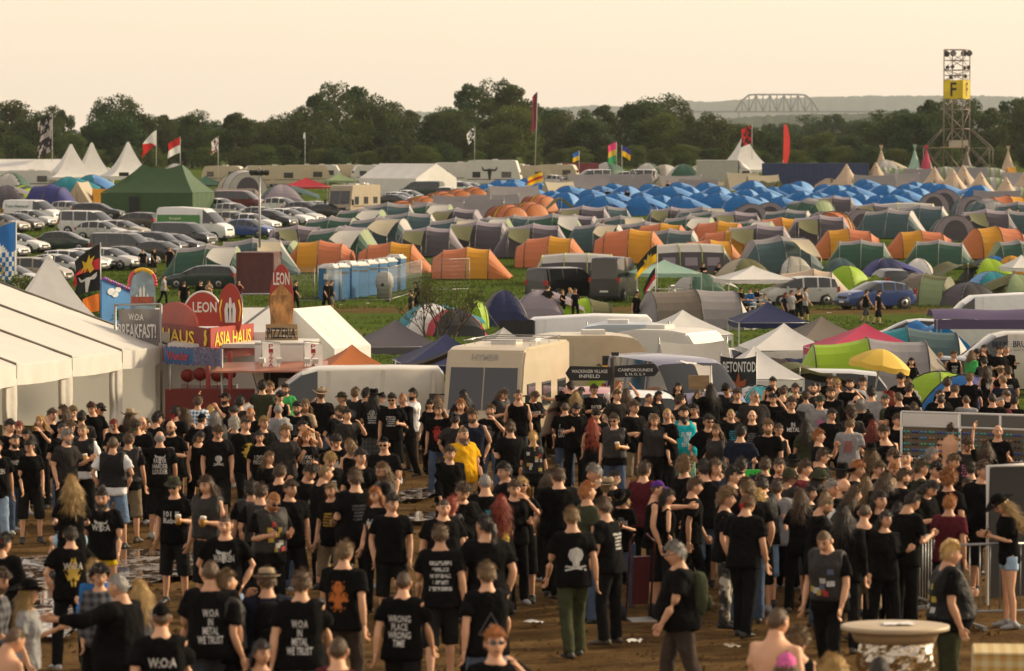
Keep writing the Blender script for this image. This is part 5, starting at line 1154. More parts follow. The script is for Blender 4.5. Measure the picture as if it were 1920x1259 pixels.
for x, y, f, lab in [(1652, 323, 'cream', 'cream tipi tent with smoke flaps beside the striped tents'), (1715, 324, 'mint', 'pale green tipi tent beside the striped tents'), (1737, 324, 'pink', 'pink tipi tent with smoke flaps'), (1812, 327, 'taupe', 'tan tipi tent under the scaffolding tower'), (1890, 323, 'cream', 'cream tipi tent beside a dark tent edge')]:
    place('tipi' + f, lambda: t_tipi(f), x, y, rnd.uniform(0, 90), lab, k=1.25)
place('yellowflap', lambda: t_ridge('yellow', 1.5, 1.2, 1.4, 'yellow'), 1896, 330, 20, 'small yellow ridge tent by the cream tipi')
# left camp behind the parked cars
for kd, mk, x, y, h, k, lab in [
 ('gd', lambda: t_dome('dgrey', 'grey', 3.4, 1.8), 12, 388, 0, 1.2, 'grey dome tent behind the lettered white van'), ('lm', lambda: tunnel([(-1.8, 2, .2, 'dgrey', None), (-1, 2.6, 1.4, 'lime', None), (-.4, 2.8, 1.6, 'dgrey', None), (.1, 2.8, 1.6, 'lime', None), (.6, 2.7, 1.5, 'dgrey', None), (1.1, 2.5, 1.4, 'lime', None), (1.9, 2, .2, 'lime', None)]), 42, 384, -40, 1.25, 'lime and grey striped tunnel tent behind the cars'),
 ('vb', lambda: tunnel([(-2.2, 2, .2, 'dblue', None), (-1.2, 2.6, 1.7, 'dblue', None), (.2, 2.8, 1.9, 'dblue', None), (1.3, 2.6, 1.6, 'dblue', None), (2.4, 2, .15, 'dblue', None)]), 92, 390, -30, 1.25, 'violet blue tunnel tent behind the cars'), ('tl', lambda: t_dome('teal', 'teal', 4, 2.2), 128, 372, 10, 1.1, 'teal dome tent before the white pagodas'), ('tl2', lambda: t_dome('teal', 'lblue', 3.6, 2.2), 172, 370, -20, 1.1, 'teal dome tent with light porch before the white pagodas'),
 ('bb', lambda: t_ridge('beige', 2.6, 2.6, 2.0, 'cream'), 155, 382, 70, 1.1, 'beige ridge tent with white front'), ('yl', lambda: t_ridge('yellow', 2, 1.6, 1.6, 'yellow'), 192, 382, 10, 1.0, 'yellow flap tent beside the green army tent'),
 ('bt', lambda: tunnel([(-2.4, 2.6, .2, 'beige', None), (-1.4, 3.4, 2.0, 'beige', None), (.4, 3.6, 2.3, 'lgrey', None), (1.8, 3.4, 2.1, 'beige', None)]), 452, 372, -70, 1.35, 'beige tunnel tent with dark open front behind the cars'), ('bt2', lambda: tunnel([(-3, 2.2, .2, 'taupe', None), (-1.5, 2.6, 1.3, 'taupe', None), (1.5, 2.6, 1.3, 'taupe', None), (3, 2.2, .2, 'taupe', None)]), 440, 386, 0, 1.3, 'low tan tunnel tent behind the maroon van'),
 ('mt', lambda: t_dome('lav', 'petrol', 4, 2.0), 528, 388, 0, 1.15, 'mauve and petrol dome tent before the red canopy'), ('cr', MK['crt'], 1518, 570, -12, 1.05, 'cream tunnel tent beside the beige people carrier'), ('ld', lambda: t_dome('lime', 'lime', 2.8, 1.7, False), 1588, 545, 45, .95, 'bright lime dome tent with grey door on the grass'),
 ('nd', lambda: t_dome('navy', 'dblue', 3, 1.7, True), 1658, 532, 20, 1.0, 'navy dome tent behind the blue crossover car'), ('wi', lambda: t_dome('white', 'lgrey', 2.2, 1.4, False), 1722, 528, 0, 1.05, 'small white igloo tent beside the olive tarpaulin'), ('ot', lambda: t_tarp('olive', 4.6, 3, 1.3), 1796, 530, 12, 1.0, 'olive tarpaulin stretched low between dome tents'),
 ('lt', lambda: tunnel([(-1.8, 2.6, .3, 'olive', None), (-1.2, 2.9, 1.6, 'olive', 'pgreen'), (.2, 3.0, 1.8, 'taupe', None), (1.0, 3.0, 1.75, 'taupe', None), (1.9, 2.7, 1.2, 'taupe', None)]), 1742, 572, 150, 1.0, 'olive and tan tunnel tent beside the blue crossover'), ('dd', lambda: t_dome('black', 'dgrey', 3, 1.4, False), 1816, 574, 30, 1.0, 'dark grey dome tent below the teal tent'), ('td', lambda: t_dome('teal', 'lblue', 3.2, 1.6, False), 1858, 560, 20, 1.0, 'teal blue dome tent among dark ones'), ('ldd', lambda: t_dome('lime', 'black', 3.2, 1.6, False), 1852, 530, 20, 1.0, 'lime and black dome tent'), ('pg', lambda: t_dome('pgreen', 'olive', 3, 1.7, True), 1904, 566, 200, 1.0, 'pale green dome tent at the edge of the camp'), ('yo', lambda: t_dome('yellow', 'yellow', 2.2, 1.7, True), 1896, 522, -60, .9, 'small orange yellow dome tent with open door'), ('sb', lambda: t_dome('blue', 'blue', 2, 1.1, False), 1866, 510, 0, 1.0, 'small blue dome tent behind the lime one'),
 ('gw', lambda: t_dome('green', 'lgrey', 2.6, 1.3, True), 1308, 557, 30, 1.1, 'grey and green dome tent beside the mint gazebo'), ('gwd', lambda: t_dome('lgrey', 'white', 2.2, 1.2, False), 1484, 512, 30, 1.0, 'small pale dome tent behind the people carrier'), ('bgd', lambda: t_dome('olive', 'beige', 3, 1.5, False), 1395, 530, 20, 1.1, 'beige dome tent behind the white gazebo'), ('gl', lambda: t_dome('petrol', 'green', 2.4, 1.3, False), 1575, 520, 10, 1.0, 'green dome tent behind the lime one'),
 ('lvd', lambda: t_dome('lav', 'lav', 3.2, 1.8, True), 1012, 602, -10, .9, 'lavender dome tent beside the track'), ('lmt', lambda: tunnel([(-2, 1.8, .3, 'lime', None), (-1.2, 2.2, 1.2, 'lime', None), (.6, 2.3, 1.3, 'olive', None), (1.8, 2, 1.0, 'olive', None)]), 1082, 602, 8, .9, 'low lime tunnel tent beside the track'), ('ndg', lambda: t_dome('navy', 'dgrey', 2.6, 1.9, False), 944, 612, 15, .9, 'navy and grey dome tent beside the lime toilet tent'), ('ltt', lambda: tunnel([(-.7, 1.2, 1.6, 'lime', None), (.0, 1.4, 1.9, 'lime', None), (.7, 1.2, 1.6, 'lime', None)]), 894, 618, 80, .75, 'narrow upright lime toilet tent'),
 ('twd', lambda: t_dome('white', 'teal', 3, 1.5, True), 806, 628, 20, 1.0, 'white and teal dome tent behind the dark gazebo'), ('rba', lambda: t_dome('black', 'red', 2.6, 1.2, False), 852, 630, 20, 1.0, 'black and red dome tent behind the dark gazebo'),
 ('gt', lambda: tunnel([(-3, 2.4, .3, 'grey', None), (-2.2, 3, 1.9, 'taupe', None), (0, 3.1, 2.0, 'grey', None), (2, 3, 1.9, 'lgrey', None), (2.8, 2.6, .3, 'teal', None)]), 1300, 618, 4, 1.0, 'long grey tunnel tent with teal door strap beside the track')]:
    place('x' + kd, mk, x, y, h, lab, k=k)
# nearer camp, standing hidden behind the crowd
for kd, mk, px, D, h, k, lab in [
 ('yt', lambda: tunnel([(-2.2, 2.2, .2, 'lime', None), (-1.4, 2.8, 1.6, 'yellow', None), (.2, 3, 1.8, 'lgrey', None), (1.2, 2.8, 1.6, 'yellow', None), (2.3, 2.2, .2, 'yellow', None)]), 1218, 100, 10, .95, 'yellow and pale tunnel tent between caravan and purple van'),
 ('lgt', lambda: tunnel([(-2.6, 2.4, .3, 'lime', None), (-1.7, 3.1, 1.9, 'lime', None), (-.2, 3.3, 2.1, 'grey', None), (1.4, 3.1, 2.0, 'taupe', None), (3.0, 2.0, .12, 'taupe', None)], 'black'), 1640, 106, -6, 1.0, 'large lime and grey tunnel tent behind the yellow parasol'), ('lime2', lambda: t_dome('lime', 'lime', 2.4, 1.4, False), 1764, 99, 40, 1.0, 'lime dome tent behind the people on the grass'), ('blu2', lambda: t_dome('dblue', 'blue', 2.2, 1.4, False), 1812, 97, 45, 1.0, 'royal blue dome tent before the lettered van'),
 ('tgt', lambda: tunnel([(-2.4, 2.4, .3, 'teal', None), (-1.6, 3, 1.7, 'teal', None), (0, 3.1, 1.9, 'petrol', None), (1.6, 3, 1.7, 'lgrey', None), (2.6, 2.4, .3, 'lgrey', None)]), 1700, 124, -10, 1.0, 'teal and grey tunnel tent behind the lime tent'), ('btp', lambda: t_tarp('blue', 3, 2.6, 1.6), 1742, 140, 20, 1.0, 'blue tarpaulin by the silver car'),
 ('tbt', lambda: t_dome('teal', 'white', 2.4, 1.35, False), 1420, 92, 20, 1.0, 'teal dome tent before the black band banner'), ('lgs', lambda: t_dome('pgreen', 'lime', 2.2, 1.2, False), 1482, 93, 30, .95, 'pale lime dome tent on the grass behind the crowd'), ('kay', lambda: tunnel([(-3.2, .6, .2, 'teal', None), (-2, 1.3, .8, 'lgrey', None), (0, 1.6, 1.1, 'lgrey', None), (2, 1.5, 1.4, 'teal', None), (2.8, 1.2, 1.2, 'teal', None)]), 1385, 128, 14, 1.0, 'teal and grey tapered tunnel tent on the track side'), ('lvd2', lambda: t_dome('navy', 'lav', 2.6, 1.5, False), 1472, 122, 10, 1.0, 'lavender and navy dome tent under the white gazebo'), ('lvd3', lambda: t_dome('lav', 'lav', 2.4, 1.4, False), 1440, 118, 20, .9, 'plain lavender dome tent beside the white gazebo')]:
    place('n' + kd, mk, px, 0, h, lab, k=k, loc=gd(px, D))
# ------------------------------------------------------------------ gazebos and canopies
for a in [(1246, 487, 62, 226, 'mint', 'mint green gazebo beside the black high-roofed van', 'white'), (1412, 498, 64, 220, 'white', 'white gazebo with thick legs over a seated group'), (1440, 566, 66, 153, 'navy', 'navy and grey gazebo on the muddy track', 'lgrey'), (1540, 593, 64, 133, 'taupe', 'tan gazebo roof behind the pink one'), (1470, 606, 74, 118, 'white', 'white gazebo left open beside the pink one'), (1622, 606, 100, 114, 'pink', 'bright pink gazebo behind the lime tent'), (1414, 648, 76, 96, 'white', 'white gazebo over a covered car near the banner', None, 2.6), (1280, 581, 72, 128, 'white', 'white gazebo behind the small caravan'), (742, 599, 72, 118, 'dgrey', 'dark grey gazebo behind the orange canopy'), (836, 626, 88, 104, 'navy', 'navy gazebo with pale end beside the motorhome', 'lgrey'), (944, 614, 70, 112, 'lgrey', 'pale grey gazebo above the motorhome roof', 'white'), (628, 583, 44, 136, 'taupe', 'grey-brown gazebo behind the white pizza tent'), (660, 646, 86, 98, 'orange', 'bright orange canopy behind the white van', None, 3.2), (574, 333, 44, 390, 'red', 'red canopy beyond the parked cars'), (636, 324, 26, 450, 'pgreen', 'pale green canopy beyond the beige motorhome'), (126, 331, 34, 440, 'navy', 'navy canopy before the white pagodas'), (386, 330, 34, 420, 'green', 'green and white canopy beside the army tent', 'white'), (1915, 478, 30, 236, 'white', 'white gazebo cut by the edge of the camp'), (612, 596, 60, 126, 'white', 'white canopy beside the dark grey gazebo')]:
    gazebo(a[0], a[1], a[2], a[3], a[4], a[5], a[6] if len(a) > 6 else None, a[7] if len(a) > 7 else 3.0, head=rnd.uniform(4, 16), drop=.75 if a[3] < 300 else .9)
pagoda(133, 272, 332, 52, 452, 'white pagoda tent with pointed peak, foremost of three', head=20)
pagoda(172, 269, 332, 46, 468, 'white pagoda tent half hidden between its two neighbours', head=20); pagoda(240, 268, 330, 50, 446, 'white pagoda tent next to the green army tent', head=20)
pagoda(1395, 256, 318, 52, 520, 'white pagoda tent behind the box truck', head=20); pagoda(92, 485, 622, 125, 104, 'white pagoda peak rising behind the big marquee', head=12, pw=1.6)
# army tent
def army_tent():
    D = 352; g = G(D); a = at(293, 308, D); b = at(345, 306, D); he = at(300, 361, D).z - g; h = a.z - g
    r = O('army_tent', None, loc=gd(297, D), rot=(0, 0, R(-14))); L = 8.8; W = 6.4; x0, x1 = -1.5, 2.3
    def roof(s):
        m = MB(); m.grid(lambda u, v: Vector((-L / 2 + L * u if v > .98 else (x0 + (x1 - x0) * u) * (1 - v) + (-L / 2 + L * u) * v, s * W / 2 * v, h + (he - h) * v ** .9 - (.45 * math.sin(PI * u) * (1 - v)) - .12 * math.sin(PI * v))), 14, 8); m.obj('roof_panel', F['army'], r)
    roof(-1); roof(1)
    for s, xx in ((-1, x0), (1, x1)): m = MB(); m.grid(lambda u, v: Vector((xx + (s * L / 2 - xx) * v, (u - .5) * W * v, h + (he - h) * v ** .9 - .1 * math.sin(PI * v))), 8, 8); m.obj('roof_end', F['army'], r)
    for s in (-1, 1):
        m = MB(); m.grid(lambda u, v: Vector((-L / 2 + L * u, s * (W / 2 + .06 * math.sin(u * 40)), he * (1 - v) - .03)), 40, 3); m.obj('side_wall', F['army'], r)
        m = MB(); m.grid(lambda u, v: Vector((s * (L / 2 + .05 * math.sin(u * 30)), (u - .5) * W, he * (1 - v) - .03)), 24, 3); m.obj('end_wall', F['army'], r)
    d = MB(); d.box((-1.2, -W / 2 - .08, he * .42), (.9, .05, he * .82)); d.obj('doorway_shade_panel', F['black'], r)  # solid black sheet on the wall, painted shade in place of an open doorway
    v = MB(); v.box((-2.8, -W * .22, h * .80), (.9, .2, .35)); v.obj('vent', F['black'], r)
    for x in (x0, x1): p = MB(); p.tube([(x, 0, 0), (x, 0, h + .3)], .06, 6); p.obj('pole', BARK, r)
    tag(r, 'large dark green army tent with two peaks behind the parked cars', 'tent')
army_tent()
def marquee(px, D, L, W, he, h, head, f, label, name='marquee', n=4):
    r = O(name, None, loc=gd(px, D), rot=(0, 0, R(head)))
    for i in range(n):
        x0, x1 = -L / 2 + L * i / n, -L / 2 + L * (i + 1) / n
        for s in (-1, 1):
            m = MB(); m.grid(lambda u, v: Vector((x0 + (x1 - x0) * u, s * W / 2 * v, h + (he - h) * v - .06 * math.sin(PI * u) * math.sin(PI * v))), 6, 6); m.obj('roof_panel', F[f], r)
            w = MB(); w.grid(lambda u, v: Vector((x0 + (x1 - x0) * u, s * W / 2, he * (1 - v))), 6, 1); w.obj('wall_panel', F[f], r)
    for s in (-1, 1): e = MB(); e.add([(s * L / 2, -W / 2, 0), (s * L / 2, W / 2, 0), (s * L / 2, W / 2, he), (s * L / 2, 0, h), (s * L / 2, -W / 2, he)], [(0, 1, 2, 3, 4)]); e.obj('end_wall', F[f], r)
    tag(r, label, 'marquee'); return r
marquee(765, 420, 8, 7, 2.1, 3.7, -38, 'white', 'white gabled marquee beside the dark green van'); marquee(36, 470, 12, 7, 2.2, 3.6, 10, 'white', 'long white marquee left of the pagodas behind the cars')
# ------------------------------------------------------------------ big vehicles of the field
motorhome(gp(664, 410), -112, 6.6, 2.2, 3.0, TANP, 'beige motorhome facing the parked cars beside the orange pods')
for px, py, hd, lab, L, H in [(512, 352, 8, 'long cream caravan behind the red canopy', 7, 2.6), (572, 350, 4, 'cream caravan roof beyond the red canopy', 6, 2.6), (860, 348, 5, 'white caravan with a grey window behind the silver saloon', 6.5, 2.8), (985, 350, 12, 'tan caravan with awning below the yellow and red flag', 6, 2.5), (56, 360, 0, 'white caravan before the long white marquee', 6, 2.4), (170, 352, 4, 'white caravan beneath the pagoda eaves', 5.5, 2.4)]:
    caravan(gp(px, py), hd, L, 2.2, H, WHITEP if 'white' in lab else CREAM, lab, 1.05)
cv = caravan(gp(925, 352), -6, 6.4, 2.3, 3.1, WHITEP, 'white motor caravan with a black bull skull painted on its side', 1.1)
bm_ = MB()
for pl in BULL:
    bm_.add([(p[0] * 1.7, 0, p[1] * 1.7) for p in pl], [tuple(range(len(pl)))])
bm_.obj('bull_skull_emblem', mat('emblem_black', (.012, .012, .012), rough=.6), cv, loc=(-.3, -1.175, 1.7))
def box_truck():
    r = O('box_truck', None, loc=gp(1364, 352), rot=(0, 0, R(-6)))
    b = MB(); b.box((-1.2, 0, 2.0), (5.2, 2.4, 2.6)); bo = b.obj('box_body', mat('truck_box', (.42, .42, .36), rough=.5, dirt=.25), r); bev(bo, .04)
    rf = MB(); rf.box((-1.2, 0, 3.36), (5.26, 2.46, .12)); rf.obj('roof', WHITEP, r)
    shellbox(2.0, 2.2, [(3.4, .6), (3.4, 1.2), (3.1, 1.5), (2.7, 2.25), (1.45, 2.3), (1.45, .6)], WHITEP, 'cab', r)
    sp = MB(); sp.rings([[(x, y * 1.05, z) for y, z in arch(2.0, h, 10, 2.4, 2.28)] for x, h in ((2.7, .05), (2.1, .6), (1.45, 1.1))]); sp.obj('wind_deflector', WHITEP, r)
    window(r, (2.3, -1.1, 1.75), (.8, .55), 'y'); window(r, (2.3, 1.1, 1.75), (.8, .55), 'y'); w = MB(); w.add([(3.12, -1.0, 1.55), (3.12, 1.0, 1.55), (2.75, .95, 2.2), (2.75, -.95, 2.2)], [(0, 1, 2, 3)]); w.obj('windscreen', WIN, r)
    e = MB(); e.box((1.41, 0, 2.0), (.05, 2.44, 2.64)); e.obj('box_frame', DARKP, r); wheels(r, (2.5, -2.4), 2.2, .4)
    tag(r, 'box truck with grey box body and white cab beside the pagoda', 'truck')
box_truck()
def container(px, py, L, H, head, col, label, k=1.0):
    r = O('shipping_container', None, loc=gp(px, py), rot=(0, 0, R(head))); M = mat('container_' + label[:5], col, rough=.5, var=.2, dirt=.25)
    for s in (-1, 1):
        m = MB(); n = int(L / .28)
        m.grid(lambda u, v: Vector((-L / 2 + L * u, s * (1.2 + (.03 if int(round(u * n * 2)) % 4 < 2 else 0)), .12 + (H - .2) * v)), n * 2, 1, smooth=False); m.obj('side_panel', M, r)
    b = MB(); b.box((0, 0, H - .05), (L + .04, 2.5, .14)); b.box((0, 0, .08), (L + .04, 2.5, .16)); b.obj('rail', M, r)
    for x in (-L / 2, L / 2):
        e = MB(); e.box((x, 0, H / 2), (.06, 2.4, H - .1)); eo = e.obj('door' if x > 0 else 'end_panel', M, r)
        for y in (-.8, -.3, .3, .8): t = MB(); t.tube([(x + math.copysign(.06, x), y, .15), (x + math.copysign(.06, x), y, H - .1)], .02, 5); t.obj('lock_rod', METAL, eo)
        for y in (-1.2, 1.2): c = MB(); c.box((x, y, H / 2), (.16, .16, H)); c.obj('corner_post', M, r)
    tag(r, label, 'container'); return r
container(1528, 352, 13.0, 3.0, -3, (.012, .03, .11), 'long dark blue shipping container behind the cream bell tents'); container(1086, 343, 5, 2.6, 0, (.20, .02, .03), 'small red container behind the white vans')
container(486, 549, 2.2, 2.5, -8, (.10, .02, .018), 'maroon steel container at the foot of the lamp mast')
# ------------------------------------------------------------------ scaffolding tower with yellow banners
SCAF = mat('scaffold_tube', (.24, .19, .16), rough=.6, metal=.3, var=.3); BANY = fab('banner_yellow', (.70, .52, .02), transl=.3)
def tower():
    D = 640; s = FPX / D; r = O('scaffolding_tower', None, loc=gd(1791, D)); g = G(D)
    X = lambda px: (px - 1791) / s
    Z = lambda py: at(1791, py, D).z - g
    x0, x1, dp = X(1766), X(1818), 3.6; corners = [(x0, -dp / 2), (x1 - 1.6, -dp / 2 - .9), (x1, dp / 2 - .8), (x0 + 1.8, dp / 2)]
    lv = [0, Z(278), Z(242), Z(206), Z(186), Z(152), Z(142), Z(132), Z(114), Z(94)]
    for c in corners: m = MB(); m.tube([(c[0], c[1], 0), (c[0], c[1], lv[-1])], .095, 6); m.obj('standard', SCAF, r)
    for z in lv[1:]:
        for k in range(4): a, b = corners[k], corners[(k + 1) % 4]; m = MB(); m.tube([(*a, z), (*b, z)], .07, 5); m.obj('ledger', SCAF, r)
    for i in range(len(lv) - 1):
        if 4 <= i < 5: continue
        for k in range(4): a, b = corners[k], corners[(k + 1) % 4]; m = MB(); m.tube([(*a, lv[i]), (*b, lv[i + 1])] if (i + k) % 2 else [(*b, lv[i]), (*a, lv[i + 1])], .06, 4); m.obj('brace', SCAF, r)
    for px, kx in ((1733, x0), (1857, x1)):   # outriggers
        x = X(px)
        for y in (-2.6, 2.2):
            m = MB(); m.tube([(x, y, 0), (x, y, lv[1])], .065, 5); m.tube([(x, y, lv[1]), (kx, y * .6, lv[1])], .065, 5); m.tube([(x, y, lv[1]), (kx, y * .6, Z(242))], .06, 5); m.tube([(x, y, .1), (kx, y * .6, lv[1])], .05, 5); m.tube([(kx, y * .6, .1), (x, y, lv[1])], .05, 5); m.obj('outrigger', SCAF, r)
    d = MB(); d.box((X(1789), -.5, lv[1] + .12), (4.6, 3.6, .16)); d.obj('platform', mat('scaffold_board', (.45, .33, .18), rough=.9), r)
    bx = MB(); bx.box((X(1795), -.9, lv[1] + .75), (3.0, 1.8, 1.1)); bx.obj('equipment_case', mat('pale_case', (.5, .44, .34), rough=.8), r)
    zt, zb = Z(151), Z(186)
    a, b, c = corners[0], corners[1], corners[2]
    def ban(p, q, letter, wl):
        m = MB(); m.grid(lambda u, v: Vector((p[0] + (q[0] - p[0]) * u, p[1] + (q[1] - p[1]) * u - .25, zb + (zt - zb) * v + .08 * math.sin(u * 9))), 10, 6); bo = m.obj('banner', BANY, r)
        ang = math.atan2(q[1] - p[1], q[0] - p[0]); mx = ((p[0] + q[0]) / 2, (p[1] + q[1]) / 2)
        t = text_mesh(letter, w=wl, h=2.3, mt=mat('banner_letter', (.012, .012, .012), rough=.8)); O('letter', t, bo, loc=(mx[0] + math.sin(ang) * .1, mx[1] - .36, (zt + zb) / 2), rot=(0, 0, ang))
    ban(a, b, 'F', 1.0); ban(b, c, 'F', .75)
    for x, z in [(X(1771), Z(102)), (X(1783), Z(101)), (X(1803), Z(101)), (X(1813), Z(101)), (X(1773), Z(127)), (X(1782), Z(126)), (X(1804), Z(128)), (X(1812), Z(127)), (X(1779), Z(146)), (X(1806), Z(144))]:
        l = MB(); k = .5 if z > Z(110) else .32; l.lathe([(k * .5, -k), (k, -k * .3), (k, k * .5), (k * .9, k * .5)], 10); lo = l.obj('floodlight', DARKP, r, loc=(x, -1.6, z), rot=(R(70), 0, R(rnd.uniform(-40, 40))))
        gmm = MB(); gmm.lathe([(k * .88, k * .45), (.01, k * .45)], 10); gmm.obj('lens', LAMP, lo)
    tag(r, 'tall scaffolding light tower with two yellow letter F banners', 'tower')
tower()
# ------------------------------------------------------------------ flags
def flag_mat(name, fn_cols): return [fab('flag_' + name + str(i), c, bump=0, transl=.4, dirt=0, var=.05) for i, c in enumerate(fn_cols)]
def flag(px, ytop, ybot, D, w, h, cols, label, pat='h', droop=.5, lean=0, side=-1, pole=True, yf=0, extra=None, pr=.035):
    "pole from ybot to ytop; flag of w x h metres; pat: h horizontal bands, v vertical, d diagonal, c checks"
    t = at(px + lean, ytop, D); b = at(px, ybot, D); r = O('flag', None, loc=(b.x, D, b.z)); H = t.z - b.z; lx = t.x - b.x
    if pole: p = MB(); p.tube([(0, 0, 0), (lx, 0, H)], [pr, pr * .7], 6); p.obj('pole', HOOP['white'] if pr > .03 else METAL, r)
    M = flag_mat(label[:14], cols); m = MB(); nu, nv = 16, 14
    def P(u, v):
        y = .16 * w * math.sin(u * 7 + v * 2) * u; z = -h * v - droop * w * (u ** 1.4) * (1 - .1 * v)
        x = side * w * u * (1 - droop * .35) + .04 * w * math.sin(v * 5) * u
        return (lx * (1 - (h * v) / max(H, .1)) + x + yf * 0, y, H - .05 + z)
    for i in range(nu):
        for j in range(nv):
            u, v = (i + .5) / nu, (j + .5) / nv
            if pat == 'h': k = min(len(cols) - 1, int(v * len(cols)))
            elif pat == 'v': k = min(len(cols) - 1, int(u * len(cols)))
            elif pat == 'd': k = 0 if v > 1 - u else 1
            elif pat == 'c': k = (i // 2 + j // 2) % len(cols)
            elif pat == 'x': k = 1 if abs(u - v) < .14 or abs(u + v - 1) < .14 else 0
            elif pat == 'chile': k = 2 if v > .5 else (0 if u < .38 else 1)
            else: k = int((mnoise.noise(Vector((u * 5, v * 5, len(label)))) + .6) * 1.6) % len(cols)
            m.add([P(i / nu, j / nv), P((i + 1) / nu, j / nv), P((i + 1) / nu, (j + 1) / nv), P(i / nu, (j + 1) / nv)], [(0, 1, 2, 3)], k, True)
    bmn = m.mesh('cloth', M); bm = bmesh.new(); bm.from_mesh(bmn); bmesh.ops.remove_doubles(bm, verts=bm.verts, dist=1e-4); bm.to_mesh(bmn); bm.free(); co = O('cloth', bmn, r)
    if extra:
        sh, ex, ez, ew, ec = extra; e = MB()
        for pl in sh:
            bm = bmesh.new(); bf = bm.faces.new([bm.verts.new((q[0], q[1], 0)) for q in pl]); bmesh.ops.triangulate(bm, faces=[bf])
            bm.verts.index_update()
            for off in (-.015, .015):
                e.add([(lambda c: (c[0], c[1] + off * 3, c[2]))(P(ex + v.co.x * ew, ez - v.co.y * ew * w / h)) for v in bm.verts], [[v.index for v in f.verts] for f in bm.faces])
            bm.free()
        e.obj('emblem', mat('emblem' + label[:8], ec, rough=.8), co)
    tag(r, label, 'flag', 'flags over the camp'); return r
BK, RD, WH, YE, BU = (.015, .015, .016), (.45, .02, .02), (.7, .7, .68), (.75, .45, .01), (.03, .15, .45)
flag(98, 213, 322, 470, 2.2, 4.6, [BK, (.3, .27, .26), BK], 'black and grey flag drooping on a tall pole by the pagodas', 'n', .5)
flag(293, 244, 312, 380, 1.9, 1.5, [RD, WH], 'white and red flag over the army tent', 'd', .75); flag(338, 257, 322, 420, 1.6, 1.7, [RD, WH], 'red over white flag on a pole behind the army tent', 'h', .45); flag(409, 256, 336, 440, 1.0, 1.6, [(.2, .05, .05), WH, (.3, .2, .2)], 'small ragged dark red flag on a pale pole', 'n', .6)
flag(572, 248, 322, 480, .3, .6, [WH], 'tiny white rag on a bare pale pole', 'h', .8); flag(890, 238, 305, 470, 1.3, 1.6, [BK, WH, BU], 'black and white flag above a blue one on a pole', 'n', .7); flag(1003, 172, 318, 480, .85, 4.6, [(.10, .03, .05), (.22, .02, .03), BK, (.3, .24, .2)], 'long tattered red and dark flag on a very tall pole', 'n', .7, lean=5)
flag(1086, 283, 318, 470, .9, 1.1, [BU, YE], 'small blue and yellow flag near the white vans', 'h', .4); flag(1156, 266, 320, 470, 1.2, 2.4, [(.7, .06, .2), (.6, .4, .05), (.05, .3, .12)], 'pink yellow and green flag near the white vans', 'h', .4); flag(1166, 272, 325, 468, 1.3, 1.3, [(.03, .04, .2), YE], 'blue over yellow flag on a thin dark pole', 'h', .5, side=1)
flag(1410, 234, 300, 500, 1.6, 2.4, [BK, RD, WH, (.15, .1, .05)], 'black red and white flag beside the pagoda peak', 'n', .4); flag(1018, 322, 350, 430, 2.0, 1.1, [YE, RD, YE], 'yellow and red striped flag before the tan caravan', 'h', .35)
ff = flag(1468, 300, 352, 500, .02, .02, [RD], 'tall red feather banner standing behind the blue container', 'h', pole=True)
p_ = MB(); fz = at(1468, 234, 500).z - at(1468, 352, 500).z; p_.grid(lambda u, v: Vector(((.85 * u) * math.sin(PI * min(1, v * .9 + .08)) ** .6 + .1 * (1 - v), .05 * math.sin(v * 4), fz * (1 - v * .72))), 4, 14); p_.obj('feather_cloth', fab('feather_red', (.70, .06, .05), transl=.4), ff)
flag(30, 414, 540, 150, 1.25, 1.55, [WH, BU, WH], 'blue and white striped flag on the pole at the camp corner', 'd', .35, extra=None); flag(28, 470, 540, 149, 1.05, 1.3, [WH, (.06, .25, .55)], 'blue and white lozenge flag with a gold crest', 'c', .1, pole=True, extra=([[(-.3, -.3), (.3, -.3), (.35, .1), (0, .4), (-.35, .1)]], .62, .5, .6, (.5, .35, .05)))
LION = [[(-.4, -.4), (-.25, -.1), (-.4, .2), (-.15, .15), (-.1, .4), (.05, .1), (.3, .35), (.2, 0), (.4, -.2), (.1, -.15), (.2, -.45), (-.05, -.2), (-.2, -.5)]]
flag(188, 455, 610, 112, .95, .80, [BK, (.45, .03, .04)], 'black over red flag with a gold griffin crest', 'h', .55, extra=(LION, .5, .5, .7, (.65, .42, .03)), pr=.03)
flag(187, 502, 610, 111.9, .78, .62, [BK], 'black flag with a white bull skull below the griffin flag', 'h', .25, pole=False, extra=(BULL, .5, .5, .75, (.65, .64, .6)))
flag(186, 548, 610, 111.8, .55, .5, [(.75, .2, .03)], 'ragged orange cloth low on the flag pole', 'h', .3, pole=False)
flag(1232, 458, 606, 205, 1.5, .9, [BK, YE], 'black and gold flag with a crest over the mint gazebo', 'h', .75, extra=(LION, .5, .5, .6, (.65, .42, .03)), pr=.03)
flag(1229, 500, 640, 200, 1.05, .95, [BK, RD, YE], 'black red and gold striped flag on a thin mast', 'h', 1.1, pr=.025)
flag(553, 470, 510, 262, 1.5, .75, [(.03, .06, .25), WH, (.5, .02, .03)], 'blue white and red flag with a white star spread over an orange tent', 'chile', .02, side=1, extra=([[(0, .5), (.12, .15), (.48, .15), (.2, -.08), (.3, -.42), (0, -.2), (-.3, -.42), (-.2, -.08), (-.48, .15), (-.12, .15)]], .19, .25, .22, (.7, .7, .68)))
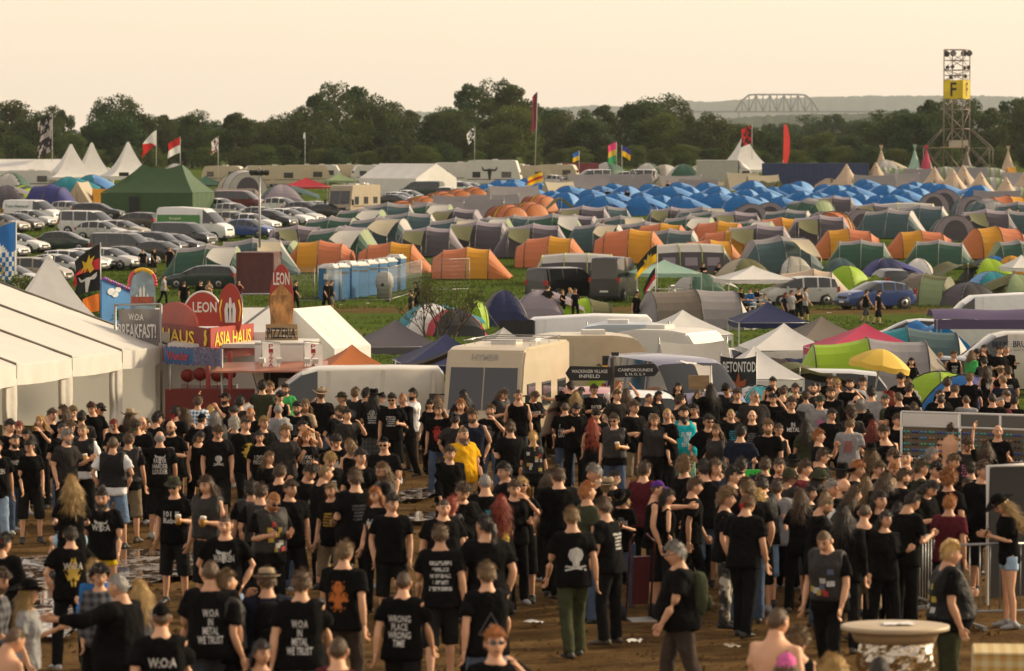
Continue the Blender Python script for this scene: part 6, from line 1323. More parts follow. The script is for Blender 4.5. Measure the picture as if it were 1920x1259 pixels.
# ------------------------------------------------------------------ lamp mast
def mast():
    D = 255; b = gd(487, D); r = O('lamp_mast', None, loc=b); H = at(487, 318, D).z - b.z
    p = MB(); p.tube([(0, 0, 0), (0, 0, H)], [.09, .06], 8); p.obj('pole', METAL, r); a = MB(); a.tube([(-.55, 0, H - .25), (.55, 0, H - .25)], .04, 5); a.obj('crossbar', METAL, r)
    for x in (-.5, -.2, .15, .48): l = MB(); l.box((0, 0, 0), (.30, .22, .34)); bev(l.obj('floodlight', DARKP, r, loc=(x, -.1, H - .22), rot=(R(30), 0, R(x * 60))), .03)
    t = MB(); t.lathe([(.06, 0), (.07, .1), (.02, .16)], 8); t.obj('cap', METAL, r, loc=(0, 0, H)); tag(r, 'lamp mast with a cluster of black floodlights above the cars', 'lamp')
mast()
# ------------------------------------------------------------------ portable toilets, fence, water tank
TBL = mat('toilet_blue', (.012, .12, .28), rough=.45, var=.1, dirt=.12); TRF = mat('toilet_roof', (.62, .60, .56), rough=.6, var=.05)
def toilet():
    r = O('portable_toilet', None); b = MB(); b.box((0, 0, 1.05), (1.1, 1.1, 2.1)); bev(b.obj('cabin', TBL, r), .03)
    rf = MB(); rf.rings([[(x * k, y * k, z) for x, y in ((-.58, -.58), (.58, -.58), (.58, .58), (-.58, .58))] for k, z in ((1, 2.08), (1, 2.16), (.72, 2.28), (.66, 2.36))], smooth=False); rf.obj('roof', TRF, r)
    d = MB(); d.box((0, -.56, 1.02), (.78, .04, 1.85)); do = d.obj('door', TBL, r); h = MB(); h.box((.28, -.60, 1.0), (.08, .04, .16)); h.obj('lock', PLATE, do)
    g = MB(); g.box((0, -.595, 1.55), (.30, .012, .36)); g.obj('sign', PLATE, do); v = MB(); v.lathe([(.05, 2.34), (.05, 2.44)], 8, c=(.3, .3, 0)); v.obj('vent_pipe', DARKP, r)
    for x in (-.552, .552): q = MB(); q.box((x, 0, 1.75), (.02, .8, .14)); q.obj('vent_slot', DARKP, r)
    return r
for i, (x, y) in enumerate([(618, 563), (634, 562), (652, 560), (670, 557), (688, 554), (706, 551), (724, 548), (742, 544)]):
    r = place('wc', toilet, x, y, -28, 'blue portable toilet with white roof in the fenced row', 'toilet', .93, 'portable toilets in a row')
LEAFS = mat('poster_green', (.30, .45, .05), rough=.6)
def tank():
    r = O('water_tank', None, loc=gp(721, 560), rot=(0, 0, R(-12))); m = MB(); M = mat('grey_plastic', (.36, .35, .32), rough=.55, dirt=.2)
    m.rings([[(q * .48 * w, t * .40 * w, z) for q, t in [(math.copysign(abs(math.cos(a)) ** .5, math.cos(a)), math.copysign(abs(math.sin(a)) ** .5, math.sin(a))) for a in [2 * PI * k / 16 for k in range(16)]]] for w, z in ((.85, 0), (.9, .62), (1.05, .70), (1.08, .95), (1.0, 1.3), (.7, 1.55), (.3, 1.62))]); m.obj('tank_body', M, r)
    f = MB(); f.lathe([(.10, 0), (.10, .06)], 10); f.obj('tap', DARKP, r, loc=(0, -.45, .85), rot=(R(90), 0, 0)); tag(r, 'rounded grey plastic water tank before the blue toilets', 'tank')
tank()
def fence_panel(p0, p1, h, label):
    a, b = p0, p1; d = b - a; L = d.length; r = O('fence_panel', None, loc=a, rot=(0, 0, math.atan2(d.y, d.x))); s = d.z
    for x in (0, L): p = MB(); p.tube([(x, 0, s * x / L), (x, 0, h + s * x / L)], .022, 5); p.obj('post', METAL, r)
    for z in (.12, h): p = MB(); p.tube([(0, 0, z), (L, 0, z + s)], .018, 5); p.obj('rail', METAL, r)
    w = MB()
    for x in np.arange(.12, L, .12): w.tube([(x, 0, .12 + s * x / L), (x, 0, h + s * x / L)], .004, 3)
    for z in np.arange(.3, h, .25): w.tube([(0, 0, z), (L, 0, z + s)], .004, 3)
    w.obj('wire_mesh', METAL, r); f = MB(); f.box((0, 0, .06), (.6, .25, .12)); f.obj('foot', DARKP, r); tag(r, label, 'fence', 'steel mesh fence panels')
for a, b, lab in [((532, 566), (590, 568), 'steel mesh fence panel left of the blue toilets'), ((596, 560), (640, 570), 'steel mesh fence panel against the first blue toilet'), ((638, 566), (728, 566), 'steel mesh fence panel before the blue toilets'), ((728, 566), (790, 548), 'steel mesh fence panel behind the water tank'), ((790, 548), (880, 545), 'steel mesh fence panel before the orange tent')]: fence_panel(gp(*a), gp(*b), 2.0, lab)
def bare_tree():
    r = O('bare_shrub', None, loc=gd(820, 148)); rr = random.Random(4); top = at(860, 505, 148).z - G(148); tr = MB(); tw = MB(); lf = MB()
    def grow(p, d, L, rad, lev):
        q = p + d * L; m = tr if lev < 2 else tw; mid = (p + q) / 2 + Vector((rr.uniform(-.05, .05), rr.uniform(-.05, .05), 0)); m.tube([p, mid, q], [rad, rad * .85, rad * .7], 5)
        if lev < 4:
            for k in range(3 if lev < 3 else 2): grow(q if k else mid, (d + Vector((rr.uniform(-.6, .6), rr.uniform(-.6, .6), rr.uniform(-.15, .45)))).normalized(), L * rr.uniform(.55, .85), rad * .62, lev + 1)
        else:
            for k in range(3): c = q + Vector((rr.uniform(-.1, .1), rr.uniform(-.1, .1), rr.uniform(-.1, .1))); lf.add([c, c + Vector((.06, 0, .03)), c + Vector((.02, .03, .08))], [(0, 1, 2)])
    for dx, dy in ((-.35, .1), (.25, -.1), (.55, .1), (.0, .2)): grow(Vector((dx * .4, dy, 0)), Vector((dx, dy, 1)).normalized(), top * .34, .045, 0)
    tr.obj('trunk', BARK, r); tw.obj('twigs', BARK, r); lf.obj('leaves', LEAF, r); tag(r, 'bare thin-branched shrub standing before the blue toilets', 'shrub')
bare_tree()
tree(40, 520, 122, 4, .9, label='dense bush behind the big marquee roof', name='bush'); tree(165, 535, 118, 1, .55, label='leafy bush below the flags behind the marquee', name='bush'); tree(140, 575, 116, 4, .8, label='low bush beside the pagoda peak', name='bush')
# ================================================================== NEAR CAMP AND STANDS
CANV = fab('marquee_canvas', (.78, .76, .70), transl=.30, bscale=2, var=.08); CURT = fab('curtain', (.68, .65, .58), transl=.25, bump=.4, bscale=6)
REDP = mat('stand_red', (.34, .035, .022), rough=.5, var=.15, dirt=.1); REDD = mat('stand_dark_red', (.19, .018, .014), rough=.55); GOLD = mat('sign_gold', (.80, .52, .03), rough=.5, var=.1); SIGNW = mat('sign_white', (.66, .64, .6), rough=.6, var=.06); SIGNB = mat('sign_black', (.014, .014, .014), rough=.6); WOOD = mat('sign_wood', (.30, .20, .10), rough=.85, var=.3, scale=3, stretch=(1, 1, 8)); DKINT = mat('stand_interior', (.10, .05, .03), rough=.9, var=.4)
def big_marquee():
    A = Vector((-8.94, 98.0, 0)); e = (Vector((-10.99, 84.0, 0)) - A) / 3.0; n = Vector((-e.y, e.x, 0)).normalized()
    if n.x > 0: n = -n
    r = O('marquee', None, loc=(0, 0, 0)); he, rise, W = 2.1, 1.85, 5.1
    gz = lambda p: G(p.y)
    P = lambda b, w, z: (lambda q: Vector((q.x, q.y, gz(A + e * b) + z)))(A + e * b + n * w)
    for b in range(5):
        m = MB(); m.grid(lambda u, v: P(b + u * .992, -.12 + (W + .12) * v, he + rise * v - .05 * math.sin(PI * u) * (1 - .6 * v) + .012 * mnoise.noise(Vector((u * 6, v * 9, b)))), 10, 14); m.obj('roof_panel', CANV, r)
        m = MB(); m.grid(lambda u, v: P(b + u, W + W * v, he + rise * (1 - v)), 4, 6); m.obj('roof_panel', CANV, r)
        v_ = MB(); v_.grid(lambda u, v: P(b + .01 + u * .98, -.14 - .02 * math.sin(u * 25) * v, he - .01 - .44 * v - .03 * math.sin(PI * u) * v), 24, 3); v_.obj('valance', CANV, r)
        w = MB(); w.grid(lambda u, v: P(b + u, 2 * W, he * (1 - v)), 3, 1); w.obj('back_wall', CANV, r)
        sm = MB(); sm.tube([P(b, -.13, he + .012), P(b, W, he + rise + .02)], .035, 5); sm.obj('roof_seam', mat('seam', (.16, .14, .11), rough=.8), r)
    for b in range(6):
        p = MB(); p.box(P(b, 0.03, he / 2), (.10, .10, he)); p.obj('post', METAL, r)
        c = MB(); rs = []
        for t in np.linspace(0, 1, 12):
            z = he - .30 - (he - .30) * t; w_ = .40 * (1 - .55 * math.exp(-((t - .62) / .16) ** 2)) + .10 * t
            ctr = P(b + .035, -.02, z); rs.append([ctr + e.normalized() * (w_ * math.cos(a) * (1 + .22 * math.sin(5 * a + b))) + n * (.13 * math.sin(a) * (1 + .22 * math.cos(4 * a))) for a in [2 * PI * k / 22 for k in range(22)]])
        c.rings(rs); c.obj('curtain', CURT, r)
    for b, s in ((0, 1), (5, 0)):
        g = MB(); pts = [P(b, 0, 0), P(b, 2 * W, 0), P(b, 2 * W, he), P(b, W, he + rise), P(b, 0, he)]; g.add(pts, [(0, 1, 2, 3, 4)]); 
        if b == 0: g.obj('gable_wall', CANV, r)
    s = MB(); s.box((0, 0, 0), (.10, .012, .34)); s.obj('orange_tag', mat('orange_tag', (.75, .15, .03), rough=.6), r, loc=P(.16, -.20, he - .22), rot=(0, 0, math.atan2(e.y, e.x)))
    tag(r, 'big cream white marquee with gathered curtains and open side', 'marquee')
big_marquee()
def board(name, px0, px1, D0, D1, yb, yt, label, cat='sign'):
    "root standing on the ground with local x along the board; returns root, width, z of bottom and top above ground"
    a, b = at(px0, yb, D0), at(px1, yb, D1); d = Vector((b.x - a.x, b.y - a.y, 0)); g = G((D0 + D1) / 2)
    r = O(name, None, loc=(a.x, a.y, g), rot=(0, 0, math.atan2(d.y, d.x))); D = (D0 + D1) / 2
    tag(r, label, cat); return r, d.length, at(px0, yb, D).z - g, at(px0, yt, D).z - g
def panel(r, name, x0, x1, z0, z1, mt, y=0, t=.05):
    m = MB(); m.box(((x0 + x1) / 2, y, (z0 + z1) / 2), (x1 - x0, t, z1 - z0)); return m.obj(name, mt, r)
def letters(r, s, x, z, w, h, mt, y=-.035): return O('lettering', text_mesh(s, w, h, mt), r, loc=(x, y, z))
def shape(r, name, pts, mt, y=0, t=.05):
    m = MB(); m.poly(pts, t, mi=0); o = m.obj(name, mt, r, loc=(0, y, 0)); return o
def oval(cx, cz, rx, rz, n=28, p=2.0): return [(cx + math.copysign(abs(math.cos(a)) ** (2 / p), math.cos(a)) * rx, cz + math.sin(a) * rz) for a in [2 * PI * k / n for k in range(n)]]
# breakfast banner
r, L, z0, z1 = board('banner_sign', 216, 302, 97.5, 97.2, 648, 574, 'grey cloth breakfast banner in a steel frame above the marquee corner')
for x in (0, L): m = MB(); m.tube([(x, 0, 0), (x, 0, z1 + .05)], .035, 6); m.obj('post', METAL, r)
m = MB(); m.tube([(0, 0, z1 + .02), (L, 0, z1 + .05)], .03, 6); m.obj('rail', METAL, r)
m = MB(); m.grid(lambda u, v: Vector((.10 + (L - .14) * u, -.03 + .03 * math.sin(u * 14 + v * 3), z1 - .08 - (z1 - z0 - .05) * v + .05 * math.sin(PI * u) * v)), 20, 10); c = m.obj('cloth', fab('banner_grey', (.20, .19, .185)), r)
letters(c, 'W:O:A', L * .48, z1 - .28, .40, .17, SIGNW, -.08); letters(c, 'BREAKFAST!', L * .5, z1 - .63, L * .82, .36, SIGNW, -.08)
# painted fairground boards
def palm_mat():
    m = mat('painted_sky', (.02, .16, .40), rough=.5, var=.3, scale=1.2); return m
r, L, z0, z1 = board('painted_board', 190, 247, 106, 107, 632, 522, 'blue painted board with green palm and clouds behind the breakfast banner')
shape(r, 'panel', [(0, .0), (L, 0), (L, z1 - .35), (L * .75, z1 - .22), (L * .12, z1), (0, z1 - .02)], palm_mat())
for k in range(7): a = R(20 + 25 * k); q = MB(); q.tube([(L * .62, -.04, z0 + .5), (L * .62 + .26 * math.cos(a), -.045, z0 + .5 + .30 * math.sin(a)), (L * .62 + .46 * math.cos(a), -.04, z0 + .42 + .26 * math.sin(a))], [.03, .04, .008], 4, flat=.3); q.obj('palm_frond', mat('palm_green', (.03, .20, .04), rough=.6), r)
for x, z, k in ((.30, .85, .16), (.42, .80, .13), (.52, .88, .12)): shape(r, 'cloud', oval(L * x, z0 + (z1 - z0) * z - .12, k, k * .6), mat('cloud_white', (.60, .64, .66), rough=.6), -.035, .03)
for i, t in enumerate(np.linspace(.08, 1, 12)):
    q = MB(); q.lathe([(.0, -.05), (.06, -.03), (.07, .02), (.02, .06)], 7); q.obj('light_bulb', mat('bulb' + str(i % 3), [(.25, .05, .3), (.1, .1, .35), (.35, .1, .15)][i % 3], rough=.3), r, loc=(L * t, -.03, z1 + .03 - .40 * t))
r, L, z0, z1 = board('painted_board', 244, 291, 105, 105, 580, 508, 'arched painted board with pale towers and a border of bulbs')
shape(r, 'panel', [(0, 0), (L, 0), (L, z1 - .35), (L * .86, z1 - .13), (L * .5, z1), (L * .14, z1 - .13), (0, z1 - .35)], mat('painted_city', (.22, .30, .36), rough=.5, var=.5, scale=3))
for x, h in ((.28, .42), (.42, .62), (.56, .66), (.70, .44)): q = shape(r, 'tower_painting', [(L * x - .035, z0 + .2), (L * x + .035, z0 + .2), (L * x + .03, z0 + h * .85), (L * x, z0 + h), (L * x - .03, z0 + h * .85)], SIGNW, -.035, .02)
panel(r, 'roofline_painting', .04, L - .04, z0 + .16, z0 + .34, mat('painted_red', (.32, .07, .04), rough=.6, var=.4, scale=8), -.035, .03)
for i in range(22):
    a = PI * i / 21; q = MB(); q.lathe([(.0, -.05), (.045, -.03), (.05, .02), (.02, .05)], 7); q.obj('light_bulb', mat('bulb_y' + str(i % 21 // 5 in (1, 2)), (.75, .42, .02) if i // 5 in (1, 2, 3) else (.6, .06, .08), rough=.3), r, loc=(L / 2 + (L / 2 + .02) * math.cos(a), -.04, z1 - .38 + .42 * math.sin(a) ** .8))
# noodle stand
def noodle_stand():
    a0 = at(296, 650, 99); c0 = at(393, 650, 95.5); b0 = at(474, 650, 98); g = G(97)
    r = O('food_stand', None, loc=(c0.x, c0.y, g)); Zt = lambda y, D=96: at(393, y, D).z - g
    dl = Vector((a0.x - c0.x, a0.y - c0.y, 0)); dr = Vector((b0.x - c0.x, b0.y - c0.y, 0)); al, ar = math.atan2(-dl.y, -dl.x), math.atan2(dr.y, dr.x); Ll, Lr = dl.length, dr.length
    zt, zb = Zt(615), Zt(657)
    def face(name, ang, x0, x1, za, zc, mt, y=0, t=.06): m = MB(); m.box(((x0 + x1) / 2, y, (za + zc) / 2), (x1 - x0, t, zc - za)); return m.obj(name, mt, r, rot=(0, 0, ang))
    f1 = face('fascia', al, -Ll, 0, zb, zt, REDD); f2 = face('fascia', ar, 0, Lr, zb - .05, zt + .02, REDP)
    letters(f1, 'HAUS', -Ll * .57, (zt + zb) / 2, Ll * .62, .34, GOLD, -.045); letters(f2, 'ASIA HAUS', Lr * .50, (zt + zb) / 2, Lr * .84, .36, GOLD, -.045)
    shape(f1, 'dragon_emblem', [(-.24, zb + .1), (-.12, zb + .14), (-.06, zb + .3), (-.14, zb + .42), (-.08, zb + .5), (-.2, zb + .52), (-.26, zb + .4), (-.2, zb + .3), (-.28, zb + .2)], GOLD, -.045, .02)
    face('fascia_trim', ar, 0, Lr, zb - .22, zb - .05, mat('trim_pink', (.42, .10, .09), rough=.5), -.01)
    # round backboard
    pts = [(-Ll, zt)] + [(-Ll * .62 + Ll * .40 * math.cos(a), zt + .58 * math.sin(a)) for a in np.linspace(PI, 0, 18)] + [(-.1, zt)]
    m = MB(); m.poly(pts, .05); m.obj('round_board', REDP, r, loc=(0, .06, 0), rot=(0, 0, al))
    # white service cabin behind
    w = MB(); w.box((.1, 2.6, zb * .5 + .2), (3.0, .08, zb + .3)); w.obj('back_wall', SIGNW, r); cl = MB(); cl.box((.1, 1.6, zb + .1), (2.4, 2.0, .10)); cl.obj('roof', WHITEP, r)
    for x, y in ((-.04, .02), (.52, -.1), (-Ll * .95, 1.1), (Lr * .95, .8)): p = MB(); p.tube([(x, y, 0), (x, y, zb)], .055, 8); p.obj('post', REDP, r)
    for x, y, z in ((-.28, .5, Zt(702)), (.16, .5, Zt(704)), (.46, .4, Zt(699)), (-.62, .8, Zt(706))):
        l = MB(); l.lathe([(.06, -.16), (.15, -.10), (.18, 0), (.15, .10), (.06, .16)], 14); lo = l.obj('paper_lantern', mat('lantern', (.28, .03, .02), rough=.6, transl=.2), r, loc=(x, y, z)); q = MB(); q.tube([(0, 0, -.16), (0, 0, -.34)], .015, 5); q.obj('tassel', REDP, lo)
    c = MB(); c.box((.1, .1, .55), (2.4, .5, 1.1)); c.obj('counter', REDD, r); k = MB(); k.box((-.1, 1.2, .9), (1.4, .6, .5)); k.obj('wok_hood', METAL, r)
    tag(r, 'red noodle stand with gold letters on its corner fascia', 'food stand')
noodle_stand()
r, L, z0, z1 = board('fascia_sign', 308, 415, 95.4, 93.8, 686, 652, 'blue illuminated fascia with red script below the noodle stand boards')
BLP = mat('sign_blue', (.02, .09, .25), rough=.5, var=.2)
panel(r, 'panel', 0, L * .52, z0, z1, BLP); q = panel(r, 'panel', L * .53, L, z0 + .02, z1 + .02, mat('sign_blue_print', (.10, .10, .20), rough=.5, var=.8, scale=14)); letters(r, 'Wunder', L * .26, (z0 + z1) / 2, L * .38, .22, mat('script_red', (.45, .03, .04), rough=.5), -.04)
for k in range(26):
    b_ = MB(); b_.lathe([(0, -.02), (.02, 0), (0, .02)], 6); b_.obj('light_bulb', mat('bulb_row' + str(k % 2), [(.7, .4, .05), (.5, .06, .1)][k % 2], rough=.3), r, loc=(L * (k % 13 + .5) / 13, -.05, z0 + .02 if k < 13 else z1 - .01))
for x in (0.1, L - .1): p = MB(); p.tube([(x, .1, 0), (x, .1, z1)], .03, 6); p.obj('post', METAL, r)
# leaning signs above the stands
r, L, z0, z1 = board('arched_sign', 346, 414, 100.5, 100.5, 605, 549, 'red arched sign with white LEON letters behind the noodle stand')
shape(r, 'arch_panel', [(.0, z0 - .1), (L, z0 - .1), (L, z0 + .2)] + [(L / 2 + L / 2 * math.cos(a), z0 + .2 + (z1 - z0 - .2) * math.sin(a)) for a in np.linspace(0, PI, 16)][1:-1] + [(0, z0 + .2)], REDP); letters(r, 'LEON', L * .56, z1 - .38, L * .66, .28, SIGNW)
m = MB(); m.tube([(L / 2 + (L / 2 + .02) * math.cos(a), 0, z0 + .2 + (z1 - z0 - .17) * math.sin(a)) for a in np.linspace(0, PI, 16)], .03, 6); m.obj('rim', SIGNW, r)
def oval_sign(px, D, hw, yb, yt, label, txt=None, pic=None):
    r, L, z0, z1 = board('oval_sign', px - hw, px + hw, D, D, yb, yt, label); h = z1 - z0
    pts = [(L * .12, z0 - .12), (L * .88, z0 - .12), (L * .92, z0)] + [(L / 2 + L / 2 * math.cos(a) ** (1 if math.cos(a) >= 0 else 1), z0 + h * .35 + h * .65 * math.sin(a)) for a in np.linspace(.0, PI, 20)] + [(L * .08, z0)]
    shape(r, 'panel', pts, REDP); return r, L, z0, z1
r, L, z0, z1 = oval_sign(432, 97.0, 23, 614, 532, 'tall rounded red sign with white figures above the noodle stand')
for x, h in ((.36, .62), (.50, .75), (.64, .62)): shape(r, 'hand_motif', [(L * x - .045, z0 + .12), (L * x + .045, z0 + .12), (L * x + .06, z0 + .45), (L * x + .02, z0 + h), (L * x - .02, z0 + h), (L * x - .06, z0 + .45)], SIGNW, -.04, .02)
for s in (-1, 1): q = MB(); q.tube([(L / 2 + s * L * .36, -.04, z0 + .15), (L / 2 + s * L * .42, -.04, z0 + .45), (L / 2 + s * L * .34, -.04, z0 + .7)], .022, 5, flat=.4); q.obj('laurel', GOLD, r)
r, L, z0, z1 = oval_sign(528, 96.0, 23, 610, 496, 'tall oval pizza sign with LEON in white above wooden boards'); letters(r, 'LEON', L * .5, z1 - .36, L * .66, .32, SIGNW)
FOOD = mat('food_picture', (.45, .22, .07), rough=.6, var=.9, scale=7, stretch=(1, 1, .35)); panel(r, 'food_picture', L * .05, L * .95, z0, z0 + .75, FOOD, -.03, .03)
shape(r, 'food_top', [(L * .05, z0 + .75), (L * .95, z0 + .75), (L * .5, z0 + 1.05)], FOOD, -.03, .03)
r, L, z0, z1 = board('wooden_sign', 497, 559, 95.6, 95.6, 642, 608, 'wooden board sign burnt with the word PIZZERIA')
for k in range(3): zz = z0 + (z1 - z0) * k / 3; panel(r, 'plank', 0.01 * k, L - .01 * k, zz + .008, zz + (z1 - z0) / 3 - .008, WOOD)
letters(r, 'PIZZERIA', L / 2, (z0 + z1) / 2, L * .86, .26, SIGNB, -.035)
for x in (.1, L - .1): p = MB(); p.tube([(x, .05, 0), (x, .05, z1)], .03, 6); p.obj('post', METAL, r)
# pizza stand
def pizza_stand():
    D = 94.5; r, L, z0, z1 = board('food_stand', 478, 574, D, D - .15, 760, 645, 'white pizza stand with wooden flap counter and dark opening', 'food stand')
    body = MB()
    for x0, x1, za, zb_ in ((0, L, z1 - .5, z1), (0, .22, 0, z1 - .5), (L - .16, L, 0, z1 - .5), (.22, L - .16, 0, .95)): body.box(((x0 + x1) / 2, .03, (za + zb_) / 2), (x1 - x0, .06, zb_ - za))
    body.box((L / 2, 1.9, z1 / 2), (L, .06, z1)); body.box((.03, 1, z1 / 2), (.06, 1.9, z1)); body.box((L - .03, 1, z1 / 2), (.06, 1.9, z1)); body.box((L / 2, 1, z1), (L, 2.0, .06)); body.obj('cabin', WHITEP, r)
    i = MB(); i.box((L / 2, 1.2, 1.4), (L - .2, .05, 1.6)); i.obj('interior_wall', DKINT, r); o = MB(); o.box((L * .6, .9, 1.15), (.6, .5, .4)); o.obj('oven', METAL, r)
    zf = at(520, 688, D).z - G(D)
    fl = MB(); fl.add([(-.75, .0, zf + .10), (L + .55, -.0, zf + .16), (L + .7, -1.0, zf - .02), (-.9, -1.0, zf - .06)], [(0, 1, 2, 3)]); fl.add([(-.75, .0, zf + .06), (L + .55, -.0, zf + .12), (L + .7, -1.0, zf - .06), (-.9, -1.0, zf - .10)], [(3, 2, 1, 0)]); fl.add([(-.9, -1.0, zf - .10), (L + .7, -1.0, zf - .06), (L + .7, -1.0, zf - .02), (-.9, -1.0, zf - .06)], [(0, 1, 2, 3)]); fl.obj('flap', mat('flap_red', (.42, .17, .11), rough=.35, var=.2), r)
    for x in (.1, L - .1): p = MB(); p.tube([(x, .0, 1.0), (x, -.9, zf - .05)], .02, 5); p.obj('strut', METAL, r)
    for x in (.35, .75, 1.45, 1.65): l = MB(); l.box((0, 0, .05), (.14, .10, .12)); l.tube([(0, 0, 0), (0, .02, -.14)], .015, 5); l.obj('floodlight', SIGNW, r, loc=(x, -.85, zf + .16), rot=(R(20), 0, R(rnd.uniform(-30, 30))))
    for px in (517, 597):
        x = (px - 478) / FPX * D; zt, zb = at(px, 640, D).z - G(D), at(px, 684, D).z - G(D)
        c = MB(); c.grid(lambda u, v: Vector((x - .22 + .44 * u, -.55 + .03 * math.sin(u * 6 + v * 4), zt - (zt - zb) * v - .05 * u)), 8, 8); co = c.obj('pennant', F['white'], r)
        for k, ch in enumerate('PIZZA'): O('lettering', text_mesh(ch, .11, .10, mat('pizza_red', (.35, .02, .03), rough=.6)), co, loc=(x, -.60, zt - .09 - .115 * k))
        p = MB(); p.tube([(x - .25, -.52, zt + .03), (x + .22, -.52, zt + .0)], .012, 5); p.tube([(x - .24, -.52, zf), (x - .24, -.52, zt + .03)], .012, 5); p.obj('pennant_rod', METAL, co)
pizza_stand()
# white tents behind the stands
marquee(400, 112, 4.5, 4.0, 1.9, 2.75, 6, 'white', 'white canvas shelter behind the noodle stand', n=2); marquee(584, 113, 2.4, 2.7, 1.6, 2.75, 66, 'white', 'white gabled canvas tent behind the pizza stand', n=3)
fr = O('truss_frame', None, loc=gd(466, 109))
for x0, z0_, x1, z1_ in ((-.2, 0, -.2, 3.2), (.9, 0, .9, 3.2), (-.2, 3.2, .9, 3.2), (-1.6, 1.2, -.2, 3.1), (-1.9, 1.0, .9, 3.1)): m = MB(); m.tube([(x0, 0, z0_), (x1, 0, z1_)], .035, 5); m.obj('tube', METAL, fr)
tag(fr, 'slanting steel tube frame between the two food stands', 'frame')
# ------------------------------------------------------------------ vehicles among the near camp
car('van', 0, 0, 183, (.55, .51, .42), 'white panel van with dark cab window behind the crowd', 'front', loc=gd(636, 87.5))
motorhome(gd(950, 84) + Vector((.0, 2.2, 0)), -105, 5.4, 2.15, 2.95, CREAM, 'cream motorhome with wide dark windscreen beside the white van', logo='HYMER').scale = (.83, .83, .83)
caravan(gd(1098, 101), 4, 3.6, 2.1, 2.3, CREAM, 'cream caravan with rounded roof behind the motorhome')
v = car('lvan', 0, 0, 182, WHT, 'long white high-roofed van with a black cloth over its cab', 'front', loc=gd(1060, 119), k=.92)
m = MB(); m.grid(lambda u, v_: Vector((1.1 + .9 * u * 1.3, 1.03 + .02 * math.sin(u * 20), 2.45 - 1.45 * v_ + .03 * math.sin(u * 14))), 14, 6); m.obj('black_cloth', F['black'], v)
caravan(gd(1172, 112), 176, 3.4, 2.0, 2.3, mat('pale_blue_panel', (.40, .45, .50), rough=.45, dirt=.1), 'pale blue grey caravan beside the white van'); caravan(gd(1250, 108), 150, 3.2, 2.0, 2.25, WHITEP, 'small white caravan with grey awning attached')
place('nawn', lambda: t_ridge('lgrey', 2.0, 2.4, 2.0, 'lgrey'), 0, 0, 20, 'grey awning tent joined to the small white caravan', loc=gd(1300, 106)); place('nawn2', lambda: t_ridge('dgrey', 2.6, 2.6, 2.15, 'dgrey'), 0, 0, 10, 'dark slate awning behind the pale blue caravan', loc=gd(1178, 118))
m = O('tarp_shelter', None, loc=gd(800, 92)); q = MB(); q.grid(lambda u, v_: Vector((-.8 + 1.5 * u, -.2 + 1.6 * v_, 1.75 + .45 * u - .15 * math.sin(PI * v_) - .1 * math.sin(PI * u))), 8, 8); q.obj('sheet', F['black'], m)
for x in (-.75, .65): p = MB(); p.tube([(x, -.2, 0), (x, -.2, 1.95)], .02, 5); p.obj('pole', METAL, m)
tag(m, 'black tarpaulin stretched between white van and motorhome', 'tarpaulin')
car('van', 0, 0, -68, (.10, .09, .16), 'purple grey van under a white sheet near the signpost', 'all', loc=gd(1272, 91) + Vector((0, 1.5, 0)))
sh = O('white_sheet', None, loc=gd(1318, 89)); q = MB(); q.grid(lambda u, v_: Vector((-.55 + .75 * u + .05 * math.sin(v_ * 9), .5 * v_, 1.98 - .10 * u - 1.25 * max(0, u - .55) * 2 * v_ ** .5 + .03 * mnoise.noise(Vector((u * 6, v_ * 6, 0))))), 12, 10); q.obj('sheet', F['white'], sh); p = MB(); p.tube([(.2, 0, 0), (.2, 0, 1.9)], .015, 4); p.obj('pole', METAL, sh); tag(sh, 'white sheet hung over the edge of the purple van', 'sheet')
car('hatch', 0, 0, 96, WHT, 'white hatchback seen from its tail beside the signpost', loc=gd(1192, 86)); car('hatch', 0, 0, 100, (.35, .02, .03), 'red hatchback half hidden behind the motorhome', loc=gd(1098, 88))
car('estate', 0, 0, 176, SIL, 'silver estate car under an olive cover beside the lime tent', loc=gd(1500, 98)); cvr = place('ncov', lambda: t_tarp('olive', 2.9, 2.2, .55), 0, 0, 4, 'olive cover draped over the silver estate car', 'cover', loc=gd(1498, 98) + Vector((0, 0, 1.05)))
car('sedan', 0, 0, 178, SIL, 'silver saloon car beside the blue tarpaulin on the track', loc=gd(1712, 152)); car('hatch', 0, 0, 170, GRY, 'grey hatchback behind the teal and grey tent', loc=gd(1742, 108)); car('hatch', 0, 0, 30, WHT, 'white hatchback behind the black band banner', loc=gd(1345, 118)); car('hatch', 0, 0, 20, SIL, 'silver hatchback behind the black band banner', loc=gd(1400, 100))
v = car('van', 0, 0, 181, (.52, .48, .40), 'cream van lettered with a name, behind the people on the grass', 'front', loc=gd(1914, 116.5)); lettering(v, 'MAX  BRUHN', (.30, .985, 1.60), (0, 0, PI), w=1.3, h=.19, col=(.04, .05, .08)); lettering(v, 'Zimmerei und Holzbau', (.30, .985, 1.42), (0, 0, PI), w=1.4, h=.05, col=(.2, .2, .2))
car('lvan', 0, 0, 182, WHT, 'white high-roofed van behind the purple canopy', 'front', loc=gd(1870, 150), k=.95)
cp = O('purple_canopy', None, loc=gd(1850, 130)); w_ = 3.6
q = MB(); q.grid(lambda u, v_: Vector((-w_ / 2 - .1 + w_ * 1.2 * u, -1.2 + 2.4 * v_, 2.3 + .1 * math.sin(u * 9) * .3 - .30 * (2 * v_ - 1) ** 2)), 12, 8); q.obj('roof', F['purple'], cp); q = MB(); q.grid(lambda u, v_: Vector((-w_ / 2 - .1 + w_ * 1.2 * u, -1.2, 2.0 - .32 * v_)), 12, 1); q.obj('valance', F['purple'], cp)
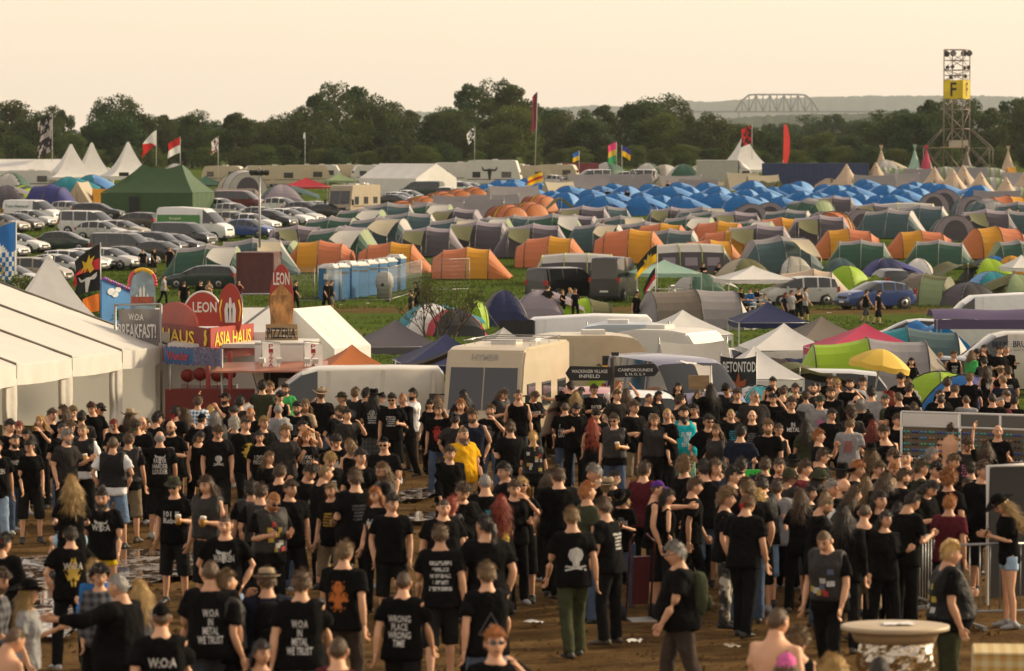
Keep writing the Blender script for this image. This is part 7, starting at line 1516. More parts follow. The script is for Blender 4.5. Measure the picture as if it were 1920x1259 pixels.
for x in (-w_ / 2, w_ * .6): p = MB(); p.tube([(x, -1.2, 0), (x, -1.2, 2.0)], .02, 5); p.obj('pole', METAL, cp)
tag(cp, 'long purple canopy above the lettered cream van', 'canopy')
# ------------------------------------------------------------------ signpost, banners, parasol, pool
def signpost():
    D = 83; b = gd(1149, D); r = O('signpost', None, loc=b); Z = lambda y: at(1149, y, D).z - b.z
    p = MB(); p.tube([(0, 0, 0), (0, 0, Z(672))], [.06, .05], 8); p.obj('post', BARK, r)
    s = D / FPX
    def arrow(x0, x1, y0, y1, tip, txt, sub):
        za, zb = Z(y1), Z(y0); X0, X1 = (x0 - 1149) * s, (x1 - 1149) * s
        pts = [(X0, za), (X1, za), (X1, zb), (X0, zb)] if not tip else ([(X0, (za + zb) / 2), (X0 + .10, za - .02), (X1, za - .015), (X1, zb), (X0 + .10, zb + .02)] if tip < 0 else [(X0, za), (X1 - .10, za + .03), (X1, (za + zb) / 2 + .03), (X1 - .10, zb + .05), (X0, zb)])
        o = shape(r, 'arrow_board', pts, SIGNB, -.08, .035); cx = (X0 + X1) / 2 + (.03 if tip < 0 else -.03); h = zb - za
        letters(o, txt, cx, za + h * .66, (X1 - X0) * .78, h * .26, SIGNW, -.03); letters(o, sub, cx, za + h * .28, (X1 - X0) * .45, h * .26, SIGNW, -.03)
    arrow(1060, 1146, 688, 712, -1, 'WACKINGER VILLAGE', 'INFIELD'); arrow(1152, 1236, 686, 708, 1, 'CAMPGROUNDS', 'E, N, O, S, V')
    c = MB(); c.box((0.05, -.05, Z(664)), (.16, .10, .08)); c.obj('camera_box', DARKP, r); tag(r, 'wooden signpost with two black arrow boards in white letters', 'sign')
signpost()
r, L, z0, z1 = board('band_banner', 1351, 1418, 93, 93, 745, 668, 'black cloth band banner with white letters beside the teal tent')
m = MB(); m.grid(lambda u, v_: Vector((L * u, .04 * math.sin(u * 8), z1 - (z1 - z0) * v_ + .06 * math.sin(PI * u) * (1 - v_) * -1)), 14, 8); c = m.obj('cloth', F['black'], r); letters(c, 'BETONTOD', L * .52, z1 - .26, L * .92, .26, SIGNW, -.08)
shape(c, 'flame_motif', [(L * .35, z0 + .15), (L * .65, z0 + .15), (L * .72, z0 + .45), (L * .55, z0 + .38), (L * .5, z0 + .62), (L * .42, z0 + .36), (L * .3, z0 + .42)], mat('flame', (.40, .08, .02), rough=.7), -.07, .01)
for x in (0, L): p = MB(); p.tube([(x, .06, 0), (x, .06, z1 + .1)], .018, 5); p.obj('pole', METAL, r)
def parasol():
    D = 95; b = gd(1628, D); r = O('parasol', None, loc=b, rot=(0, R(10), 0)); Zp = at(1628, 652, D).z - b.z; p = MB(); p.tube([(0, 0, 0), (0, 0, Zp)], .022, 6); p.obj('pole', METAL, r)
    for k in range(8):
        a0, a1 = 2 * PI * k / 8, 2 * PI * (k + 1) / 8; m = MB(); R_ = .76
        m.grid(lambda u, v_: Vector((R_ * v_ * math.cos(a0 + (a1 - a0) * u), R_ * v_ * math.sin(a0 + (a1 - a0) * u), Zp - .38 * v_ ** 1.6 - .03 * math.sin(PI * u) * v_)), 4, 6); m.obj('canopy_panel', F['py'], r)
        q = MB(); q.grid(lambda u, v_: Vector((R_ * math.cos(a0 + (a1 - a0) * u), R_ * math.sin(a0 + (a1 - a0) * u), Zp - .38 - .03 * math.sin(PI * u) - .13 * v_)), 6, 1); q.obj('valance', F['py'], r)
    tag(r, 'yellow parasol shading seated people before the lime tent', 'parasol')
parasol()
po = O('paddling_pool', None, loc=gd(1655, 88.5)); 
for k in range(2): m = MB(); m.rings([[Vector(((.62 + .10 * math.cos(t)) * math.cos(a) * 1.0, (.62 + .10 * math.cos(t)) * math.sin(a) * .8, .12 + .18 * k + .10 * math.sin(t))) for t in [2 * PI * q / 8 for q in range(8)]] for a in [2 * PI * q / 24 for q in range(25)]], cap=False); m.obj('air_ring', mat('pool_blue', (.02, .18, .45), rough=.25, var=.1), po)
m = MB(); m.lathe([(.55, .06), (.01, .05)], 20, sy=.8); m.obj('floor', mat('pool_blue', (.02, .18, .45)), po); tag(po, 'blue inflatable paddling pool on the grass by the parasol', 'pool')
r, L, z0, z1 = board('wooden_notice', 1291, 1330, 80, 80, 730, 704, 'plain wooden notice board on a post beside the purple van'); panel(r, 'board', 0, L, z0, z1, WOOD); p = MB(); p.tube([(L / 2, .05, 0), (L / 2, .05, z1 - .05)], .025, 6); p.obj('post', WOOD, r)
r, L, z0, z1 = board('green_notice', 1386, 1443, 63, 63, 906, 881, 'bright green notice board with black letters above the queue'); panel(r, 'board', 0, L, z0, z1, mat('notice_green', (.04, .55, .06), rough=.5)); letters(r, 'pin.', L * .55, (z0 + z1) / 2, L * .42, .14, SIGNB); p = MB(); p.tube([(L / 2, .05, 0), (L / 2, .05, z1 - .05)], .02, 6); p.obj('post', METAL, r)
# ------------------------------------------------------------------ sunglasses stall, black screen, barriers, bar table
def stall():
    D = 66; r, L, z0, z1 = board('sunglasses_stall', 1690, 1935, D, D - 1, 862, 776, 'white framed stall with rows of coloured sunglasses', 'stall'); h = z1
    fr = [(0, 0, 0, h), (L * .45, 0, L * .45, h), (L * .76, 0, L * .76, h), (L, 0, L, h)]
    for x, _, _, _ in fr: m = MB(); m.tube([(x, 0, 0), (x, 0, h)], .025, 6); m.obj('post', SIGNW, r)
    for z in (h, h - .24, z0): m = MB(); m.tube([(0, 0, z), (L, 0, z)], .022, 6); m.obj('rail', SIGNW, r)
    panel(r, 'header_panel', .03, L * .45 - .03, h - .22, h - .02, SIGNW, .0, .03); panel(r, 'header_panel', L * .45 + .03, L * .76 - .03, h - .22, h - .02, mat('grey_board', (.10, .10, .09), rough=.5), .0, .03); panel(r, 'header_panel', L * .76 + .03, L - .03, h - .22, h - .02, mat('grey_board', (.10, .10, .09), rough=.5), .0, .03)
    panel(r, 'back_panel', .03, L - .03, 0.6, h - .26, mat('rack_back', (.16, .13, .09), rough=.8), .05, .02)
    cols = [(.02, .30, .28), (.03, .06, .35), (.02, .22, .40), (.30, .14, .03), (.02, .02, .02), (.06, .30, .12)]
    ms = [mat('lens%d' % i, c, rough=.1, var=0, spec=.8, metal=.3) for i, c in enumerate(cols)]
    g = []
    for i, c in enumerate(cols):
        q = MB()
        for s in (-1, 1): q.lathe([(.0, 0), (.026, .004), (.026, .010), (0, .014)], 8, c=(s * .032, 0, 0)); 
        q.box((0, 0, .008), (.02, .006, .006)); g.append(q.mesh('sunglasses', ms[i]))
    for j in range(7):
        for i in range(15): O('sunglasses', g[(j * 2 + (i * 7 + j) % 3) % 6], r, loc=(.10 + (L - .2) * i / 14, -.02, h - .34 - .105 * j), rot=(R(90), 0, 0))
stall()
r, L, z0, z1 = board('black_screen', 1850, 1960, 52, 52.4, 1090, 872, 'matt black screen panel in a white frame behind the barrier', 'screen'); panel(r, 'panel', .03, L, .1, z1 - .03, mat('screen_black', (.025, .024, .022), rough=.75, var=.15, scale=1), 0, .04)
m = MB(); m.tube([(0, -.01, 0), (0, -.01, z1), (L, -.01, z1)], .03, 6); m.obj('frame', SIGNW, r)
def barrier(a, b, label):
    A, B = gp(*a), gp(*b); d = B - A; L = Vector((d.x, d.y, 0)).length; r = O('crowd_barrier', None, loc=A, rot=(0, 0, math.atan2(d.y, d.x)))
    m = MB(); m.tube([(0, 0, .05), (0, 0, 1.08), (L, 0, 1.08 + d.z), (L, 0, .05 + d.z)], .024, 7); m.tube([(0, 0, .22), (L, 0, .22 + d.z)], .020, 6); m.obj('frame', METAL, r)
    for x in np.arange(.14, L - .05, .14): q = MB(); q.tube([(x, 0, .22), (x, 0, 1.08 + d.z * x / L)], .009, 4); q.obj('bar', METAL, r)
    for x in (.25, L - .25): q = MB(); q.box((x, 0, .03), (.06, .55, .05)); q.obj('foot', METAL, r)
    tag(r, label, 'barrier', 'steel crowd barriers')
barrier((1798, 1180), (1935, 1176), 'steel crowd barrier beside the person in the black cowboy hat'); barrier((1688, 1140), (1796, 1180), 'steel crowd barrier angled along the queue'); barrier((1560, 1085), (1684, 1139), 'steel crowd barrier deep among the legs of the queue')
def bar_table():
    D = 37.5; b = gd(1682, D); r = O('bar_table', None, loc=b); h = at(1682, 1172, D).z - b.z
    t = MB(); t.lathe([(.50, h - .055), (.535, h - .045), (.535, h - .005), (.51, h), (.01, h)], 28, sy=.8); t.obj('top', mat('table_top', (.42, .32, .20), rough=.5, var=.2), r)
    u = MB(); u.lathe([(.40, h - .16), (.44, h - .06), (.1, h - .056)], 24, sy=.8); u.obj('top_rim', WOOD, r)
    f = MB(); f.rings([[Vector(((rr + .025 * mnoise.noise(Vector((k * .7, z * 7, 0))) * 2.2) * math.cos(2 * PI * k / 36), (rr + .025 * mnoise.noise(Vector((k * .9, z * 9, 4))) * 2.2) * .85 * math.sin(2 * PI * k / 36), z)) for k in range(36)] for rr, z in [(.34 + .03 * math.sin(z * 9), z) for z in np.linspace(0.0, h - .12, 16)]], smooth=False); f.obj('foil_wrap', mat('foil', (.55, .48, .38), rough=.22, metal=1, var=.1, bump=.8, bscale=9), r)
    n = MB(); n.grid(lambda u_, v_: Vector((-.12 + .3 * u_, -.1 + .2 * v_, h + .012 + .03 * abs(mnoise.noise(Vector((u_ * 5, v_ * 5, 2)))))), 8, 6); n.obj('paper_napkin', SIGNW, r)
    tag(r, 'round bar table wrapped in crumpled silver foil', 'table')
bar_table()
def plaid_box():
    D = 36; b = gd(1890, D); r = O('covered_table', None, loc=b, rot=(0, 0, R(-6))); h = at(1890, 1216, D).z - b.z; m = check_mat('plaid_yellow', (.50, .40, .20), (.40, .22, .05), 9)
    t = MB(); t.box((0, 0, h - .02), (.62, .7, .04)); bev(t.obj('cloth_top', m, r), .015); c = MB(); c.rings([[(x * k, y * k, z) for x, y in [(.31 * math.copysign(min(1, abs(math.cos(a)) * 1.4), math.cos(a)), .35 * math.copysign(min(1, abs(math.sin(a)) * 1.4), math.sin(a))) for a in [2 * PI * q / 32 for q in range(32)]]] for k, z in ((1.0, h - .03), (1.03, h * .6), (1.05, .05))]); c.obj('cloth_drape', m, r); tag(r, 'small table under a yellow checked cloth', 'table')
plaid_box()
def hand_cart():
    b = gp(1196, 1165); r = O('hand_truck', None, loc=b, rot=(R(8), 0, R(20)), scale=.85); M = mat('cart_maroon', (.07, .010, .014), rough=.4)
    for x in (-.2, .2): m = MB(); m.tube([(x, 0, .1), (x, 0, 1.25), (x * .5, .1, 1.35)], .018, 6); m.obj('rail', M, r); w = MB(); w.lathe([(.13, -.03), (.13, .03), (.05, .035)], 16); w.obj('wheel', TYRE, r, loc=(x * 1.25, .05, .13), rot=(0, R(90), 0))
    p = MB(); p.box((0, -.02, .65), (.27, .04, .75)); p.obj('back_plate', M, r); l = MB(); l.box((0, -.18, .05), (.4, .34, .03)); l.obj('toe_plate', METAL, r); tag(r, 'maroon hand truck standing among the crowd', 'hand truck')
hand_cart()
# ------------------------------------------------------------------ small furniture
CHW = mat('white_plastic', (.60, .58, .54), rough=.4, var=.05)
def chair():
    r = O('plastic_chair', None); s = MB(); s.box((0, 0, .44), (.46, .44, .035)); bev(s.obj('seat', CHW, r), .01); b = MB(); b.grid(lambda u, v: Vector((-.23 + .46 * u, .22 + .10 * v + .02 * math.sin(PI * u), .44 + .42 * v)), 6, 6); b.obj('backrest', CHW, r)
    for x in (-.2, .2):
        for y in (-.19, .2): l = MB(); l.tube([(x, y, .43), (x * 1.12, y * 1.12, 0)], .018, 5); l.obj('leg', CHW, r)
        a = MB(); a.tube([(x * 1.1, -.2, .43), (x * 1.1, -.2, .64), (x * 1.1, .26, .64)], .018, 5); a.obj('armrest', CHW, r)
    return r
SEATS = []
def seat_at(loc, rz, label):
    if 'chair' not in TP: TP['chair'] = chair(); c = TP['chair']
    else: c = copy_tree(TP['chair'])
    c.location = loc; c.rotation_euler = (0, 0, rz); tag(c, label, 'chair', 'plastic chairs in the camp')
seat_at(gp(1270, 562), R(60), 'white plastic chair by the table under the mint gazebo'); seat_at(gp(1256, 564), R(-20), 'white plastic chair turned away beside the mint gazebo table')
def camp_table(px, py, label):
    r = O('camp_table', None, loc=gp(px, py), rot=(0, 0, R(12))); t = MB(); t.box((0, 0, .72), (1.1, .7, .03)); t.obj('top', CHW, r)
    for x in (-.5, .5):
        for y in (-.3, .3): l = MB(); l.tube([(x, y, 0), (x * .9, y, .71)], .016, 5); l.obj('leg', METAL, r)
    tag(r, label, 'table')
camp_table(1242, 565, 'white camping table under the mint gazebo'); camp_table(1412, 575, 'camping table among the seated group under the white gazebo')
LIT = [mat('litter_white', (.6, .58, .54), rough=.7), mat('litter_beige', (.4, .33, .22), rough=.8)]
for i, (x, y) in enumerate([(690, 572), (640, 575), (860, 590), (880, 575), (1190, 1216), (1372, 1226), (1555, 590), (1562, 560), (985, 1100), (560, 1010), (430, 1010), (800, 1040), (1000, 1180), (720, 560), (598, 560)]):
    m = MB(); m.grid(lambda u, v: Vector(((u - .5) * .22, (v - .5) * .16, .10 + .05 * mnoise.noise(Vector((u * 3 + i, v * 3, 0))))), 4, 4); tag(m.obj('litter', LIT[i % 2], loc=gp(x, y), rot=(0, 0, i)), 'crumpled scrap of pale paper lying on the trodden ground', 'litter', 'scraps of litter on the ground')
# ------------------------------------------------------------------ grass
def grass():
    r = np.random.default_rng(3); cs = []
    def band(n, y0, y1, hs, keep=lambda x, y: np.ones_like(x, bool), wide=.145):
        y = np.sqrt(r.uniform(y0 ** 2, y1 ** 2, n)); x = r.uniform(-wide, wide, n) * y; k = keep(x, y); cs.append(np.stack([x[k], y[k], np.full(k.sum(), hs)], 1))
    nz = lambda x, y: np.sin(x * .9 + 1.3 * np.sin(y * .31)) * np.sin(y * .37 + x * .21)
    band(26000, 100, 200, .10, lambda x, y: nz(x, y) > -.35); band(52000, 212, 330, .12, lambda x, y: nz(x * .8, y * .8) > -.45); band(1500, 84, 100, .09, lambda x, y: (nz(x, y) > .1) & (x > 2))
    c = np.concatenate(cs); n = len(c); z = np.interp(c[:, 1], _gy, _gs); z = ZC - z; a = r.uniform(0, 2 * PI, (n, 3)); V = []
    base = np.stack([c[:, 0], c[:, 1], z], 1); tr = []
    for k in range(3):
        d = np.stack([np.cos(a[:, k]), np.sin(a[:, k]), np.zeros(n)], 1); h = c[:, 2:3] * r.uniform(.6, 1.5, (n, 1)); o = base + d * .05
        tr.append(np.stack([o - d[:, [1, 0, 2]] * [.02, -.02, 0] * 1.3, o + d[:, [1, 0, 2]] * [.02, -.02, 0] * 1.3, o + d * h * .5 + np.array([0, 0, 1]) * h], 1))
    V = np.concatenate(tr).reshape(-1, 3); N = len(V) // 3; me = bpy.data.meshes.new('grass'); me.vertices.add(3 * N); me.vertices.foreach_set('co', V.ravel()); me.loops.add(3 * N); me.loops.foreach_set('vertex_index', np.arange(3 * N)); me.polygons.add(N); me.polygons.foreach_set('loop_start', np.arange(0, 3 * N, 3)); me.update(calc_edges=True)
    me.materials.append(mat('grass_blades', (.075, .115, .012), rough=.7, var=.5, scale=.4, transl=.35, spec=.2)); tag(O('grass', me), kind='stuff')
grass()
def clods():
    r = np.random.default_rng(5); n = 9000; y = np.sqrt(r.uniform(28 ** 2, 92 ** 2, n)); x = r.uniform(-.14, .14, n) * y; s = r.gamma(2, .009, n) + .008
    V = []; Fc = []
    oct_ = np.array([(1, 0, 0), (0, 1, 0), (-1, 0, 0), (0, -1, 0), (0, 0, .8), (0, 0, -.4)]); fa = [(0, 1, 4), (1, 2, 4), (2, 3, 4), (3, 0, 4)]
    jit = r.uniform(.6, 1.4, (n, 6, 1)); P = oct_[None] * jit * s[:, None, None]; P[:, :, 0] += x[:, None]; P[:, :, 1] += y[:, None]
    z = ZC - np.interp(y, _gy, _gs); P[:, :, 2] += z[:, None] + .03
    for i in range(n): Fc += [(6 * i + a, 6 * i + b, 6 * i + c) for a, b, c in fa]
    me = bpy.data.meshes.new('mud_clods'); me.from_pydata([tuple(p) for p in P.reshape(-1, 3)], [], Fc); me.materials.append(mat('clod', (.075, .043, .016), rough=1, spec=.05, var=.5, scale=.8)); tag(O('mud_clods', me), kind='stuff')
clods()
# ================================================================== PEOPLE (each one placed)
COL = dict(k=(.0065, .0062, .0062), d=(.030, .027, .025), g=(.27, .27, .27), w=(.70, .70, .69), y=(.72, .38, .015), t=(.012, .33, .38), r=(.42, .025, .03), b=(.03, .13, .34), o=(.045, .05, .028), s=(.36, .27, .17), n=(.014, .018, .032), p=(.75, .16, .40), v=(.06, .36, .10), m=(.10, .018, .025), u=(.09, .03, .2))
CNAME = dict(k='black', d='dark grey', g='grey', w='white', y='yellow', t='teal', r='red', b='blue', o='olive', s='beige', n='navy', p='pink', v='green', m='maroon', u='purple', c='blue checked', q='dark checked')
LEG = dict(J=('P', (.07, .10, .16), 'jeans'), K=('P', (.009, .009, .009), 'black trousers'), C=('C', (.013, .013, .013), 'black shorts'), D=('C', (.15, .22, .33), 'denim shorts'), O=('P', (.045, .05, .025), 'olive trousers'), M=('P', None, 'camouflage trousers'), H=('C', (.22, .17, .11), 'beige shorts'), Q=('Q', None, 'dark kilt'), X=('X', (.30, .43, .55), 'short denim shorts'), G=('P', (.065, .05, .04), 'brown trousers'), A=('P', (.22, .30, .40), 'light jeans'), E=('P', (.22, .38, .25), 'pale green trousers'), R=('C', (.05, .055, .06), 'grey shorts'), Y=('X', (.7, .5, .03), 'yellow shorts'))
HC = dict(n=((.030, .021, .014), 'black-haired'), b=((.10, .058, .028), 'brown-haired'), y=((.50, .32, .11), 'blond'), r=((.30, .045, .015), 'red-haired'), x=((.42, .16, .04), 'ginger'), g=((.28, .26, .23), 'grey-haired'), d=((.20, .12, .05), 'dark blond'), w=((.60, .56, .48), 'white-haired'))
HSTY = dict(s='short', z='cropped', c='curly', m='chin-length', l='long', L='very long', p='ponytailed', o='bun-haired', h='balding', w='mohawked')
PNAME = dict(stand='standing', walk='striding', walk2='walking', hold='forearm raised', phone='looking down at both hands', cross='arms crossed', hips='hands on hips', raise_='', drink='hand at mouth', down='looking down', arm='arm held out', sit='seated', crouch='sitting on the ground', both='both arms raised', relax='standing relaxed', pocket='hands in pockets', talk='gesturing', slouch='slouching')
PNAME['raise'] = 'arm up'
HATC = dict(c='cap', h='cowboy', f='fedora', s='straw', e='boonie', a='bandana', i='beanie', l='helmet')
HATN = dict(c='cap', h='cowboy hat', f='hat', s='straw hat', e='brimmed hat', a='bandana', i='beanie', l='helmet')
prnd = random.Random(21); NPEOPLE = 0
CUPM = mat('beer', (.55, .30, .03), rough=.15, var=.15, transl=.3); FOAM = mat('foam', (.8, .76, .66), rough=.9, var=.05)
def cup_mesh():
    mb = MB(); mb.lathe([(.034, 0), (.040, .10)], 10, 0); mb.lathe([(.0405, .10), (.042, .135), (.03, .14)], 10, 1); return mb.mesh('beer_cup', [CUPM, FOAM])
def _hb():
    mb = MB(); mb.lathe([(.0, 0), (.030, .004), (.031, .14), (.013, .19), (.013, .235)], 9); return mb.mesh('bottle', mat('bottle_glass', (.05, .035, .015), rough=.12, var=.1))
def _ph():
    mb = MB(); mb.box((0, 0, 0), (.07, .010, .14)); return mb.mesh('phone', mat('phone', (.012, .012, .014), rough=.2, var=0))
CUPME, BOTME, PHME = cup_mesh(), _hb(), _ph()
def bag_mesh():
    mb = MB()
    mb.rings([ell(Vector((0, y, 1.20)), w, h, Matrix.Rotation(R(90), 3, 'X'), 14, 3.2) for y, w, h in ((.13, .15, .22), (.17, .165, .245), (.25, .15, .22), (.28, .10, .15))])
    mb.rings([ell(Vector((0, y, 1.10)), w, h, Matrix.Rotation(R(90), 3, 'X'), 12, 3) for y, w, h in ((.27, .11, .09), (.32, .10, .08), (.33, .06, .05))])
    for s in (-1, 1): mb.tube([(s * .08, .15, 1.40), (s * .10, .05, 1.47), (s * .115, -.10, 1.40), (s * .13, -.13, 1.22), (s * .16, .0, 1.05), (s * .13, .14, 1.02)], .024, 6, flat=.4)
    return mb.mesh('backpack', CLOTH)
BAGME = bag_mesh()
def region(x, y):
    if y < 620: return 'out in the tent field'
    if x < 300 and y < 812: return 'inside the big white marquee front'
    if x < 260 and y > 1040: return 'beside the wet mud patch'
    if x < 330: return 'near the white marquee'
    if x < 480 and y < 800: return 'at the noodle stand'
    if x < 620 and y < 800: return 'at the pizza stand'
    if x < 830 and y < 780: return 'beside the white van'
    if x < 1040 and y < 800: return 'in front of the cream motorhome'
    if x < 1400 and y < 800: return 'around the wooden signpost'
    if y < 745: return 'on the grass before the green tents'
    if x > 1500 and y < 850: return 'near the sunglasses stall'
    if x > 1430 and y < 1000: return 'in the packed queue at the barrier'
    if x > 1430: return 'beside the foil-wrapped bar table'
    if x > 930 and y > 900: return 'in the crowd before the queue'
    if y > 1040: return 'at the tail of the crowd on brown mud'
    return 'on the muddy path in mid crowd'
def person(x, y, f, pose, build, top, legs, hair, *ex, at_=None):
    global NPEOPLE; NPEOPLE += 1
    if build == 'm' and pose == 'stand' and y > 640 and prnd.random() < .13: build = 'h'
    if pose == 'stand':
        pose = prnd.choice(['relax', 'relax', 'relax', 'slouch', 'slouch', 'pocket', 'pocket', 'talk', 'talk', 'hold', 'walk2', 'walk2', 'walk', 'cross', 'phone', 'hips', 'drink']) if build != 'h' else prnd.choice(['relax', 'relax', 'walk2', 'hold'])
        if pose in ('slouch', 'talk') and prnd.random() < .5: f = f - 40 if pose == 'talk' else f + 40
    if legs == 'K' and y > 620 and prnd.random() < .34: legs = prnd.choice('CCRHJD')
    if top == 'Tk' and not ex and prnd.random() < .34: top = prnd.choice(['Td', 'Tg', 'Tn', 'To', 'Tm', 'Sk', 'Sk', 'Sk', 'Lk', 'Vdk', 'Vkk', 'Ts'])
    P = proto(pose, build); s = prnd.uniform(.945, 1.05) * (.93 if build == 'f' else 1.0) * (1.02 if build == 'h' else 1)
    hx = P['H'] @ Vector((0, 0, .118)); h = hx.z * s
    f = f + prnd.uniform(-22, 22)
    loc = at_ if at_ is not None else gp(x, y, h)
    if at_ is None:  # keep the head over its pixel
        off = Matrix.Rotation(R(f), 3, 'Z') @ Vector((hx.x, hx.y, 0)) * s; loc = Vector((loc.x - off.x, loc.y, loc.z + .015))
    sk = prnd.uniform(.80, 1.1); skin = (.66 * sk, .36 * sk ** 1.1, .21 * sk ** 1.2)
    o = O('person', P['body'], loc=loc, rot=(0, 0, R(f)), scale=s, col=skin)
    W = Matrix.LocRotScale(loc, Euler((0, 0, R(f))), Vector((s, s, s)))
    side = 1 if abs((f + 180) % 360 - 180) > 90 else -1
    tops = []; desc_top = 'bare chest'; hat = None; prints = False
    kind = top[0]; c = top[1] if len(top) > 1 else 'k'
    if kind == 'V':      # sleeveless jacket over a T-shirt, or over bare skin with 'N'
        if len(top) < 3 or top[2] != 'N': tops.append(('T', COL[top[2]] if len(top) > 2 else COL['k'], CLOTH))
        tops.append(('V', COL[c], LEATHER)); desc_top = f'{CNAME[c]} sleeveless vest' + (f' over {CNAME[top[2]]} T-shirt' if len(top) > 2 and top[2] != 'N' else '')
    elif kind != 'N': tops.append((kind, COL.get(c, (.1, .1, .1)), {'c': CHECK_B, 'q': CHECK_D}.get(c, CLOTH))); desc_top = CNAME[c] + {'T': ' T-shirt', 'S': ' tank top', 'L': ' long-sleeved top'}[kind]
    for k, cc, mt in tops:
        me, bv = top_of(pose, build, k); kf = prnd.uniform(.85, 1.2); cc = tuple(min(1, q * kf) for q in cc)
        t = O('vest' if k == 'V' else 'shirt', me, o, col=cc)
        if mt is not CLOTH: t.material_slots[0].link = 'OBJECT'; t.material_slots[0].material = mt
    kl = prnd.uniform(.8, 1.25); lk, lc, ln = LEG[legs]; t = O('trousers' if lk == 'P' else ('kilt' if lk == 'Q' else 'shorts'), legs_of(pose, build, lk), o, col=tuple(q * kl for q in (lc or (.1, .1, .1))))
    if legs in 'QM': t.material_slots[0].link = 'OBJECT'; t.material_slots[0].material = KILT if legs == 'Q' else CAMO
    sc_ = prnd.choice([(.015, .014, .013), (.02, .018, .016), (.06, .045, .03), (.3, .3, .3), (.03, .03, .03)])
    for me in P['shoes']: O('shoe', me, o, col=sc_)
    hcol = HC['b'][0]; bits = []
    def onhead(name, me, col):
        q = O(name, me, o, col=col); q.matrix_local = P['H']; return q
    if hair != '0':
        hcol, hn = HC[hair[0]]; kh = prnd.uniform(.75, 1.3); hcol = tuple(q * kh for q in hcol); onhead('hair', hair_mesh(hair[1]), hcol); desc_hair = f'{HSTY[hair[1]]} {hn}'
    else: desc_hair = 'bald'
    outer = tops[-1][0] if tops else None; inner = tops[0][0] if tops else None
    for e in ex:
        if e[0] == 'H': onhead('hat', hat_mesh(HATC[e[1]]), COL[e[2]]); hat = f'{CNAME[e[2]]} {HATN[e[1]]}'
        elif e == 'bd' or e == 'lb': onhead('beard', hair_mesh(e), hcol if hair != '0' else HC['b'][0]); bits.append('bearded')
        elif e == 'sg': onhead('sunglasses', SPECS, None); bits.append('sunglasses')
        elif e == 'gl': onhead('glasses', THIN, None); bits.append('glasses')
        elif e == 'bp': O('backpack', BAGME, o, col=COL['o']); bits.append('backpack')
        elif e == 'bk': O('backpack', BAGME, o, col=COL['k']); bits.append('backpack')
        elif e in ('cup', 'bot', 'ph'):
            sh, el, wr, d = P['J']['arms'][1]; hp = W @ (wr + d * .075 + Vector((0, -.02 if abs(d.y) < .8 else 0, .0)))
            if e == 'ph':
                q = O('phone', PHME, loc=hp + Vector((0, 0, .05)), rot=(R(-25), 0, R(f))); tag(q, f'dark phone held by {desc_hair} person {region(x, y)}', 'phone', 'phones held in the crowd')
            else:
                q = O('beer_cup' if e == 'cup' else 'bottle', CUPME if e == 'cup' else BOTME, loc=hp - Vector((0, 0, .06)), rot=(0, R(prnd.uniform(-8, 8)), 0))
                tag(q, ('cup of beer' if e == 'cup' else 'brown bottle') + f' held by {desc_hair} person {region(x, y)}', 'cup' if e == 'cup' else 'bottle', 'drinks held in the crowd')
        elif e[:2] in ('pb', 'pl'):
            col = dict(w=(.5, .49, .46), r=(.4, .03, .02), g=(.12, .12, .12), y=(.6, .4, .06), o=(.5, .14, .02), t=(.05, .3, .4), v=(.1, .35, .1), p=(.5, .15, .3))[e[2]]
            big = len(e) > 3
            me = patch(pose, build, outer if side > 0 else inner, side, *((-.13, .13, 1.02, 1.37) if big else (-.095, .095, 1.12, 1.33)))
            q = O('print', me, o, col=col); q.material_slots[0].link = 'OBJECT'; q.material_slots[0].material = PR_BLOT if e[1] == 'b' else PR_LINES; prints = True
        elif e[:3] == 'tx:':
            col, s_ = (.62, .60, .55), e[3:].replace('_', ' ').replace('/', '\n')
            nl = s_.count('\n') + 1; wide = max(len(q) for q in s_.split('\n'))
            hh = min(.085 * nl, .32); O('print', text_on(pose, build, outer if side > 0 else inner, side, s_, .24 if wide > 4 else .2, 1.33 - hh / 2 - .02, hh), o, col=col); prints = True
        elif e[:2] in ('sk', 'bu', 'tr'):
            col = (.5, .49, .45) if e[:2] != 'tr' else (.07, .07, .07)
            O('print', shape_on(pose, build, outer if side > 0 else inner, side, {'sk': SKULL, 'bu': BULL, 'tr': TRI}[e[:2]], .26 if e[-1] == '+' else .17, 1.16 if e[-1] != 'u' else 1.3), o, col=col); prints = True
        elif e == 'patch':  # sewn badges all over the vest
            for i in range(9):
                zx = prnd.uniform(-.12, .12); zz = prnd.uniform(1.02, 1.36); w_ = prnd.uniform(.02, .04)
                O('badge', patch(pose, build, outer, side, round(zx - w_, 2), round(zx + w_, 2), round(zz - .03, 2), round(zz + .03, 2), 3, 3), o, col=prnd.choice([(.45, .44, .4), (.35, .03, .03), (.4, .3, .05), (.1, .12, .2), (.5, .5, .48)]))
            for ch in kids(o):
                if ch.name.startswith('badge'): ch.material_slots[0].link = 'OBJECT'; ch.material_slots[0].material = PRINT
            bits.append('badges')
    if prints and kind != 'N': desc_top = desc_top.replace(' T-shirt', ' printed T-shirt') if 'T-shirt' in desc_top else 'printed ' + desc_top
    who = f'{desc_hair} person' if not hat else f'person with {hat}'
    lab = f'{who}, {desc_top}, {ln}, {(bits[0] + ", ") if bits else ""}{PNAME[pose]}, {region(x, y)}'
    w = lab.split()
    if len(w) > 16: lab = f'{who}, {desc_top}, {(bits[0] + ", ") if bits else ""}{PNAME[pose]}, {region(x, y)}'
    if len(lab.split()) > 16: lab = f'{who}, {desc_top}, {region(x, y)}'
    if len(lab.split()) > 16: lab = f'{who}, {desc_top}, {PNAME[pose]}'
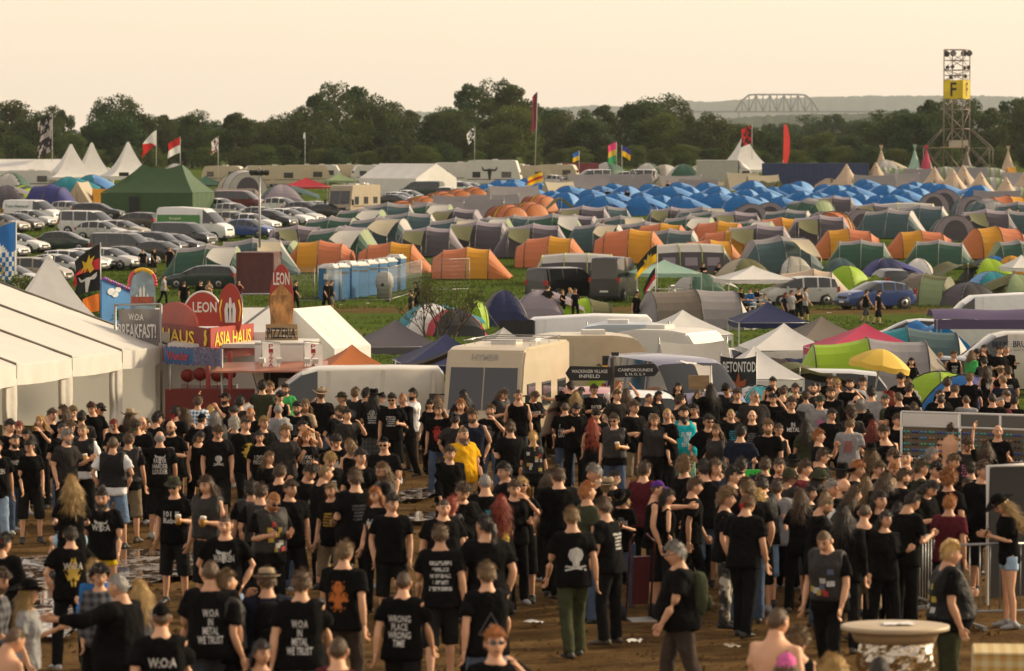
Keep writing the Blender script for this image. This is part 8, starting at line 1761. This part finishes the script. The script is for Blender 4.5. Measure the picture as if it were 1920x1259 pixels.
    if pose == 'sit' and at_ is None:
        st = W @ (P['J']['spine'](.92) + Vector((0, .02, 0))); seat_at((st.x, st.y, loc.z + (P['J']['spine'](.92).z - .085) * s - .457), R(f), f'white plastic chair under the {desc_hair} person {region(x, y)}')
    tag(o, lab, 'person', lab); return o, W
CROWD = '''
29 816 25 walk2 m Tk J nz tx:AWESOME bd
-6 828 15 walk m Tk A bs tx:WACKEN
126 809 20 stand m Td K gs bd
55 827 35 stand f Tk C np gl
70 828 80 crouch m Tk H bs Hco
36 793 20 stand f Tk K rl
50 807 10 stand f Tk K nl
117 795 40 hips m Tk J nz gl pbv
134 791 30 stand m Tk K ds gl
155 797 -10 hold m Vkw K dz cup
98 770 30 stand m Tk K bs
120 763 -70 drink m Tk K bl bd
138 764 20 stand m Tk K ds
172 757 10 stand m Tk K bs Har
181 768 180 stand f Tk K bL
190 760 40 stand m Tk K ns Hck
20 790 60 stand m Tk K ns
75 783 10 stand f Tk K yl
152 775 200 stand m Td K ns
214 788 0 stand f Tk K rp gl tx:WACKEN
243 773 190 stand m Tk K bl Hhs
254 791 -20 stand m Tk K bs Hco pbv
266 783 40 stand m Tk K 0
275 789 20 stand f Tk K ds
296 776 120 hold m Tk K ns Hck plg
329 765 160 stand h Tk C ns Har
371 745 170 stand m Tc J bs
379 779 180 stand m Tk K nz Hck ply
395 763 190 raise f Tk K yl
402 776 170 stand m Tk K gm
424 740 -80 drink m Tk K ns Hck bd
469 766 -20 stand m Tk K xz bd
347 768 175 stand f Tk K bl
436 764 200 phone m Tk K ns
450 745 150 stand m Td K ns
212 821 175 hips m Vkw D bz
242 814 165 hold m Vdk H bs
299 811 180 arm m Tk C gh tx:FASTER/HARDER/LOUDER buu
320 791 -10 hold m Tk K 0 gl bd tx:WACKEN
378 812 10 down f Sk K nm
411 801 5 down m Tk K bs skk
440 787 180 stand f Vdk K wc buk
462 785 10 stand m Tk K bs pby+
487 811 -10 hold f Tk K nm tx:I_DOG/PEOPLE cup
192 920 10 walk2 m Tk Y no lb tx:W:O:A buu
326 901 -15 hold m Tk C bs Hfo sg tx:101_%/Rebel cup
386 896 -30 hold m VdN K bL cup
422 970 -15 stand m Tk K bz tx:WACKEN buu
470 906 180 stand m Vdk K ns
490 912 175 stand m Vdk K bs
8 1006 150 stand m Lk K ns Har
5 1072 40 stand m Lq J bs bd
55 1098 60 stand f Tg K yl Hhk
35 1185 130 stand m N K bz
170 1057 200 stand f Lb O ym
188 1067 25 hold f Lq K nc cup
219 1080 -120 arm h Tk K gz
261 1092 190 stand f Tg K yl
301 1139 180 stand m Tk K bz Hck tx:W:O:A
394 1056 180 walk2 h Tk R bz tx:W:O:A/IN/METAL/WE_TRUST
423 1075 120 stand m Vdk K ds bk
499 1073 180 stand m Tn K bs Hes bk
565 1076 180 walk m Tk K bs Hck tx:W:O:A/IN/METAL/WE_TRUST
647 1021 180 walk2 m Tk G ds pbo+
757 1076 180 walk m Tk K bz tx:WRONG/PLACE/WRONG/TIME
912 1061 180 stand m Tk K ds tr+
635 1199 150 stand m Tk K bz
491 1208 60 stand f Tk K nm
928 1186 -10 drink m Tk K xs sg
736 932 15 stand m Tk K ns
703 917 -25 stand f Tk K xl pbw
518 926 10 phone m Vdk K xz sg bd patch
620 908 -5 hold f Tk K dm ply
825 989 170 walk2 m Tk C bs plw+
908 969 175 stand h Tk K np
833 938 0 stand m Tk K bz
909 892 178 stand h Tk K gz pbt
940 933 180 stand f Tk K rL pby+
871 909 20 down m Tk K bs
850 934 160 stand f Tk K rm
492 716 180 stand m To J ns
506 718 -60 stand m Td K ds
525 736 40 hold m Sk C ns Hck
535 722 0 stand m Tv K ns Hak bd
521 760 180 stand m Tg K gz
557 756 5 walk2 m Tk J ns bd plg
572 752 10 stand m Ts J dl bd gl
495 785 15 stand m Tk K ys
574 812 0 hold f Tk K xL tx:I_DOG/PEOPLE
566 792 30 stand m Tk K ns
602 731 170 drink m Tk J ds Hss
637 764 15 stand m Vkk J bs Hco bd patch
641 739 -70 stand m To K bs Heo
666 730 150 hips m Vkk K ds pbg
687 731 150 stand m Tk K ns Hck
701 736 180 walk2 m Tk Q nl Hhk sku plw
719 741 110 phone f Sw C np
735 741 0 hold m Tk C ns sg plw
754 740 -60 stand m Lk K xz
775 732 -45 drink m Tw G ns bd bot
806 751 -5 walk f Tk K nm Hck pbw
822 761 -10 walk2 m Tk J dm pbr+ bot
821 744 180 stand f Sk K dl
864 751 -15 stand m Vkk K xl
854 778 170 stand m Td K no
885 769 -20 stand m Sn K bs bd
869 735 180 stand m Tk K nL
920 761 -20 stand m Tk K ds bd pbg+
870 803 12 walk2 h Ty H dz lb
844 840 5 walk m Lk K bs
955 793 190 stand h Tk J bs Hck
631 818 -5 down m Tk K ns pbw
622 852 0 down m Tk K ys plw
676 846 -10 stand m Tk K ns
720 822 -25 walk2 m Tk K nz Hak sg tx:WACKEN
717 871 -70 stand m Vdk K dL gl bd
665 884 210 stand m Tk K bs plg
525 876 185 stand m Tk K bs
586 874 30 down m Tk K ns pbw
611 875 130 stand m Tk C dz
655 826 190 stand f Tk K dm
945 872 -70 stand m Tk K ns
948 732 60 stand m Tk K bL
972 732 -5 walk2 m Sk R bz
1005 737 15 phone m Tk K bs tx:WACKEN ph
1060 757 180 walk2 m Tk J bz tx:FASTER/HARDER/LOUDER
1081 759 -5 stand m Tk K nm bd
1069 719 -130 arm m Tk K ns
1080 736 180 stand f Tk K yL
1092 730 150 stand f Tk K nl
1114 724 10 cross m Tk C bs gl tx:WACKEN
1118 769 5 stand m Tk K ns Hck
1110 787 -150 stand f Sk K rL
1157 734 60 stand m Tk K ds
1174 732 190 both m Tk J bl plg
1160 718 180 stand m Tk K xs
1151 779 -10 hold m Vdk J bs sg plw cup
1217 740 5 stand m Tk D bz pbw
1235 736 30 stand f Tk K nl
1272 720 10 stand f Lk K nl
1251 768 5 stand m Tk K yz
1258 781 -10 stand f Tk K dm
1276 742 100 stand m Tk K bs
1227 780 -5 walk2 m Vdk K dl tx:WACKEN buk
1282 764 -5 walk h St E ns lb tx:SURF/SES/SION
1329 781 5 stand m Tk K ns sg
1332 722 200 stand m Tk K nl
1370 769 0 stand m Tk K yz plt
1382 732 5 stand m Tk K bs pbt
1360 722 -15 stand m Vkw K ns Hck
1410 771 -5 hold h Tk K dh cup plg
1417 742 0 stand m Lk K bs
1415 734 20 stand m Td K gz gl
1342 799 0 stand f Vdk K dl
1448 740 0 stand m Tk K ns
999 811 185 walk2 f Vkk K yp patch
1045 880 180 stand m Tk K bs
1049 894 180 stand m Tk K bz tx:BLAST/THE_M/BLAST
1030 886 150 stand f Tk K bl
1112 875 -60 stand m Tk K gs
1152 887 60 stand f Td K nl
1140 902 150 stand m Td K ds Hss
1235 905 95 arm m Sk C bz Hcu
1285 862 130 stand m Tk K dc
1255 921 120 stand f Sk C nm
1320 867 180 stand h Tk K ns
1342 865 20 stand m Tk K bm
1346 880 -10 stand m Tk K ns gl Hak
1372 880 70 stand m Tk K ns Hck
1400 902 190 stand m Tk K ds
1408 935 150 down m Tk K ds Har
1425 888 -10 stand m Tk K bz
1365 922 95 hold m Tk M dc Haw cup
1422 927 160 stand f Td K yc
980 900 -10 drink f Tk C ym sg
965 905 30 stand m Tk K bs
1100 909 95 drink m To J xs
1071 957 180 walk2 m Tk O ds skk+
1160 926 -5 phone f Tk J ym Hhk tx:WACKEN ph
1264 1022 -78 stand h Tk G gs gl bp
1130 940 185 stand m Tk K bs plw
1526 673 40 sit m Tk C ns
1548 679 -20 sit m Tk C bs
1594 671 60 sit m Tk H bs Hck
1637 674 -20 sit f Tk X nm
1676 676 20 sit m Tk C bs Hck
1691 682 -60 sit f Tr X dl
1709 673 -5 hold f Tk K nl
1763 663 -5 stand f Sg X yL
1789 660 -10 stand m Sk K ds plw
1822 660 100 stand m Lv K dl
1831 657 10 stand m Tk K ns bd
1846 649 -30 drink m Tk K nl
1875 651 10 stand m Tk J bs
1887 649 0 stand m Lk K gz
1845 672 180 stand m Vdk K ns
1849 689 180 walk2 f Sk C bl pbw
1819 702 180 walk m Tk J ds
1877 690 180 stand m Sr C ds Hss
1890 689 200 stand m Tk C bs plw
1880 705 180 stand m Tn C dz
1777 711 170 stand m Tk K bs plw
1763 732 20 stand m Tk K nz sg
1794 726 170 stand m Tk K bs
1765 743 180 stand m Lk K nz
1811 743 180 stand m Tg K bz
1860 739 180 stand h Tk K nz
1876 746 10 stand m Tk K gz
1886 735 190 stand m Tk K bs Hcw
1904 745 150 stand m Tk K ns
1449 710 5 stand m Tk K ns
1444 728 10 stand m Tk K ns Hck pbw
1471 728 180 stand m Tk K bs
1491 722 0 stand m Sk K bs
1516 702 -10 sit m Tk K ns
1524 718 10 stand m Td K nz bd
1511 736 170 stand f Tg K bs
1533 719 30 stand m Vkw K nz
1570 713 -5 stand f Ss K ym sg
1583 703 20 sit m Tk C ns
1598 701 -20 sit m Tk C ns
1557 706 30 sit m Tk C bs
1594 713 10 drink m Tk K ns bd pbw
1618 710 0 stand m Tw K bs Hco pbg
1558 729 -5 stand h Lk K bs bd
1537 745 -15 stand m Tg G gs Heo pbp
1484 748 -10 stand m Lk G bs tx:IN/METAL gl
1460 797 -10 stand f Sk K bp gl pbw
1594 767 170 stand m Tk K bc
1617 753 170 stand m Tk K gm plw
1606 743 -10 stand m Tk K 0 sg
1634 729 180 stand m Tg K ns
1596 791 180 stand m Tg K ds plr
1637 790 170 stand f Tm K rL
1660 743 20 stand m To K gs Hio
1684 737 180 stand m Tk K bz plv
1672 737 200 stand f Tk K rL
1689 703 -10 stand m Tk K ns Hck tx:WACKEN
1707 723 180 stand m Tk C bs pbw
1704 713 150 stand m Tk K ds
1714 756 170 stand f Tk K bp
1683 780 20 stand m Lk K bs
1734 795 95 stand m Tk K ns Hcv bd
1786 791 150 stand m N K bs bd
1811 823 -30 down m Td K bs gl plp
1871 799 -40 stand m Tk K 0
1849 830 140 raise f Tk K bl
1534 809 60 drink m Tk K xs
1543 847 60 stand m Td K bs Hcs
1489 860 150 stand m Tk K ns Hhk
1460 863 -20 stand m Tk K bm
1483 885 120 stand m Vdk K ds Hlo
1539 886 100 stand m Tk K nl Hlo
1583 900 80 stand m Tk K 0 bd
1580 877 140 stand m Tk K ns Hhk
1609 868 60 stand m Tk K xs
1634 838 150 stand f Tk K dl Hhk
1676 847 20 stand m Tk K bs Hcd
1700 849 -20 stand m Tk K bz
1728 866 100 stand m To K bs Hcv
1749 843 120 stand m Tk K gm
1649 869 70 stand m Tk K ds
1677 870 30 stand m Tk K xz
1623 895 170 stand f Tk K dL
1663 889 120 stand m Lk K bL
1694 884 60 stand m Tk K bs bd
1726 878 50 phone m Td K ds bd
1780 885 150 stand m Tk K xc
1814 900 -60 stand f Ld K bl gl
1557 937 80 phone m Tk J dz bd
1549 926 180 stand f Tw K dm
1783 933 170 stand m Tk C xs
1686 946 150 stand f Lk K nl bk
1457 903 175 stand m Lg C bs Hcb
1869 937 -80 phone f Tk X yL Hhk ph
1540 998 -20 down m Vdk K dz patch
1785 1022 100 stand h Vkk O yw patch
1461 1143 140 stand m N K bz
1502 1189 170 stand f Tk K dc
1475 1232 150 stand f Tk K dm Hip
1561 1243 170 stand m Tk K yc
1650 1238 180 stand m Tk K nz
1650 925 60 stand m Lk K nl
1605 915 150 stand m Tk K bl
1520 915 40 stand f Lk K nL
1580 950 160 stand m Lk K nL
1625 950 150 stand m Sk K bz
1660 962 30 stand f Lk K nm
1720 930 120 stand m Tk K ns
1750 905 60 stand m Tk K nl
1755 870 30 stand m Tk K ns Hck
1820 868 150 stand m Tk K ns Hck
1845 870 10 stand m Tk C bs
1790 855 90 stand m Tk K ds
1510 868 40 stand m Tk K bs
1435 862 170 stand m Tk K bs
1390 862 150 stand m Tk K ns
1560 905 20 stand m Tk K gs
1430 900 160 stand m Tk K ns
1500 920 170 stand f Tk K bl
1210 870 150 stand m Tk K bs
1305 900 100 stand m Tk K bs
545 905 20 stand m Tk C bs
505 850 10 stand f Tk K dl
535 800 20 stand m Tk K ds
650 770 30 stand m Td K ns
1310 735 20 stand m Tk K bl
1300 760 -20 stand m Tk K ns
1190 755 40 stand m Tk K bs
1390 800 160 stand m Tk K ns
1440 790 -10 stand m Tk K ds bd
1560 770 20 stand m Tk K ns
1510 790 160 stand f Tk K nl
1655 800 30 stand m Tk K bs
1720 770 20 stand m Tk K ns
613 527 60 walk m Tk C bs
622 527 80 walk2 m Tk H ds
770 546 -100 walk m Td K bs
780 530 -90 walk2 m Tk K nl
308 517 90 walk m Tg K bs
345 529 160 stand m Tk K bs
377 527 10 stand m Tk K ns
391 527 -10 stand f Tk K bs
448 527 10 stand f Tm K nl
268 468 0 stand m Tk R bs
290 466 0 stand m Tk C bs
318 464 0 stand m Tk C ds Hcy
555 527 60 walk m Tk K ns
1029 536 170 stand m Td O bs
1055 545 10 stand f Tk K ys
1068 541 -10 stand f Tg K yl
1079 543 0 stand f Tk K ds
1195 548 60 stand m Tk C bs
1211 549 -10 stand m N C bs
1235 545 20 stand m Tk K bs
1318 494 -20 crouch m Tk C bs
1348 494 20 crouch m Tk C ns
1313 552 -30 crouch m Tk K bs
1328 553 30 crouch f Tk K ns
1390 541 60 sit m Tk K ns
1406 542 -30 sit m Tb K bs
1418 540 -60 sit m Tk K ns
1374 556 30 sit m Td K bs
1434 552 -60 sit f Tg K ds
1484 546 90 stand m Tk C bs
1498 541 60 stand m Tk C ns
1511 540 80 walk m Tk C ns
1473 550 30 stand f Tk K rl
1625 545 100 walk m Sk R bs
1649 546 80 walk2 m Tk C ns
1122 354 0 stand m Tk K ns
1140 355 0 stand m Tk K ns
1175 356 0 stand m Tk K ns
1230 345 0 stand m Tk K bs
1252 340 0 stand m Tk K ns
1285 343 0 stand m Tk K ns
1131 414 0 stand m Tk K bs
1140 417 180 stand m Ty K ns
1892 388 180 stand m N K bs
1908 391 180 stand m Tk K ns
'''
def crowd():
    for ln in CROWD.strip().splitlines():
        q = ln.split(); person(float(q[0]), float(q[1]), float(q[2]), *q[3:])
    # woman carried on a man's shoulders
    o, W = person(131, 988, 180, 'hips', 'm', 'Tk', 'K', 'ns', 'tx:W:O:A', 'pby+')
    top = W @ Vector((0, .0, 1.47)); P = proto('sit', 'f'); seat = P['J']['spine'](.92).z
    person(127, 916, 180, 'sit', 'f', 'Tk', 'X', 'yl', at_=Vector((top.x, top.y + .1, top.z - seat * .93 + .06)))
crowd()
# ------------------------------------------------------------------ evening haze
def haze():
    mb = MB(); x = 2600; y0, y1, z0, z1 = -60, 14500, -10, 260
    mb.box((0, (y0 + y1) / 2, (z0 + z1) / 2), (2 * x, y1 - y0, z1 - z0))
    m = bpy.data.materials.new('haze'); m.use_nodes = True; n = m.node_tree.nodes; n.remove(n['Principled BSDF'])
    v = n.new('ShaderNodeVolumePrincipled'); v.inputs['Color'].default_value = (.86, .92, .98, 1); v.inputs['Density'].default_value = .000042; v.inputs['Anisotropy'].default_value = .2
    m.node_tree.links.new(v.outputs[0], n['Material Output'].inputs['Volume'])
    tag(mb.obj('haze', m), kind='stuff')
haze()
bpy.data.scenes.remove(WS)
